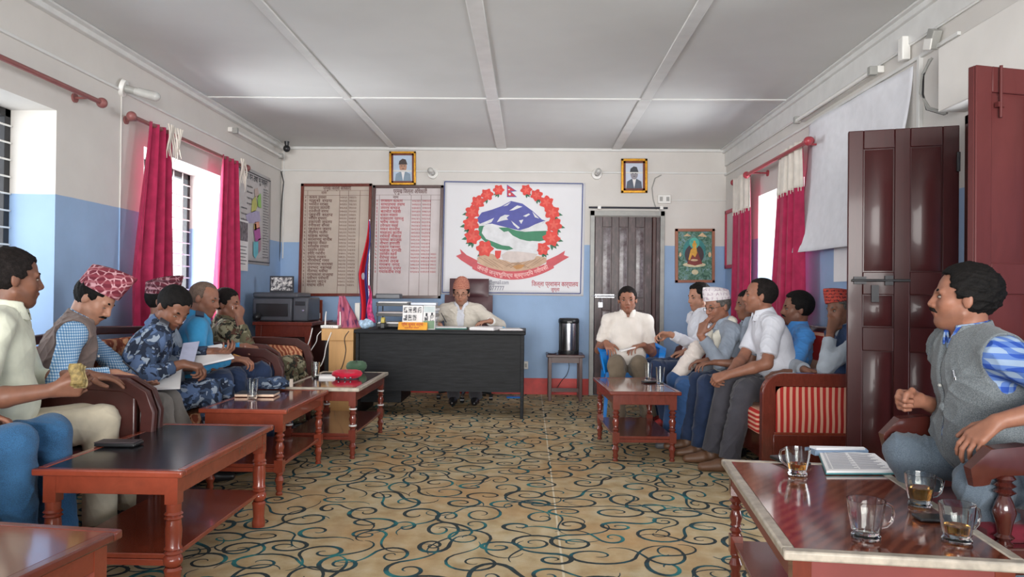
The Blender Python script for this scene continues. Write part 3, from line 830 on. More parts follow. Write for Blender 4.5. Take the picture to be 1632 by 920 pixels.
def line4(mb, a, b, w, lay):
    dx, dy = b[0] - a[0], b[1] - a[1]; L = math.hypot(dx, dy); nx, ny = -dy / L * w / 2, dx / L * w / 2
    zf(mb, [(a[0] + nx, a[1] + ny), (b[0] + nx, b[1] + ny), (b[0] - nx, b[1] - ny), (a[0] - nx, a[1] - ny)], lay)
for i in range(4): line4(bd, B4[i], B4[(i + 1) % 4], 6, 0)
bd.build('border', plain('banner_blue_line', '#4a5688', 0.6), r, smooth=False)
em_m = {'blue': plain('emblem_blue', '#4b4f9e', 0.55), 'green': plain('emblem_green', '#2f7d5a', 0.55), 'dgreen': plain('emblem_leaf_green', '#2c6a4e', 0.55),
        'white': plain('emblem_white', '#d9dadd', 0.55), 'red': plain('emblem_flower_red', '#d8392f', 0.55), 'crim': plain('emblem_crimson', '#c9303f', 0.55),
        'rib': plain('emblem_ribbon', '#c94f58', 0.55), 'hand': plain('emblem_hand_tan', '#c3a287', 0.55), 'hand2': plain('emblem_hand_light', '#cfc2bd', 0.55),
        'orange': plain('emblem_orange', '#e0584a', 0.55)}
g = MB(); zf(g, [(245, 425), (275, 385), (330, 370), (385, 350), (440, 320), (505, 335), (560, 375), (615, 425), (635, 430), (620, 445), (560, 465), (510, 490), (460, 480), (400, 465), (340, 450), (270, 455)], 1)
g.build('mountain', em_m['blue'], r, smooth=False)
g = MB()
for pts in ([(250, 455), (300, 435), (345, 415), (330, 440), (290, 455)], [(360, 440), (380, 410), (405, 398), (432, 400), (415, 415), (425, 425), (395, 430)], [(440, 430), (490, 470), (480, 478), (455, 455)],
            [(430, 375), (475, 345), (505, 352), (480, 362), (455, 372)], [(508, 405), (540, 390), (548, 396), (525, 410)], [(485, 430), (510, 425), (498, 450)],
            [(395, 350), (440, 325), (420, 345)], [(490, 485), (540, 470), (580, 450), (635, 430), (612, 450), (612, 470), (580, 490), (520, 492)], [(560, 380), (600, 420), (575, 412)]):
    zf(g, pts, 2)
g.build('snow', em_m['white'], r, smooth=False)
g = MB(); zf(g, [(255, 462), (300, 458), (360, 470), (420, 470), (470, 487), (520, 494), (580, 490), (640, 488), (672, 500), (655, 535), (600, 548), (560, 545), (470, 560), (455, 590), (420, 598), (360, 590), (300, 555), (262, 520)], 1.5)
g.build('hills', em_m['green'], r, smooth=False)
g = MB(); zf(g, [(275, 500), (285, 465), (305, 450), (335, 448), (370, 470), (400, 495), (425, 490), (450, 515), (490, 535), (530, 545), (560, 548), (592, 548), (592, 590), (580, 610), (520, 612), (470, 600), (430, 575), (390, 570), (340, 550), (300, 535)], 3)
g.build('country_outline', em_m['white'], r, smooth=False)
g = MB(); zf(g, [(250, 640), (290, 610), (340, 620), (380, 650), (430, 660), (520, 650), (590, 630), (640, 640), (640, 665), (590, 695), (520, 715), (440, 722), (360, 712), (290, 690), (250, 665)], 2)
g.build('hands', em_m['hand'], r, smooth=False)
g = MB(); zf(g, [(385, 625), (420, 603), (480, 605), (540, 612), (590, 620), (570, 650), (500, 665), (440, 668), (395, 650)], 3.2)
g.build('white_sleeve', em_m['hand2'], r, smooth=False)
g = MB(); zf(g, [(350, 600), (385, 600), (378, 640), (362, 648), (350, 630)], 4); g.build('red_cuff', em_m['red'], r, smooth=False)
g = MB()
for i in range(9):
    a = 262 + i * 26; line4(g, (a, 640 + 3 * i), (a + 80, 690 + (i % 3) * 6), 3.0, 2.6)
for i in range(7):
    a = 630 - i * 24; line4(g, (a, 642 + 2 * i), (a - 75, 690 + (i % 2) * 8), 3.0, 2.6)
g.build('finger_lines', plain('emblem_hand_line_brown', '#9c7a60', 0.55), r, smooth=False)  # finger strokes drawn on the printed hands
g = MB(); zf(g, [(450, 690), (480, 678), (520, 680), (500, 700), (470, 706)], 3.0); g.build('thumb', plain('emblem_thumb_ochre', '#bb8348', 0.55), r, smooth=False)
# ribbon
def arc_y(x): return 722 - 66 * ((x - 448) / 235) ** 2
g = MB()
up = [(x, arc_y(x) - 5) for x in range(213, 685, 20)]; dn = [(x, arc_y(x) + 42) for x in range(683, 212, -20)]
zf(g, up + dn, 4)
zf(g, [(250, 655), (190, 625), (152, 590), (160, 618), (130, 630), (160, 655), (215, 690), (250, 690)], 3.5)
zf(g, [(640, 655), (705, 625), (745, 600), (738, 625), (768, 636), (735, 655), (685, 685), (640, 695)], 3.5)
g.build('ribbon', em_m['rib'], r, smooth=False)
g = MB(); txt = 'जननी जन्मभूिमश्च स्वर्गादिप गरीयसी'
vs, fs = text_mesh(txt, 1.0)
x0, x1 = vs[:, 0].min(), vs[:, 0].max()
P = []
for x, y, _ in vs:
    u = (x - x0) / (x1 - x0); X = 245 + 408 * u; sl = -2 * 66 * (X - 448) / 235 ** 2
    P.append(at(*Z4(X + y * 26 * sl * 1.0, arc_y(X) + 28 - 30 * y), YB - 0.0182))
g.add(P, fs); g.build('motto', M['text_pink'], r, smooth=False)
# rhododendron wreath
def leafp(cx, cy, ang, L, w):
    c, s = math.cos(ang), math.sin(ang)
    return [(cx + c * a - s * b, cy + s * a + c * b) for a, b in ((0, 0), (L * .3, w), (L * .7, w * .9), (L, 0), (L * .7, -w * .9), (L * .3, -w))]
lf = MB(); fl = MB()
ring = [(370, 258, 26), (305, 285, 30), (255, 325, 32), (222, 383, 34), (215, 450, 38), (225, 520, 38), (292, 588, 40),
        (526, 258, 27), (585, 287, 29), (640, 328, 33), (672, 385, 36), (682, 455, 38), (668, 530, 40), (618, 590, 32)]
for k, (cx, cy, R_) in enumerate(ring):
    left = cx < 448
    for a in ((95, 125, 150) if left else (85, 55, 30)):
        zf(lf, leafp(cx, cy + R_ * 0.5, math.radians(a), R_ * 1.25, R_ * 0.21), 1.2 + 0.02 * k)
    if k in (3, 4, 5, 10, 11, 12): zf(lf, leafp(cx, cy, math.radians(165 if left else 15), R_ * 1.75, R_ * .24), 1.6)
    pts = []
    for j in range(28):
        a = 2 * PI * j / 28; q = R_ * 1.12 * (1.0 + 0.16 * math.cos(6 * a + k) + .05 * math.cos(11 * a))
        pts.append((cx + q * math.cos(a), cy + q * math.sin(a) * 0.95))
    zf(fl, pts, 2.6 + 0.1 * (k % 3))
lf.build('leaves', em_m['dgreen'], r, smooth=False); fl.build('rhododendrons', em_m['red'], r, smooth=False)
g = MB()
for k, (cx, cy, R_) in enumerate(ring):
    for j in range(5):
        a = 2 * PI * j / 5 + k; zf(g, leafp(cx, cy, a, R_ * .75, R_ * .16), 3.1)
g.build('petals', em_m['orange'], r, smooth=False)
# small national flag on top of the wreath
g = MB(); zf(g, [(417, 227), (474, 265), (442, 268), (474, 298), (417, 298)], 1); g.build('flag_edge', em_m['blue'], r, smooth=False)
g = MB(); zf(g, [(420, 233), (464, 261), (434, 264), (466, 294), (420, 294)], 2); g.build('flag_field', em_m['crim'], r, smooth=False)
g = MB()
zf(g, [(429 + 6 * math.cos(a), 253 + 6 * math.sin(a)) for a in np.linspace(0, PI, 9)], 3)
zf(g, [(433 + (8 if j % 2 else 4.5) * math.cos(2 * PI * j / 24), 282 + (8 if j % 2 else 4.5) * math.sin(2 * PI * j / 24)) for j in range(24)], 3)
g.build('moon_and_sun', em_m['white'], r, smooth=False)
g = MB(); px4 = YB / F / 3.538
put_text(g, 'िजल्ला प्रशासन कार्यालय', 0.09, at(*Z4(556, 800), YB - 0.013), EX, EZ, width=262 * px4, line=0.85)
put_text(g, 'जुम्ला', 0.055, at(*Z4(664, 828), YB - 0.013), EX, EZ, width=50 * px4)
g.build('office_name', M['text_red'], r, smooth=False)
g = MB()
put_text(g, 'info.dao@gmail.com', 0.07, at(*Z4(242, 788), YB - 0.013), EX, EZ, width=185 * px4)
put_text(g, '9858077777', 0.07, at(*Z4(262, 822), YB - 0.013), EX, EZ, width=140 * px4)
g.build('contact_line', M['text_grey'], r, smooth=False)

# --- thangka painting
r = thing('thangka_painting', 'painting of a seated golden figure on green, in a brown frame', 'painting', at(1107, 450, YB))
mb = MB()
for a in ((530, 460, 745, 475), (530, 738, 745, 753), (530, 460, 546, 753), (730, 460, 745, 753)):
    pxpoly(mb, [(a[0], a[1]), (a[2], a[1]), (a[2], a[3]), (a[0], a[3])], YB - 0.004, 0.028, Z5)
mb.build('frame', plain('thangka_frame', '#9a6048', 0.4), r, bevel=0.003)
def thang():
    t = NT('painted_landscape'); v = t.coord('Object', (14, 14, 14))
    n = t.noise(v, 1.4, 5, 0.7, dist=1.5)
    t.base(t.ramp(n, [(0.36, lin('#24453f')[:3]), (0.46, lin('#3f6b58')[:3]), (0.54, lin('#6d8f7d')[:3]), (0.62, lin('#5d86a0')[:3]), (0.70, lin('#c3cdb8')[:3])])); return t.set(0.5, 0.4)
pp = MB(); pxpoly(pp, [(538, 466), (738, 466), (738, 746), (538, 746)], YB - 0.003, 0.012, Z5); pp.build('canvas', thang(), r, smooth=False)
def E5(cx, cy, a, b, n=28): return [(cx + a * math.cos(2 * PI * k / n), cy + b * math.sin(2 * PI * k / n)) for k in range(n)]
def f5(col, shapes, lay, nm):
    g = MB()
    for s in shapes: pxpoly(g, s, YB - 0.0152 - 0.0012 * lay, 0.0008, Z5)
    g.build(nm, plain('thangka_' + nm, col, 0.5, var=0.1, scale=30), r, smooth=False)
f5('#2f7f80', [E5(636, 580, 62, 70)], 0, 'aureole')
f5('#3a2b33', [E5(636, 600, 52, 56)], 1, 'dark_halo')
f5('#4fae9e', [E5(636, 537, 27, 30)], 2, 'head_halo')
f5('#cfc3a0', [E5(636, 655, 62, 13), E5(640, 695, 18, 14)], 2, 'lotus_seat')
f5('#7e2f2a', [[(597, 650), (606, 622), (618, 585), (655, 585), (668, 622), (680, 650), (640, 660)]], 3, 'robe')
f5('#d9a23a', [E5(637, 548, 12, 15), [(616, 575), (630, 562), (648, 562), (652, 590), (640, 615), (625, 600), (612, 632), (604, 626)], E5(637, 530, 6, 6)], 4, 'golden_body')
f5('#d2b48e', [E5(636, 630, 20, 6), [(576, 500), (598, 485), (620, 500)], [(655, 500), (680, 480), (706, 505)], E5(560, 600, 6, 12), E5(720, 600, 8, 14)], 5, 'pale_details')

# --- wall map and calendar on the left wall
def mapm():
    t = NT('map_print'); return t
r = thing('wall_map', 'printed wall map with a coloured district strip on the left wall', 'map', (XL + 0.01, 7.8, 1.45))
zt, zb2, ya, yb = 2.42, 1.44, 7.25, 8.20
MB().grid(lambda u, v: (XL + 0.010 + 0.006 * math.sin(4 * u + 2 * v), ya + (yb - ya) * u, zt + (zb2 - zt) * v), 12, 8).build('sheet', M['pink_paper'] if False else plain('map_paper', '#c9c6c6', 0.5, var=0.02), r, solid=0.002)
def wl(u, v, off=0.019): return arr(XL + off, ya + (yb - ya) * u, zt + (zb2 - zt) * v)
ln = MB()
for a, b in (((0.02, 0.03), (0.98, 0.035)), ((0.02, 0.97), (0.98, 0.965))):
    ln.poly([wl(a[0], a[1]), wl(b[0], b[1]), wl(b[0], b[1] + 0.01), wl(a[0], a[1] + 0.01)], (0.001, 0, 0))
ln.poly([wl(0.97, 0.03), wl(0.978, 0.03), wl(0.978, 0.97), wl(0.97, 0.97)], (0.001, 0, 0))
put_text(ln, 'िजल्ला वन तथा भू नक्सा', 0.09, wl(0.06, 0.115), arr(0, 1, 0), EZ, width=0.78)
for i in range(26):
    v = 0.17 + 0.03 * i
    put_text(ln, word(5), 0.022, wl(0.74, v), arr(0, 1, 0), EZ, width=0.14 + 0.05 * rnd.random())
    if i % 2: put_text(ln, word(4), 0.024, wl(0.10 + 0.15 * (i < 8), v), arr(0, 1, 0), EZ, width=0.16)
ln.build('lettering', M['ink'], r, smooth=False)
mc = [('#c5b2aa', [(.46, .20), (.56, .17), (.60, .24), (.55, .30), (.48, .27)]), ('#8fbf6a', [(.55, .26), (.66, .22), (.68, .38), (.58, .37)]), ('#c0c070', [(.40, .33), (.50, .27), (.56, .37), (.50, .43), (.38, .46)]),
      ('#b0a9c9', [(.22, .50), (.46, .43), (.62, .42), (.66, .52), (.48, .56), (.28, .58)]), ('#e0a08a', [(.48, .55), (.62, .53), (.64, .60), (.50, .63)]), ('#b05aa0', [(.46, .63), (.64, .59), (.68, .72), (.52, .76)]), ('#d8b05a', [(.47, .57), (.53, .56), (.54, .63), (.48, .64)]),
      ('#6fc0d0', [(.46, .76), (.60, .75), (.60, .88), (.52, .94), (.46, .90)]), ('#b08a9a', [(.60, .72), (.68, .71), (.68, .84), (.61, .88)])]
g = MB(); ms = []
for i, (c_, pts) in enumerate(mc):
    g.cur = i; ms.append(plain('map_tint_%d' % i, c_, 0.6)); g.poly([wl(u, v, 0.0205) for u, v in pts][::-1], (0.001, 0, 0))
g.build('districts', ms, r, smooth=False)
r = thing('wall_calendar', 'small calendar page with a dark photo overlapping the wall map', 'calendar', (XL + 0.02, 7.35, 1.4))
MB().bb(XL + 0.024, XL + 0.028, 7.20, 7.52, 1.36, 1.87).build('page', M['paper'], r)
MB().bb(XL + 0.028, XL + 0.031, 7.26, 7.50, 1.66, 1.85).build('photo', plain('calendar_photo', '#77727a', 0.5, var=0.3, scale=30), r)
g = MB()
for i in range(6):
    g.bb(XL + 0.028, XL + 0.0295, 7.25, 7.48 - 0.03 * (i % 2), 1.60 - 0.035 * i, 1.607 - 0.035 * i)
g.build('ruled_lines', M['ink'], r)
# ================================================================== FURNITURE
def place_rot(root, loc, rz):
    root.location = tuple(float(q) for q in loc); root.rotation_euler = (0, 0, rz)
def leg_mesh(hx, hy, style, Htop, mat, parent):
    """turned leg standing at (hx, hy), square blocks at the top and at shelf height"""
    w = 0.024
    mb = MB()
    def blk(z0, z1, s=w): mb.bb(hx - s, hx + s, hy - s, hy + s, z0, z1)
    blk(Htop - 0.13, Htop - 0.02)
    if style == 'fat':
        prof = [(0.030, 0.0), (0.032, 0.02), (0.026, 0.05), (0.030, 0.10), (0.033, 0.115), (0.027, 0.125)]
        mb.lathe(prof[::1], (hx, hy, 0), 18); mb.sphere((hx, hy, 0.15), 0.036, 18, 8, (1, 1, 0.85))
        mb.lathe([(0.026, 0.17), (0.033, 0.178), (0.026, 0.186), (0.033, 0.194), (0.028, 0.205), (0.031, 0.26), (0.027, 0.30), (0.034, 0.307), (0.027, 0.314), (0.034, 0.322), (0.027, 0.33), (0.028, Htop - 0.13)], (hx, hy, 0), 18)
    else:
        blk(0.13, 0.20)
        mb.lathe([(0.018, 0.0), (0.02, 0.01), (0.014, 0.02), (0.021, 0.04), (0.016, 0.055), (0.026, 0.085), (0.016, 0.11), (0.022, 0.125), (0.02, 0.131)], (hx, hy, 0), 18)
        z0, z1 = 0.2, Htop - 0.13; h = z1 - z0
        mb.lathe([(0.020, z0), (0.016, z0 + .04 * h), (0.025, z0 + .12 * h), (0.015, z0 + .2 * h), (0.022, z0 + .24 * h), (0.019, z0 + .3 * h), (0.026, z0 + .45 * h), (0.017, z0 + .62 * h), (0.026, z0 + .70 * h), (0.015, z0 + .76 * h), (0.027, z0 + .86 * h), (0.016, z0 + .94 * h), (0.021, z1)], (hx, hy, 0), 18)
    return mb.build('leg', mat, parent, bevel=0)
def coffee_table(label, loc, rz, W, L, Ht, wood_m, top_m, rim_m, style, group=None, apron_m=None, rings=None):
    r = thing('coffee_table', label, 'table', (0, 0, 0), group)
    rim = 0.035
    MB().bb(-W / 2 + rim, W / 2 - rim, -L / 2 + rim, L / 2 - rim, Ht - 0.022, Ht - 0.002).build('tabletop', top_m, r)
    mb = MB()
    for a in ((-W / 2, W / 2, -L / 2, -L / 2 + rim), (-W / 2, W / 2, L / 2 - rim, L / 2), (-W / 2, -W / 2 + rim, -L / 2 + rim, L / 2 - rim), (W / 2 - rim, W / 2, -L / 2 + rim, L / 2 - rim)):
        mb.bb(a[0], a[1], a[2], a[3], Ht - 0.026, Ht)
    mb.build('top_edging', rim_m, r, bevel=0.006)
    i = 0.03; ap = apron_m or wood_m
    mb = MB()
    for a in ((-W / 2 + i, W / 2 - i, -L / 2 + i, -L / 2 + i + .02), (-W / 2 + i, W / 2 - i, L / 2 - i - .02, L / 2 - i), (-W / 2 + i, -W / 2 + i + .02, -L / 2 + i + .02, L / 2 - i - .02), (W / 2 - i - .02, W / 2 - i, -L / 2 + i + .02, L / 2 - i - .02)):
        mb.bb(a[0], a[1], a[2], a[3], Ht - 0.095, Ht - 0.024)
    mb.build('apron', ap, r, bevel=0.002)
    o = i + 0.022
    for sx in (-1, 1):
        for sy in (-1, 1):
            lg = leg_mesh(sx * (W / 2 - o), sy * (L / 2 - o), style, Ht, wood_m, r)
            if rings:
                rm = MB()
                for z in rings: rm.lathe([(0.0262, z), (0.0275, z + 0.004), (0.0262, z + 0.010)], (sx * (W / 2 - o), sy * (L / 2 - o), 0), 18)
                rm.build('painted_ring', M['batten'], lg)
    MB().bb(-W / 2 + o - .01, W / 2 - o + .01, -L / 2 + o - .01, L / 2 - o + .01, 0.155, 0.175).build('shelf', wood_m, r, bevel=0.003)
    for s in (-1, 1): MB().bb(-W / 2 + o, W / 2 - o, s * (L / 2 - o) - .012, s * (L / 2 - o) + .012, 0.13, 0.154).build('stretcher', wood_m, r, bevel=0.002)
    place_rot(r, (loc[0], loc[1], 0), rz)
    return r
def parquet():
    t = NT('veneer_strip_top'); v = t.coord('Object', (1, 1, 1), (0, 0, math.radians(35)))
    w = t.n('ShaderNodeTexWave', wave_type='BANDS', bands_direction='X'); t.l(v, w.inputs['Vector']); w.inputs['Scale'].default_value = 9; w.inputs['Distortion'].default_value = 1.0; w.inputs['Detail'].default_value = 2
    n = t.noise(t.coord('Object', (2, 8, 1), (0, 0, math.radians(35))), 7, 4)
    t.base(t.mix(0.35, t.ramp(w.outputs['Fac'], [(0.3, lin('#5a2a20')[:3]), (0.7, lin('#8c4a33')[:3])]), t.ramp(n, [(0.3, lin('#4d231c')[:3]), (0.7, lin('#95573c')[:3])])))
    return t.set(0.12, 0.6, 0, 0.6)
M['veneer'] = parquet()
M['dark_top'] = plain('dark_smoky_top', '#1a1c20', 0.22, 0.4, var=0.12, scale=6, coat=0.05)
M['gloss_top'] = wood('lacquered_red_top', '#7a3529', 0.12, 0.75, coat=0.7)
M['dark_gloss'] = wood('lacquered_dark_top', '#4a2420', 0.12, 0.7, coat=0.7)
M['pale_rim'] = plain('worn_pale_edging', '#b3a99b', 0.35, 0.5, var=0.12, scale=30)
M['apron_red'] = plain('brick_red_paint', '#7c3a36', 0.4, 0.5, var=0.08, scale=6)
tC = coffee_table('far left coffee table with pale edging holding the red beret', (-1.435, 5.60), 0.0, 0.55, 1.07, 0.495, M['wood_table'], M['dark_gloss'], M['pale_rim'], 'thin', rings=(0.225, 0.34))
tB = coffee_table('red brown coffee table with a tumbler, between the dark topped table and the beret table', (-1.60, 4.56), 0.0, 0.50, 0.88, 0.49, M['wood_red'], M['gloss_top'], M['wood_red'], 'thin')
tA = coffee_table('coffee table with dark smoky top and thick turned legs', (-1.54, 3.17), 0.0, 0.56, 0.98, 0.49, M['wood_red'], M['dark_top'], M['wood_red'], 'fat')
t0c = arr(-1.115, 2.03) + (rotz(math.radians(-7)) @ arr(-0.275, -0.5, 0))[:2]
t0 = coffee_table('glossy red brown coffee table cut off by the lower left corner', t0c, math.radians(-7), 0.55, 1.0, 0.49, M['wood_red'], M['gloss_top'], M['wood_table'], 'fat')
c1 = arr(0.564, 5.12) + (rotz(math.radians(2.6)) @ arr(0.25, 0.44, 0))[:2]
t1 = coffee_table('small red brown coffee table with two tumblers before the man on the blue chair', c1, math.radians(2.6), 0.50, 0.88, 0.49, M['wood_table'], M['gloss_top'], M['wood_table'], 'thin')
c2 = arr(0.672, 1.95) + (rotz(math.radians(-6.2)) @ arr(0.30, 0.55, 0))[:2]
t2 = coffee_table('coffee table in the right foreground with pale edging and four tea cups', c2, math.radians(-6.2), 0.60, 1.10, 0.49, M['wood_table'], M['veneer'], M['pale_rim'], 'thin', apron_m=M['apron_red'])

# ------------------------------------------------------------------ desk
r = thing('office_desk', 'wide black wooden office desk before the banner', 'desk', (-0.82, 7.2, 0))
def deskm():
    t = NT('black_ash_veneer'); n = t.noise(t.coord('Object', (0.6, 4, 6)), 8, 6, 0.7)
    t.base(t.ramp(n, [(0.35, lin('#17181b')[:3]), (0.65, lin('#26282b')[:3])])); return t.set(0.5, 0.15)
M['desk'] = deskm()
DX0, DX1, DY0, DY1 = at(566, 540, 6.86)[0], at(836, 540, 6.86)[0], 6.86, 7.55
MB().bb(DX0 - 0.01, DX1 + 0.01, DY0 - 0.02, DY1 + 0.02, 0.775, 0.81).build('desktop', M['desk'], r, bevel=0.008)
MB().bb(DX0 + 0.02, DX1 - 0.03, DY0 + 0.03, DY0 + 0.05, 0.24, 0.775).build('modesty_panel', M['desk'], r)
MB().bb(DX1 - 0.035, DX1 - 0.005, DY0, DY1, 0, 0.775).build('side_panel', M['desk'], r, bevel=0.003)
MB().bb(DX0 + 0.005, DX0 + 0.035, DY0, DY1, 0, 0.775).build('side_panel', M['desk'], r, bevel=0.003)
MB().bb(DX0 + 0.035, DX0 + 0.42, DY0 + 0.10, DY1 - 0.02, 0.12, 0.775).build('drawer_unit', M['desk'], r, bevel=0.003)
for k in range(3):
    dr = MB().bb(DX0 + 0.045, DX0 + 0.41, DY1 - 0.02, DY1, 0.14 + 0.21 * k, 0.335 + 0.21 * k).build('drawer', M['desk'], r, bevel=0.003)
    MB().bb(DX0 + 0.17, DX0 + 0.28, DY1, DY1 + 0.015, 0.235 + 0.21 * k, 0.25 + 0.21 * k).build('handle', M['metal'], dr)
DT = 0.81
# desk chair
cx, cy = -0.68, 8.12
r = thing('office_chair', 'high backed maroon office chair behind the black desk', 'chair', (cx, cy, 0))
M['leather'] = plain('maroon_leatherette', '#4a2a30', 0.4, 0.5, var=0.06, scale=20, bump=0.1)
def slab(mb, x0, x1, z0, z1, y0f, y1f, nu=10, nv=10, bul=0.02):
    fr_, bk_ = [], []
    def edge(u, v): return max(0.0, 1 - (2 * abs(u - .5)) ** 4) * max(0.0, 1 - (2 * abs(v - .5)) ** 4)
    mb.grid(lambda u, v: (x0 + (x1 - x0) * u, y0f(v) - bul * edge(u, v), z0 + (z1 - z0) * v), nu, nv)
    mb.grid(lambda u, v: (x1 - (x1 - x0) * u, y1f(v) + bul * edge(u, v), z0 + (z1 - z0) * v), nu, nv)
    for a in (0, 1):
        mb.grid(lambda u, v: ((x1 if a else x0), (y0f(v) + (y1f(v) - y0f(v)) * (u if a else 1 - u)), z0 + (z1 - z0) * v), 2, nv)
        mb.grid(lambda u, v: (x0 + (x1 - x0) * v, (y0f(a) + (y1f(a) - y0f(a)) * (1 - u if a else u)), z1 if a else z0), 2, nu)
    return mb
slab(MB(), cx - 0.27, cx + 0.27, 0.52, 1.14, lambda v: cy + 0.17 + 0.05 * v, lambda v: cy + 0.25 + 0.05 * v, bul=0.03).build('backrest', M['leather'], r, bevel=0.0)
slab(MB(), cx - 0.215, cx + 0.225, 1.12, 1.325, lambda v: cy + 0.20 + 0.02 * v, lambda v: cy + 0.28 + 0.02 * v, bul=0.02).build('headrest', M['leather'], r)
MB().box((cx, cy - 0.02, 0.47), (0.52, 0.50, 0.09)).build('seat', M['leather'], r, bevel=0.035)
for s in (-1, 1): MB().tube([(cx + s * .29, cy + 0.2, 0.72), (cx + s * .31, cy - 0.15, 0.72), (cx + s * .30, cy - 0.2, 0.6), (cx + s * .26, cy - 0.1, 0.45)], 0.02, 8).build('armrest', M['black_plastic'], r)
MB().cyl((cx, cy, 0.10), (cx, cy, 0.43), 0.03).build('gas_column', M['metal'], r)
for k in range(5):
    a = 2 * PI * k / 5 + 0.9; e = (cx + .30 * math.cos(a), cy + .30 * math.sin(a))
    lg = MB().tube([(cx, cy, 0.12), (cx + .15 * math.cos(a), cy + .15 * math.sin(a), 0.11), (e[0], e[1], 0.075)], [0.028, 0.022, 0.016], 8).build('foot', M['metal'] if k % 2 else M['black_plastic'], r)
    MB().cyl((e[0] - .02, e[1], 0.03), (e[0] + .02, e[1], 0.03), 0.029).build('castor', M['black_plastic'], lg)

# ------------------------------------------------------------------ things on and around the desk
def on_desk(px, py, y): p = at(px, py, y); p[2] = DT; return p
# nameplate
x0, x1 = at(635, 520, 6.93)[0], at(681, 520, 6.93)[0]
r = thing('name_plate', 'orange desk name plate with red lettering', 'name plate', ((x0 + x1) / 2, 6.93, DT))
M['orange'] = plain('orange_sign', '#e8a53c', 0.4)
MB().poly([(x0, 6.90, DT), (x0, 6.97, DT), (x0, 6.945, DT + 0.07), (x0, 6.935, DT + 0.07)], (x1 - x0, 0, 0)).build('wedge', M['orange'], r)
g = MB(); ty = nrm((0, 0.035, 0.07))
put_text(g, 'प्रेम कुमार शर्मा', 0.04, (x0 + 0.03, 6.899 + .016, DT + 0.038), EX, ty, width=(x1 - x0) * 0.75)
put_text(g, 'प्रमुख िजल्ला अिधकारी', 0.02, (x0 + 0.06, 6.899 + .005, DT + 0.013), EX, ty, width=(x1 - x0) * 0.5)
g.build('lettering', M['text_red'], r, smooth=False)
# calendar of small photos
def photo_print(seed, sc=60):
    t = NT('grey_photo_print_%d' % seed); v = t.coord()
    n = t.noise(v, sc, 4, 0.7); t.base(t.ramp(n, [(0.42, lin('#26262c')[:3]), (0.5, lin('#8b8a8e')[:3]), (0.58, lin('#e0dedb')[:3])])); return t.set(0.4)
M['photo1'] = photo_print(1, 34); M['photo2'] = photo_print(2, 26)
def standee(name, label, cat, px0, px1, pyt, y, mat, rows=None, lean=0.04, base=DT):
    x0 = at(px0, 500, y)[0]; x1 = at(px1, 500, y)[0]; zt = at(px0, pyt, y)[2]
    r = thing(name, label, cat, ((x0 + x1) / 2, y, base))
    MB().poly([(x0, y, base), (x0, y + 0.08, base), (x0, y + lean + .004, zt), (x0, y + lean, zt)], (x1 - x0, 0, 0)).build('stand', M['paper'], r)
    return r, x0, x1, zt
r, x0, x1, zt = standee('desk_calendar', 'desk calendar covered with rows of small grey photos', 'calendar', 641, 673, 487, 7.02, None)
k = 0
for i in range(4):
    for j in range(3):
        if (i, j) in ((2, 0), (3, 1)): continue
        u0 = x0 + (x1 - x0) * (0.05 + 0.31 * i * 0.75); z0 = DT + (zt - DT) * (0.03 + 0.33 * j)
        a = (z0 - DT) / (zt - DT) * 0.04; b = (z0 + .055 - DT) / (zt - DT) * 0.04
        MB().poly([(u0, 7.017 + a, z0), (u0 + .035, 7.017 + a, z0), (u0 + .035, 7.017 + b, z0 + .055), (u0, 7.017 + b, z0 + .055)], (0, -0.001, 0)).build('photo', M['photo1'], r)
r, x0, x1, zt = standee('photo_stand', 'small desk photo stand with two grey figures over green', 'photo', 674, 693, 487, 7.0, None)
def stq(mb, u0, u1, v0, v1, y=7.0, ln=0.04):
    P = [(u0, v0), (u1, v0), (u1, v1), (u0, v1)]
    return mb.poly([(x0 + (x1 - x0) * u, y - .002 + ln * v, DT + (zt - DT) * v) for u, v in P], (0, -0.001, 0))
stq(MB(), .04, .96, 0.03, .36).build('green_band', plain('photo_green', '#6f8f70', 0.5), r)
stq(MB(), .04, .96, .72, .96).build('sky_band', plain('photo_pale', '#c3cfd0', 0.5), r)
g = MB(); stq(g, .12, .42, .36, .55).build('figure', M['photo2'], r); g = MB(); stq(g, .58, .92, .36, .6).build('figure', M['photo2'], r)
g = MB(); stq(g, .2, .36, .55, .68).build('head', M['ink'], r); g = MB(); stq(g, .66, .82, .57, .7).build('head', M['ink'], r)
# open green folder and papers
r = thing('ring_binder', 'open green folder under the writing hands of the man at the desk', 'folder', on_desk(720, 520, 7.15))
p = on_desk(722, 520, 7.2)
MB().box(p + arr(-0.04, 0, 0.006), (0.36, 0.28, 0.012), rotz(0.05)).build('cover', plain('folder_green', '#1e6b62', 0.5), r, bevel=0.002)
MB().box(p + arr(-0.02, 0.01, 0.016), (0.30, 0.24, 0.008), rotz(0.08)).build('pages', M['paper'], r)
def papers(name, label, p, w, l, n, rz, mat=None, cat='papers', dz=0.0015):
    mb = MB()
    for i in range(n):
        mb.box((p[0] + 0.004 * math.sin(i * 2.1), p[1] + 0.004 * math.cos(i * 1.7), p[2] + dz * (i + 0.5)), (w, l, dz * 0.9), rotz(rz + 0.03 * math.sin(i * 1.3)))
    return tag(mb.build(name, mat or M['paper']), label, cat)
p = on_desk(775, 520, 7.12)
papers('document_stack', 'white papers fanned on the desk right of the writing man', p, 0.24, 0.30, 9, -0.25, dz=0.003)
p = on_desk(812, 522, 7.15)
papers('document_stack', 'low pile of pale papers near the right end of the desk', p, 0.22, 0.28, 4, 0.15, dz=0.003)
p = on_desk(795, 520, 7.3)
tag(MB().box(p + arr(0, 0, .012), (0.10, 0.14, 0.024), rotz(.2)).build('blue_box', plain('pale_blue_card', '#5b93b5', 0.5)), 'small light blue packet on the desk beside the fanned papers', 'packet')
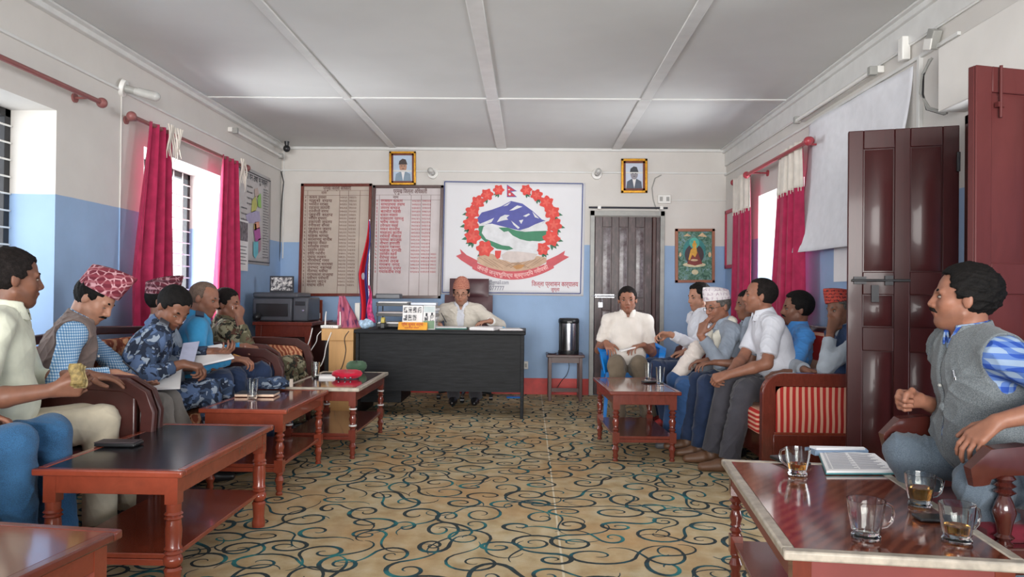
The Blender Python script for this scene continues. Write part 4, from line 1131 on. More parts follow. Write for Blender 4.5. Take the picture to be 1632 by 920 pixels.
# letter tray (three tier) with black plastic trays on the left
x0, x1 = at(601, 500, 7.2)[0], at(652, 500, 7.2)[0]
r = thing('letter_tray', 'black desk organiser holding stacked papers left of the photo calendar', 'tray', ((x0 + x1) / 2, 7.3, DT))
for k in range(3):
    z = DT + 0.015 + 0.10 * k
    MB().bb(x0, x1, 7.15, 7.45, z, z + 0.008).bb(x0, x1, 7.145, 7.152, z, z + 0.03).bb(x0, x0 + .006, 7.15, 7.45, z, z + .035).bb(x1 - .006, x1, 7.15, 7.45, z, z + .035).build('tray', M['black_plastic'], r, bevel=0.002)
for x in (x0 + .01, x1 - .01):
    for y in (7.17, 7.43): MB().cyl((x, y, DT), (x, y, DT + 0.25), 0.006).build('post', M['black_plastic'], r)
for k in range(3):
    z = DT + 0.026 + 0.10 * k
    papers('paper_pile', ['papers in the lowest tray of the black organiser', 'papers in the middle tray of the black organiser', 'papers on the top tray of the black organiser'][k], ((x0 + x1) / 2, 7.3, z), x1 - x0 - 0.03, 0.27, 8, 0, M['pink_paper'] if k == 1 else M['paper'], dz=0.004)
p = at(620, 483, 7.3)
tag(MB().box((p[0], 7.3, DT + 0.31), (0.24, 0.2, 0.05), rotz(.05)).build('folder_stack', M['dark_grey'], None, bevel=0.008), 'dark folder lying on top of the black desk organiser', 'folder')
x0, x1 = at(656, 500, 7.35)[0], at(696, 500, 7.35)[0]
r = thing('file_stack', 'stack of grey and white files behind the photo stand', 'files', ((x0 + x1) / 2, 7.4, DT))
for k in range(9):
    MB().box(((x0 + x1) / 2 + 0.01 * math.sin(k * 2.3), 7.40, DT + 0.014 + 0.028 * k), (x1 - x0, 0.26, 0.024), rotz(0.05 * math.sin(k))).build('file', [M['paper'], M['grey_plastic'], M['portrait_bg2']][k % 3], r, bevel=0.003)
p = on_desk(611, 520, 7.05)
r = thing('tape_dispenser', 'small black and yellow tape dispenser on the desk by the organiser', 'dispenser', p)
MB().box(p + arr(0, 0, 0.03), (0.05, 0.09, 0.06)).build('body', M['black_plastic'], r, bevel=0.01)
MB().cyl(p + arr(-.016, -0.01, 0.075), p + arr(.016, -0.01, 0.075), 0.035, n=20).build('tape_roll', plain('tape_yellow', '#c7b45a', 0.4), r)
# crumpled tissue packet
p = on_desk(583, 517, 7.0)
r = thing('tissue_packet', 'pale blue crumpled tissue packet at the left end of the desk', 'packet', p)
mb = MB(); mb.sphere(p + arr(0, 0, 0.045), 0.07, 20, 12, (1, 0.8, 0.65))
mb.v = [(x + .012 * math.sin(70 * y + 40 * z), y, z + .01 * math.sin(60 * x + 50 * y)) for x, y, z in mb.v]
mb.v = [(x, y, max(z, DT + .001)) for x, y, z in mb.v]
mb.build('wrapper', plain('packet_blue', '#a9c4dc', 0.4, var=0.2, scale=40), r)
# national flag on a desk pole
fx, fy = at(584, 500, 7.15)[0], 7.15
r = thing('table_flag', 'red flag with blue border drooping from a pole on the desk', 'flag', (fx, fy, DT))
MB().lathe([(0.05, 0), (0.052, 0.01), (0.02, 0.02), (0.012, 0.03)], (fx, fy, DT), 20).build('base', M['gold'], r)
ztop = at(584, 350, 7.15)[2]
MB().cyl((fx + 0.02, fy, DT + .02), (fx + 0.02, fy, ztop), 0.005).build('pole', M['metal'], r)
def flag_fn(u, v):
    z = ztop - 0.01 - (ztop - DT - 0.07) * v
    w = 0.012 + 0.085 * min(1, v * 1.9)
    x = fx + 0.022 - w * u * 1.0 + 0.012 * math.sin(9 * v)
    y = fy - 0.035 * math.sin(u * 9 + 2.5 * v) * min(1, v * 2.5) - 0.01
    return (x, y, z)
def flagm():
    t = NT('flag_cloth'); v = t.coord('UV'); sp = t.n('ShaderNodeSeparateXYZ'); t.l(v, sp.inputs[0])
    f = t.math('LESS_THAN', sp.outputs[0], 0.42); f2 = t.math('GREATER_THAN', sp.outputs[0], 0.90)
    w = t.math('LESS_THAN', t.vmath('LENGTH', t.vmath('MULTIPLY', t.vmath('SUBTRACT', v, (0.5, 0.55, 0)), (0.35, 1, 0)), None, 1), 0.035)
    c = t.mix(t.math('MAXIMUM', f, f2), lin('#c8252f'), lin('#3b3f80')); t.base(t.mix(w, c, lin('#e5dcdc')))
    return t.set(0.7, 0.2)
def uvgrid(name, fn, nu, nv, mat, parent, solid=0):
    mb = MB().grid(fn, nu, nv); o = mb.build(name, mat, parent, solid=solid)
    me = o.data; uv = me.uv_layers.new(name='UVMap')
    idx = np.zeros(len(me.loops), dtype=np.int32); me.loops.foreach_get('vertex_index', idx)
    U = np.stack([(idx // (nv + 1)) / nu, (idx % (nv + 1)) / nv], 1).astype(np.float32); uv.data.foreach_set('uv', U.ravel())
    return o
uvgrid('flag_cloth', flag_fn, 30, 40, flagm(), r, 0.002)
def fl2(u, v):
    z = at(590, 455, 7.1)[2] - (0.36) * v
    return (fx + 0.03 + 0.05 * u * (0.3 + v) + .01 * math.sin(7 * v), fy - 0.06 - 0.02 * math.sin(8 * u + 3 * v), z)
uvgrid('pink_ribbon', fl2, 12, 20, plain('ribbon_pink', '#d94f8a', 0.6, var=0.3, scale=25), r, 0.002)

# light plywood side box with router
x0, x1 = at(512, 560, 6.9)[0], DX0 - 0.03
r = thing('side_cabinet', 'light plywood box cabinet against the left end of the desk', 'cabinet', ((x0 + x1) / 2, 7.2, 0))
bx0 = at(523, 560, 6.9)[0]
MB().bb(bx0, x1, 6.92, 7.5, 0.0, 0.70).build('body', M['wood_light'], r, bevel=0.003)
MB().bb(x0, x1 + 0.005, 6.9, 7.52, 0.70, 0.81).build('top', M['wood_light'], r, bevel=0.004)
MB().bb(bx0 - 0.05, bx0 - 0.002, 6.96, 7.48, 0.0, 0.698).build('dark_side', M['black_plastic'], r)
rx0, rx1 = at(513, 525, 7.0)[0], at(541, 525, 7.0)[0]
r = thing('wifi_router', 'white router with two antennas on the plywood cabinet', 'router', ((rx0 + rx1) / 2, 7.0, 0.81))
MB().bb(rx0, rx1, 6.95, 7.08, 0.812, 0.84).build('housing', M['white_plastic'], r, bevel=0.006)
for s, xx in ((-1, rx0 + .012), (1, rx1 - .012)): MB().tube([(xx, 7.07, 0.83), (xx + s * -0.0, 7.075, 0.9), (xx - 0.005 * s, 7.08, at(520, 497, 7.0)[2])], [0.008, 0.007, 0.005], 8).build('antenna', M['white_plastic'], r)
for k in range(5): MB().bb(rx0 + .03 + .02 * k, rx0 + .036 + .02 * k, 6.948, 6.951, 0.822, 0.828).build('indicator', M['ink'], r)
def cable(label, P, rad, mat, y):
    q = [at(a, b, y + (c[0] if c else 0)) for a, b, *c in P]; out = []
    n = len(q)
    for i in range(n - 1):
        p0, p1, p2, p3 = q[max(i - 1, 0)], q[i], q[i + 1], q[min(i + 2, n - 1)]
        for s in range(6):
            t_ = s / 6
            out.append(0.5 * ((2 * p1) + (-p0 + p2) * t_ + (2 * p0 - 5 * p1 + 4 * p2 - p3) * t_ ** 2 + (-p0 + 3 * p1 - 3 * p2 + p3) * t_ ** 3))
    out.append(q[-1]); return tag(MB().tube(out, rad, 6).build('electric_cable', mat), label, 'cable')
cable('white cable sagging in a loop left of the plywood cabinet', [(498, 523), (494, 540), (488, 560), (494, 572), (508, 585), (516, 572), (520, 552), (528, 530)], 0.005, M['white_plastic'], 6.87)
cable('thin white cable from the router curving down to the floor side', [(512, 528), (506, 535), (504, 545), (495, 560), (493, 568), (499, 590), (502, 630), (504, 667)], 0.004, M['white_plastic'], 6.86)
cable('dark thin cable running down the front of the plywood cabinet', [(556, 528), (549, 540), (551, 560), (545, 585), (536, 598), (533, 615)], 0.004, M['iron'], 6.885)
# pink cloth over something
p0 = at(548, 524, 7.2)
r = thing('pink_scarf', 'pink and purple scarf draped upright on the plywood cabinet', 'scarf', (p0[0], 7.2, 0.81))
def sc(u, v):
    a = at(546, 472, 7.2); b = at(536, 526, 7.2); c = at(574, 522, 7.2)
    L = a * (1 - v) + (b * (1 - 0.2 * u) + c * (0.2 * u)) * v if False else None
    base = (b * (1 - u) + c * u); top = a + arr(0.05 * (u - .5), 0, 0)
    q = top * (1 - v) + base * v
    return q + arr(0, -0.05 * math.sin(PI * u) - 0.02 * math.sin(14 * u + 4 * v), -0.03 * math.sin(PI * u) * v * v * 0 + 0.0)
def scm():
    t = NT('scarf_cloth'); n = t.noise(t.coord('Object', (9, 9, 3)), 3, 2)
    t.base(t.ramp(n, [(0.45, lin('#c4718a')[:3]), (0.58, lin('#b5667f')[:3]), (0.68, lin('#5d3a66')[:3])])); return t.set(0.8, 0.2)
MB().grid(sc, 30, 24).build('cloth', scm(), r, solid=0.012)
# printer table, printer, photo frame, speaker
x0, x1 = at(402, 520, 7.35)[0], at(497, 520, 7.35)[0]
r = thing('printer_table', 'dark red wooden table under the printer in the back left corner', 'table', ((x0 + x1) / 2, 7.6, 0))
MB().bb(x0, x1, 7.35, 8.15, 0.815, 0.85).build('tabletop', M['wood_table'], r, bevel=0.004)
MB().bb(x0 + .04, x1 - .04, 7.39, 7.42, 0.70, 0.815).build('apron', M['wood_table'], r)
MB().bb(x0 + .06, x1 - .08, 7.6, 7.63, 0.05, 0.70).build('back_panel', M['wood_dark'], r)
for x in (x0 + .05, x1 - .05):
    for y in (7.41, 8.1): MB().bb(x - .03, x + .03, y - .03, y + .03, 0, 0.815).build('leg', M['wood_table'], r, bevel=0.003)
r = thing('low_cabinet', 'dark maroon cabinet along the back wall behind the plywood box', 'cabinet', (-2.0, 8.3, 0))
xa, xb = at(500, 520, 8.2)[0], at(560, 520, 8.2)[0]
MB().bb(xa, xb, 8.0, 8.5, 0.0, 0.80).build('body', M['wood_dark'], r, bevel=0.004)
MB().bb(xa - .01, xb + .01, 7.98, 8.52, 0.80, 0.83).build('top', M['wood_dark'], r, bevel=0.004)
for s in (0, 1): MB().bb(xa + .02 + s * (xb - xa) / 2, xa - .01 + (s + 1) * (xb - xa) / 2, 7.985, 8.0, 0.06, 0.77).build('door', M['wood_dark'], r, bevel=0.003)
x0, x1 = at(402, 500, 7.5)[0], at(490, 500, 7.5)[0]
zt = at(430, 466, 7.5)[2]
r = thing('printer', 'dark grey laser printer on the red table in the corner', 'printer', ((x0 + x1) / 2, 7.7, 0.85))
MB().bb(x0, x1 - 0.16, 7.5, 7.95, 0.852, zt - 0.06).bb(x1 - 0.16, x1, 7.52, 7.95, 0.852, zt - 0.05).build('body', M['dark_grey'], r, bevel=0.015)
MB().bb(x0 - 0.005, x1 - 0.1, 7.51, 7.96, zt - 0.058, zt).build('lid', M['dark_grey'], r, bevel=0.02)
MB().bb(x0 + .04, x1 - 0.2, 7.49, 7.5, 0.90, 1.03).build('paper_tray', M['black_plastic'], r, bevel=0.004)
MB().bb(x1 - 0.13, x1 - 0.03, 7.505, 7.52, zt - .13, zt - .09).build('control_panel', M['black_plastic'], r, bevel=0.003)
MB().bb(x1 - 0.06, x1 - 0.04, 7.512, 7.52, zt - .19, zt - .175).build('logo_badge', M['metal'], r)
xa, xb = at(430, 450, 7.75)[0], at(468, 450, 7.75)[0]; zz = at(440, 440, 7.75)[2]
r = thing('framed_photo', 'landscape photo of a group in black and white on the printer', 'photo', ((xa + xb) / 2, 7.75, zt))
MB().bb(xa, xb, 7.75, 7.765, zt, zz).build('frame', M['ink'], r, bevel=0.003)
MB().bb(xa + .015, xb - .015, 7.744, 7.75, zt + .02, zz - .015).build('print', M['photo2'], r)
p = at(404, 510, 7.42)
r = thing('desk_speaker', 'small black round speaker at the left edge of the printer table', 'speaker', (p[0] + .02, 7.42, .85))
MB().sphere((p[0] + .03, 7.43, .895), 0.042, 16, 10).build('body', M['black_plastic'], r)
xa, xb = at(503, 500, 8.2)[0], at(512, 500, 8.2)[0]; za = at(503, 478, 8.2)[2]
r = thing('wooden_plaque', 'narrow brown wooden plaque leaning on the back wall near the router', 'plaque', (xa, 8.2, 0.83))
MB().bb(xa, xb + .01, 8.2, 8.23, 0.83, za).build('board', M['wood_red'], r, bevel=0.003)
MB().bb(xa + .02, xb - .01, 8.19, 8.2, 0.86, 0.92).build('label_plate', M['white_plastic'], r)
# white standing book
xa = at(566, 500, 7.3)[0]
tag(MB().bb(xa, xa + .05, 7.28, 7.45, DT, at(570, 483, 7.3)[2]).build('standing_file', M['white_plastic'], None, bevel=0.004), 'tall white file standing at the left end of the desk behind the flag', 'file')
# steel urn on a stool
ux, uy = at(906, 560, 8.2)[0], 8.2
xs0, xs1 = at(872, 570, 8.15)[0], at(929, 570, 8.15)[0]
r = thing('wooden_stool', 'dark wooden stool by the back wall carrying the steel urn', 'stool', ((xs0 + xs1) / 2, uy, 0))
zs = at(900, 565, 8.1)[2]
MB().bb(xs0 - .01, xs1 + .01, 8.02, 8.40, zs - .03, zs).build('seat', M['wood_dark'], r, bevel=0.005)
for x in (xs0 + .03, xs1 - .03):
    for y in (8.05, 8.37): MB().bb(x - .018, x + .018, y - .018, y + .018, 0, zs - .03).build('leg', M['wood_dark'], r, bevel=0.003)
MB().bb(xs0 + .04, xs1 - .04, 8.045, 8.065, .10, .14).bb(xs0 + .03, xs1 - .03, 8.045, 8.065, zs - .09, zs - .03).build('rail', M['wood_dark'], r)
r = thing('steel_urn', 'tall stainless steel hot water urn with black bands on the stool', 'urn', (ux, uy, zs))
hh = at(906, 507, 8.15)[2] - zs; R_ = 0.115
MB().lathe([(R_ * .98, 0), (R_, .01), (R_, .035), (R_ * .95, .04)], (ux, uy, zs), 32).build('base', M['black_plastic'], r)
MB().lathe([(R_ * .93, .038), (R_ * .94, .05), (R_ * .94, hh * .86), (R_ * .9, hh * .87)], (ux, uy, zs), 32).build('steel_body', M['metal'], r)
MB().lathe([(R_ * .96, hh * .85), (R_, hh * .87), (R_, hh * .95), (R_ * .9, hh * .99), (R_ * .3, hh)], (ux, uy, zs), 32).build('lid', M['black_plastic'], r)
for s in (-1, 1): MB().box((ux + s * R_ * .82, uy - R_ * .55, zs + hh * .46), (R_ * .34, R_ * .12, hh * .84), rotz(-s * 0.95 + (PI if 0 else 0))).build('side_band', M['black_plastic'], r, bevel=0.004)
MB().box((ux, uy - R_ - .02, zs + hh * .9), (.06, .06, .03)).build('spout', M['black_plastic'], r, bevel=0.006)
p = at(880, 563, 8.12)
tag(MB().lathe([(0.045, 0), (0.05, 0.012), (0.03, 0.02)], (p[0], 8.12, zs), 20).build('steel_dish', M['metal']), 'small round steel dish on the stool left of the urn', 'dish')
cable('short cable hanging behind the stool with the urn', [(905, 572), (907, 585), (903, 598), (896, 606), (888, 618), (884, 626)], 0.004, M['iron'], 8.45)
# blue bit of plastic on the floor
p = atz(822, 633, 0.01)
tag(MB().box((p[0] - .02, p[1], .008), (.17, .10, .014), rotz(.1)).build('plastic_tray', M['blue_plastic'], None, bevel=0.005), 'flat bright blue plastic tray on the floor by the desk leg', 'tray')

# ------------------------------------------------------------------ seats with curved wooden arms
def seat_fab(name, stripes, base, band, scale=20, rot=0.0):
    t = NT(name)
    v = t.coord('Object', (1, 1, 1), (0, 0, 0))
    sp = t.n('ShaderNodeSeparateXYZ'); t.l(v, sp.inputs[0])
    return t, v, sp
def striped():
    t = NT('red_striped_cover'); v = t.coord('Object'); sp = t.n('ShaderNodeSeparateXYZ'); t.l(v, sp.inputs[0])
    w = t.math('ADD', sp.outputs[0], t.math('MULTIPLY', t.math('SUBTRACT', t.noise(v, 3, 1), 0.5), 0.03))
    s = t.math('FRACT', t.math('MULTIPLY', w, 27)); f = t.math('LESS_THAN', s, 0.55)
    s2 = t.math('FRACT', t.math('MULTIPLY', t.math('ADD', sp.outputs[1], sp.outputs[2]), 27)); 
    t.base(t.mix(f, lin('#d9a58c'), lin('#b02f2c'))); t.bump(t.noise(v, 200, 1), 0.15, 0.002); return t.set(0.85, 0.2)
def striped_z():
    t = NT('red_striped_cushion'); v = t.coord('Object'); sp = t.n('ShaderNodeSeparateXYZ'); t.l(v, sp.inputs[0])
    f = t.math('LESS_THAN', t.math('FRACT', t.math('MULTIPLY', sp.outputs[2], 34)), 0.55)
    t.base(t.mix(f, lin('#d9a58c'), lin('#b02f2c'))); return t.set(0.85, 0.2)
M['striped'] = striped(); M['striped_z'] = striped_z()
def orange_pat():
    t = NT('orange_leaf_cover'); v = t.coord('Object', (1, 1, 1), (0.3, 0.5, 0.4)); 
    w = t.n('ShaderNodeTexWave', wave_type='BANDS'); t.l(v, w.inputs['Vector']); w.inputs['Scale'].default_value = 11; w.inputs['Distortion'].default_value = 5; w.inputs['Detail'].default_value = 2; w.inputs['Detail Scale'].default_value = 2
    t.base(t.ramp(w.outputs['Fac'], [(0.25, lin('#8d4a38')[:3]), (0.5, lin('#b06a4c')[:3]), (0.85, lin('#cf9c78')[:3])])); return t.set(0.85, 0.2)
M['orange_pat'] = orange_pat()
M['maroon_cushion'] = fabric('maroon_cushion', '#6d2230')
def armchair(label, x, ya, yb, seats, s=1, sd=None, side=None, arm_mat=None, cover=None, cushion=None, cat='sofa', name='sofa', depth=0.70, xf=None, seatz=0.44, backz=0.86, armz=0.70, back_top=None):
    """s=+1 faces +x; ya..yb along y. x = back plane; arms of bent wood"""
    wm = arm_mat or M['wood_dark']; cv = cover or M['orange_pat']; cu = cushion or cv
    r = thing(name, label, cat, (x, (ya + yb) / 2, 0))
    X = lambda a: x + s * a
    def bb(mb, a, b, y0, y1, z0, z1): return mb.bb(min(X(a), X(b)), max(X(a), X(b)), y0, y1, z0, z1)
    w = (yb - ya - 0.12) / seats
    for k in range(seats):
        y0 = ya + 0.06 + w * k
        o = bb(MB(), 0.10, (sd or depth) - 0.02, y0 + .005, y0 + w - .005, seatz - 0.14, seatz).build('seat_cushion', cu, r, bevel=0.03)
        c = MB().box((X(0.08), y0 + w / 2, (seatz + backz) / 2 + 0.0), (0.11, w - .01, backz - seatz), roty(-s * 0.14)).build('back_cushion', cv, r, bevel=0.03)
    bb(MB(), 0.02, (sd or depth) - 0.05, ya + .03, yb - .03, seatz - 0.20, seatz - 0.14).build('seat_frame', wm, r, bevel=0.004)
    MB().tube([(X(-0.05), ya + 0.02, backz + .01), (X(-0.06), (ya + yb) / 2, backz + 0.045), (X(-0.05), yb - 0.02, backz + .01)], 1, sec=[(-.02, -.025), (.02, -.025), (.02, .025), (-.02, .025)]).build('top_rail', wm, r, bevel=0.008)
    for y in (ya + .03, yb - .03):
        P = [(X(-0.04), y, armz - 0.02), (X(0.1), y, armz), (X(depth * .55), y, armz), (X(depth - .12), y, armz - .012), (X(depth - .04), y, armz - .06), (X(depth - .01), y, armz - .14), (X(depth - .02), y, armz - .3), (X(depth - .03), y, 0.0)]
        MB().tube(P, 1, sec=[(-.032, -.02), (.032, -.02), (.032, .02), (-.032, .02)], up=(0, 1, 0)).build('arm', wm, r, bevel=0.006)
        MB().bb(min(X(.02), X(depth - .07)), max(X(.02), X(depth - .07)), y - .014, y + .014, seatz - .18, armz - .03).build('side_panel', side or cv, r, bevel=0.01)
        MB().tube([(X(-.07), y, backz + .01), (X(-.02), y, seatz), (X(0.0), y, 0)], 1, sec=[(-.022, -.022), (.022, -.022), (.022, .022), (-.022, .022)]).build('rear_post', wm, r, bevel=0.004)
    return r
XB = -2.55
armchair('near left sofa with dark bent arms under the man in the cream shirt', XB, 1.85, 3.48, 3, cushion=M['maroon_cushion'], side=M['wood_dark'], sd=.56, armz=.715, depth=.78, seatz=.42)
armchair('long left sofa with orange leaf cover seating the uniformed men', XB, 3.52, 5.36, 4, side=M['wood_dark'], sd=.56, armz=.715, depth=.76, seatz=.40)
armchair('left armchair with bent arms under the man in camouflage nearest the printer', XB - 0.02, 5.42, 6.22, 1, sd=.6, armz=.74, depth=.74, seatz=.38, cat='armchair', name='armchair')
# right sofa with striped side
def right_sofa():
    y0, y1 = 4.62, 6.55; xf = at(1228, 620, 4.62)[0]; xb = 2.2
    r = thing('sofa', 'right sofa whose wood framed arm has a red and cream striped panel', 'sofa', (1.9, 5.6, 0))
    zt = at(1290, 600, 4.62)[2]
    for k, (ya, s) in enumerate(((y0, 1), (y1 - .09, 1))):
        # frame of the arm: rounded at the front top corner
        P = [(xb, zt - .03)] + [(xf + .09 - .09 * math.sin(a), zt - .03 - .09 + .09 * math.cos(a)) for a in np.linspace(0, PI / 2, 7)] + [(xf, 0.05)]
        MB().tube([(a, ya + .045, b) for a, b in P], 1, sec=[(-.045, -.03), (.045, -.03), (.045, .03), (-.045, .03)], up=(0, 0, 1) if 0 else (0, 1, 0)).build('arm', M['wood_red'] if k < 0 else M['wood_table'], r, bevel=0.006)
        MB().bb(xf + .03, xb - .02, ya + .015, ya + .075, 0.30, zt - .06).build('striped_panel', M['striped'], r, bevel=0.006)
        MB().bb(xf + .02, xb, ya + .005, ya + .085, 0.06, 0.30).build('lower_panel', M['wood_table'], r, bevel=0.004)
        MB().bb(xf + .03, xb - .02, ya + .008, ya + .02, 0.295, 0.315).build('panel_trim', M['wood_red'], r, bevel=0.003)
    n = 3; w = (y1 - y0 - .2) / n
    for k in range(n):
        a = y0 + .1 + w * k
        MB().bb(xf - .05, xb - .12, a + .004, a + w - .004, 0.28, 0.43).build('seat_cushion', M['striped_z'], r, bevel=0.025)
        MB().box((xb - .06, a + w / 2, 0.66), (0.12, w - .01, 0.48), roty(0.1)).build('back_cushion', M['striped'], r, bevel=0.03)
    MB().bb(xf + .02, xb, y0 + .09, y1 - .09, 0.10, 0.28).build('seat_frame', M['wood_table'], r, bevel=0.004)
    MB().bb(xb - .07, xb - .01, y0, y1, 0.88, 0.94).build('top_rail', M['wood_dark'], r, bevel=0.012)
    for k, (a, b) in enumerate(((xf + .02, y0 + .04), (xb - .04, y0 + .04), (xf + .02, y1 - .04), (xb - .04, y1 - .04))): MB().bb(a - .025, a + .025, b - .025, b + .025, 0, .08).build('foot', M['wood_dark'], r)
    return r
right_sofa()
# second seat on the right behind (dark wood armchair)
armchair('dark armchair in the far right corner under the man reaching out', 2.12, 6.62, 7.25, 1, s=-1, cat='armchair', name='armchair', cover=M['striped'])

# armchair with turned spindles under the near right man
M['spindle'] = wood('spindle_dark_wood', '#4e221c', 0.16, 0.7, coat=0.7)
def spindle_chair(ya, yb, xf, xb):
    r = thing('armchair', 'dark polished armchair with turned spindles under the speaking man', 'armchair', ((xf + xb) / 2, (ya + yb) / 2, 0))
    zt = 0.665
    def spin(x, y, z0, z1, rr=0.022):
        h = z1 - z0
        prof = [(.8, 0), (1, .03), (.6, .07), (1.05, .12), (.7, .16), (.9, .3), (1.25, .45), (.9, .58), (.6, .66), (1.2, .71), (.7, .755), (1.2, .80), (.7, .845), (1.15, .89), (.8, .95), (1, 1)]
        MB().lathe([(a * rr, z0 + b * h) for a, b in prof], (x, y, 0), 16).build('spindle', M['spindle'], r)
    for y in (ya, yb):
        # arm with scrolled front
        P = [(xb, y, zt + .05), (xb - .15, y, zt + .02), ((xf + xb) / 2, y, zt), (xf + .1, y, zt + .012), (xf + .02, y, zt + .005), (xf - .02, y, zt - .03), (xf - .015, y, zt - .065)]
        MB().tube(P, [1, 1, 1.05, 1.25, 1.2, 1.0, .7], sec=[(-.038, -.012), (-.03, -.022), (.03, -.022), (.038, -.012), (.034, .02), (0, .028), (-.034, .02)], up=(0, 1, 0)).build('arm', M['spindle'], r, bevel=0.0)
        for x in (xf + .06, xf + .16, xf + .26): spin(x, y, 0.42, zt - .02, 0.026)
        spin(xf + .06, y, 0.0, 0.34, 0.03)
        MB().bb(xf + .02, xb, y - .025, y + .025, 0.34, 0.42).build('side_rail', M['spindle'], r, bevel=0.006)
        MB().tube([(xb + .10, y, 1.0), (xb + .03, y, .7), (xb, y, .4), (xb + .04, y, 0)], 1, sec=[(-.022, -.022), (.022, -.022), (.022, .022), (-.022, .022)]).build('rear_post', M['spindle'], r, bevel=0.004)
    MB().bb(xf + .02, xf + .06, ya, yb, 0.34, 0.42).bb(xb - .04, xb, ya, yb, .34, .42).build('front_rail', M['spindle'], r, bevel=0.006)
    MB().bb(xf + .04, xb - .02, ya + .03, yb - .03, 0.41, 0.47).build('seat_cushion', M['maroon_cushion'], r, bevel=0.02)
    MB().box((xb + .07, (ya + yb) / 2, 0.99), (.05, yb - ya, .07), roty(.2)).build('top_rail', M['spindle'], r, bevel=0.012)
    MB().box((xb + .01, (ya + yb) / 2, 0.55), (.035, yb - ya, .05), roty(.2)).build('lower_rail', M['spindle'], r, bevel=0.006)
    for k in range(5): 
        y = ya + (yb - ya) * (k + 1) / 6
        MB().tube([(xb + .015, y, .57), (xb + .045, y, .8), (xb + .065, y, .96)], [.013, .018, .013], 10).build('back_slat', M['spindle'], r)
spindle_chair(2.24, 2.78, 1.36, 1.86)

# blue plastic chair
def plastic_chair(cx, cy):
    r = thing('plastic_chair', 'bright blue plastic armchair in front of the back door', 'chair', (cx, cy, 0))
    m = M['blue_plastic']
    MB().grid(lambda u, v: (cx - .23 + .46 * u, cy - .22 + .44 * v, .44 - .02 * math.sin(PI * u) - .015 * math.sin(PI * v)), 10, 10).build('seat', m, r, solid=0.008)
    MB().grid(lambda u, v: (cx - .22 + .44 * u + 0, cy + .22 + .07 * v - .05 * (2 * u - 1) ** 2 * 1.0, .44 + .38 * v * (1 - .12 * (2 * u - 1) ** 4)), 12, 10).build('backrest', m, r, solid=0.008)
    for s in (-1, 1):
        MB().grid(lambda u, v: (cx + s * (.24 + .045 * v), cy - .20 + (.40 + .04 * v) * u, .42 + .225 * v), 8, 4).build('side_panel', m, r, solid=0.008)
        MB().tube([(cx + s * .23, cy + .22, .70), (cx + s * .28, cy + .05, .665), (cx + s * .29, cy - .15, .655), (cx + s * .275, cy - .22, .62), (cx + s * .26, cy - .23, .50), (cx + s * .25, cy - .235, .43)], 1, sec=[(-.03, -.009), (.03, -.009), (.03, .009), (-.03, .009)], up=(0, 0, 1)).build('armrest', m, r)
        for fy, b in ((cy - .22, -.03), (cy + .2, .05)):
            MB().tube([(cx + s * .23, fy, .44), (cx + s * .26, fy + b, 0)], [1.0, .75], sec=[(-.03, -.018), (.03, -.018), (.03, .018), (-.03, .018)]).build('leg', m, r)
    MB().bb(cx - .23, cx + .23, cy - .235, cy - .225, .36, .44).build('front_apron', m, r)
    return r
plastic_chair(0.97, 7.12)

# ------------------------------------------------------------------ small things on the tables
TT = 0.49
def on_table(px, py, z=TT): return atz(px, py, z)
def tumbler(label, p, group=None, h=0.125, r0=0.028, r1=0.034, water=0.0, flute=0):
    r = thing('glass_tumbler', label, 'glass', p, group)
    n = 32; z0 = 0.001
    prof = [(r0 * .98, 0), (r0, .003), (r1, h), (r1 - .0022, h), (r0 - .003, .012), (0.001, .010)]
    mb = MB(); mb.rings([[(p[0] + q * math.cos(2 * PI * k / n), p[1] + q * math.sin(2 * PI * k / n), p[2] + z + z0) for k in range(n)] for q, z in prof], cap=True)
    mb.build('tumbler', M['glass'], r)
    return r
tumbler('clear tumbler on the red brown table in front of the folded cap', on_table(402, 636))
tumbler('clear tumbler at the front of the beret table beside the white booklet', on_table(503, 604))
tumbler('left and farther of the two tumblers on the small right table', on_table(1033, 604))
tumbler('right and nearer of the two tumblers on the small right table', on_table(1052, 612))
p = on_table(1037, 610); tag(MB().box((p[0], p[1], TT + .006), (.13, .065, .012), rotz(.3)).build('mobile_phone', M['black_plastic'], None, bevel=0.004), 'black phone lying between the tumblers on the small right table', 'phone')
# beret, cap, booklets
def beret(label, p, mat, R_, h, badge=True, name='beret'):
    r = thing(name, label, 'cap', p)
    mb = MB(); n = 40
    prof = [(R_ * .75, 0.0), (R_ * .80, h * .22), (R_ * .98, h * .38), (R_ * 1.02, h * .55), (R_ * .92, h * .8), (R_ * .6, h * .98), (0.003, h)]
    mb.rings([[(p[0] + q * math.cos(2 * PI * k / n) * 1.0, p[1] + q * .8 * math.sin(2 * PI * k / n), p[2] + .001 + z * (1 + .15 * math.sin(2 * PI * k / n * 2 + 1)) + (0.004 * math.sin(5 * 2 * PI * k / n) if 0.3 * h < z < h * .9 else 0)) for k in range(n)] for q, z in prof])
    mb.build('crown', mat, r)
    MB().lathe([(R_ * .77, 0), (R_ * .785, .004), (R_ * .785, h * .2), (R_ * .76, h * .21)], (p[0], p[1], p[2] + .0005), 36, sy=.8).build('band', M['ink'], r)
    if badge:
        for dx in (-.3, 0.05, .35): MB().sphere((p[0] + R_ * dx * 1.2, p[1] - R_ * .8, p[2] + h * .28), .008, 8, 6).build('badge', M['metal'], r)
    return r
beret('red beret with a metal badge on the far left coffee table', on_table(553, 604), fabric('beret_red', '#c01a38'), .115, .062)
beret('dark green cap behind the red beret', on_table(568, 594), fabric('cap_green', '#46604a'), .085, .085, False, 'green_cap')
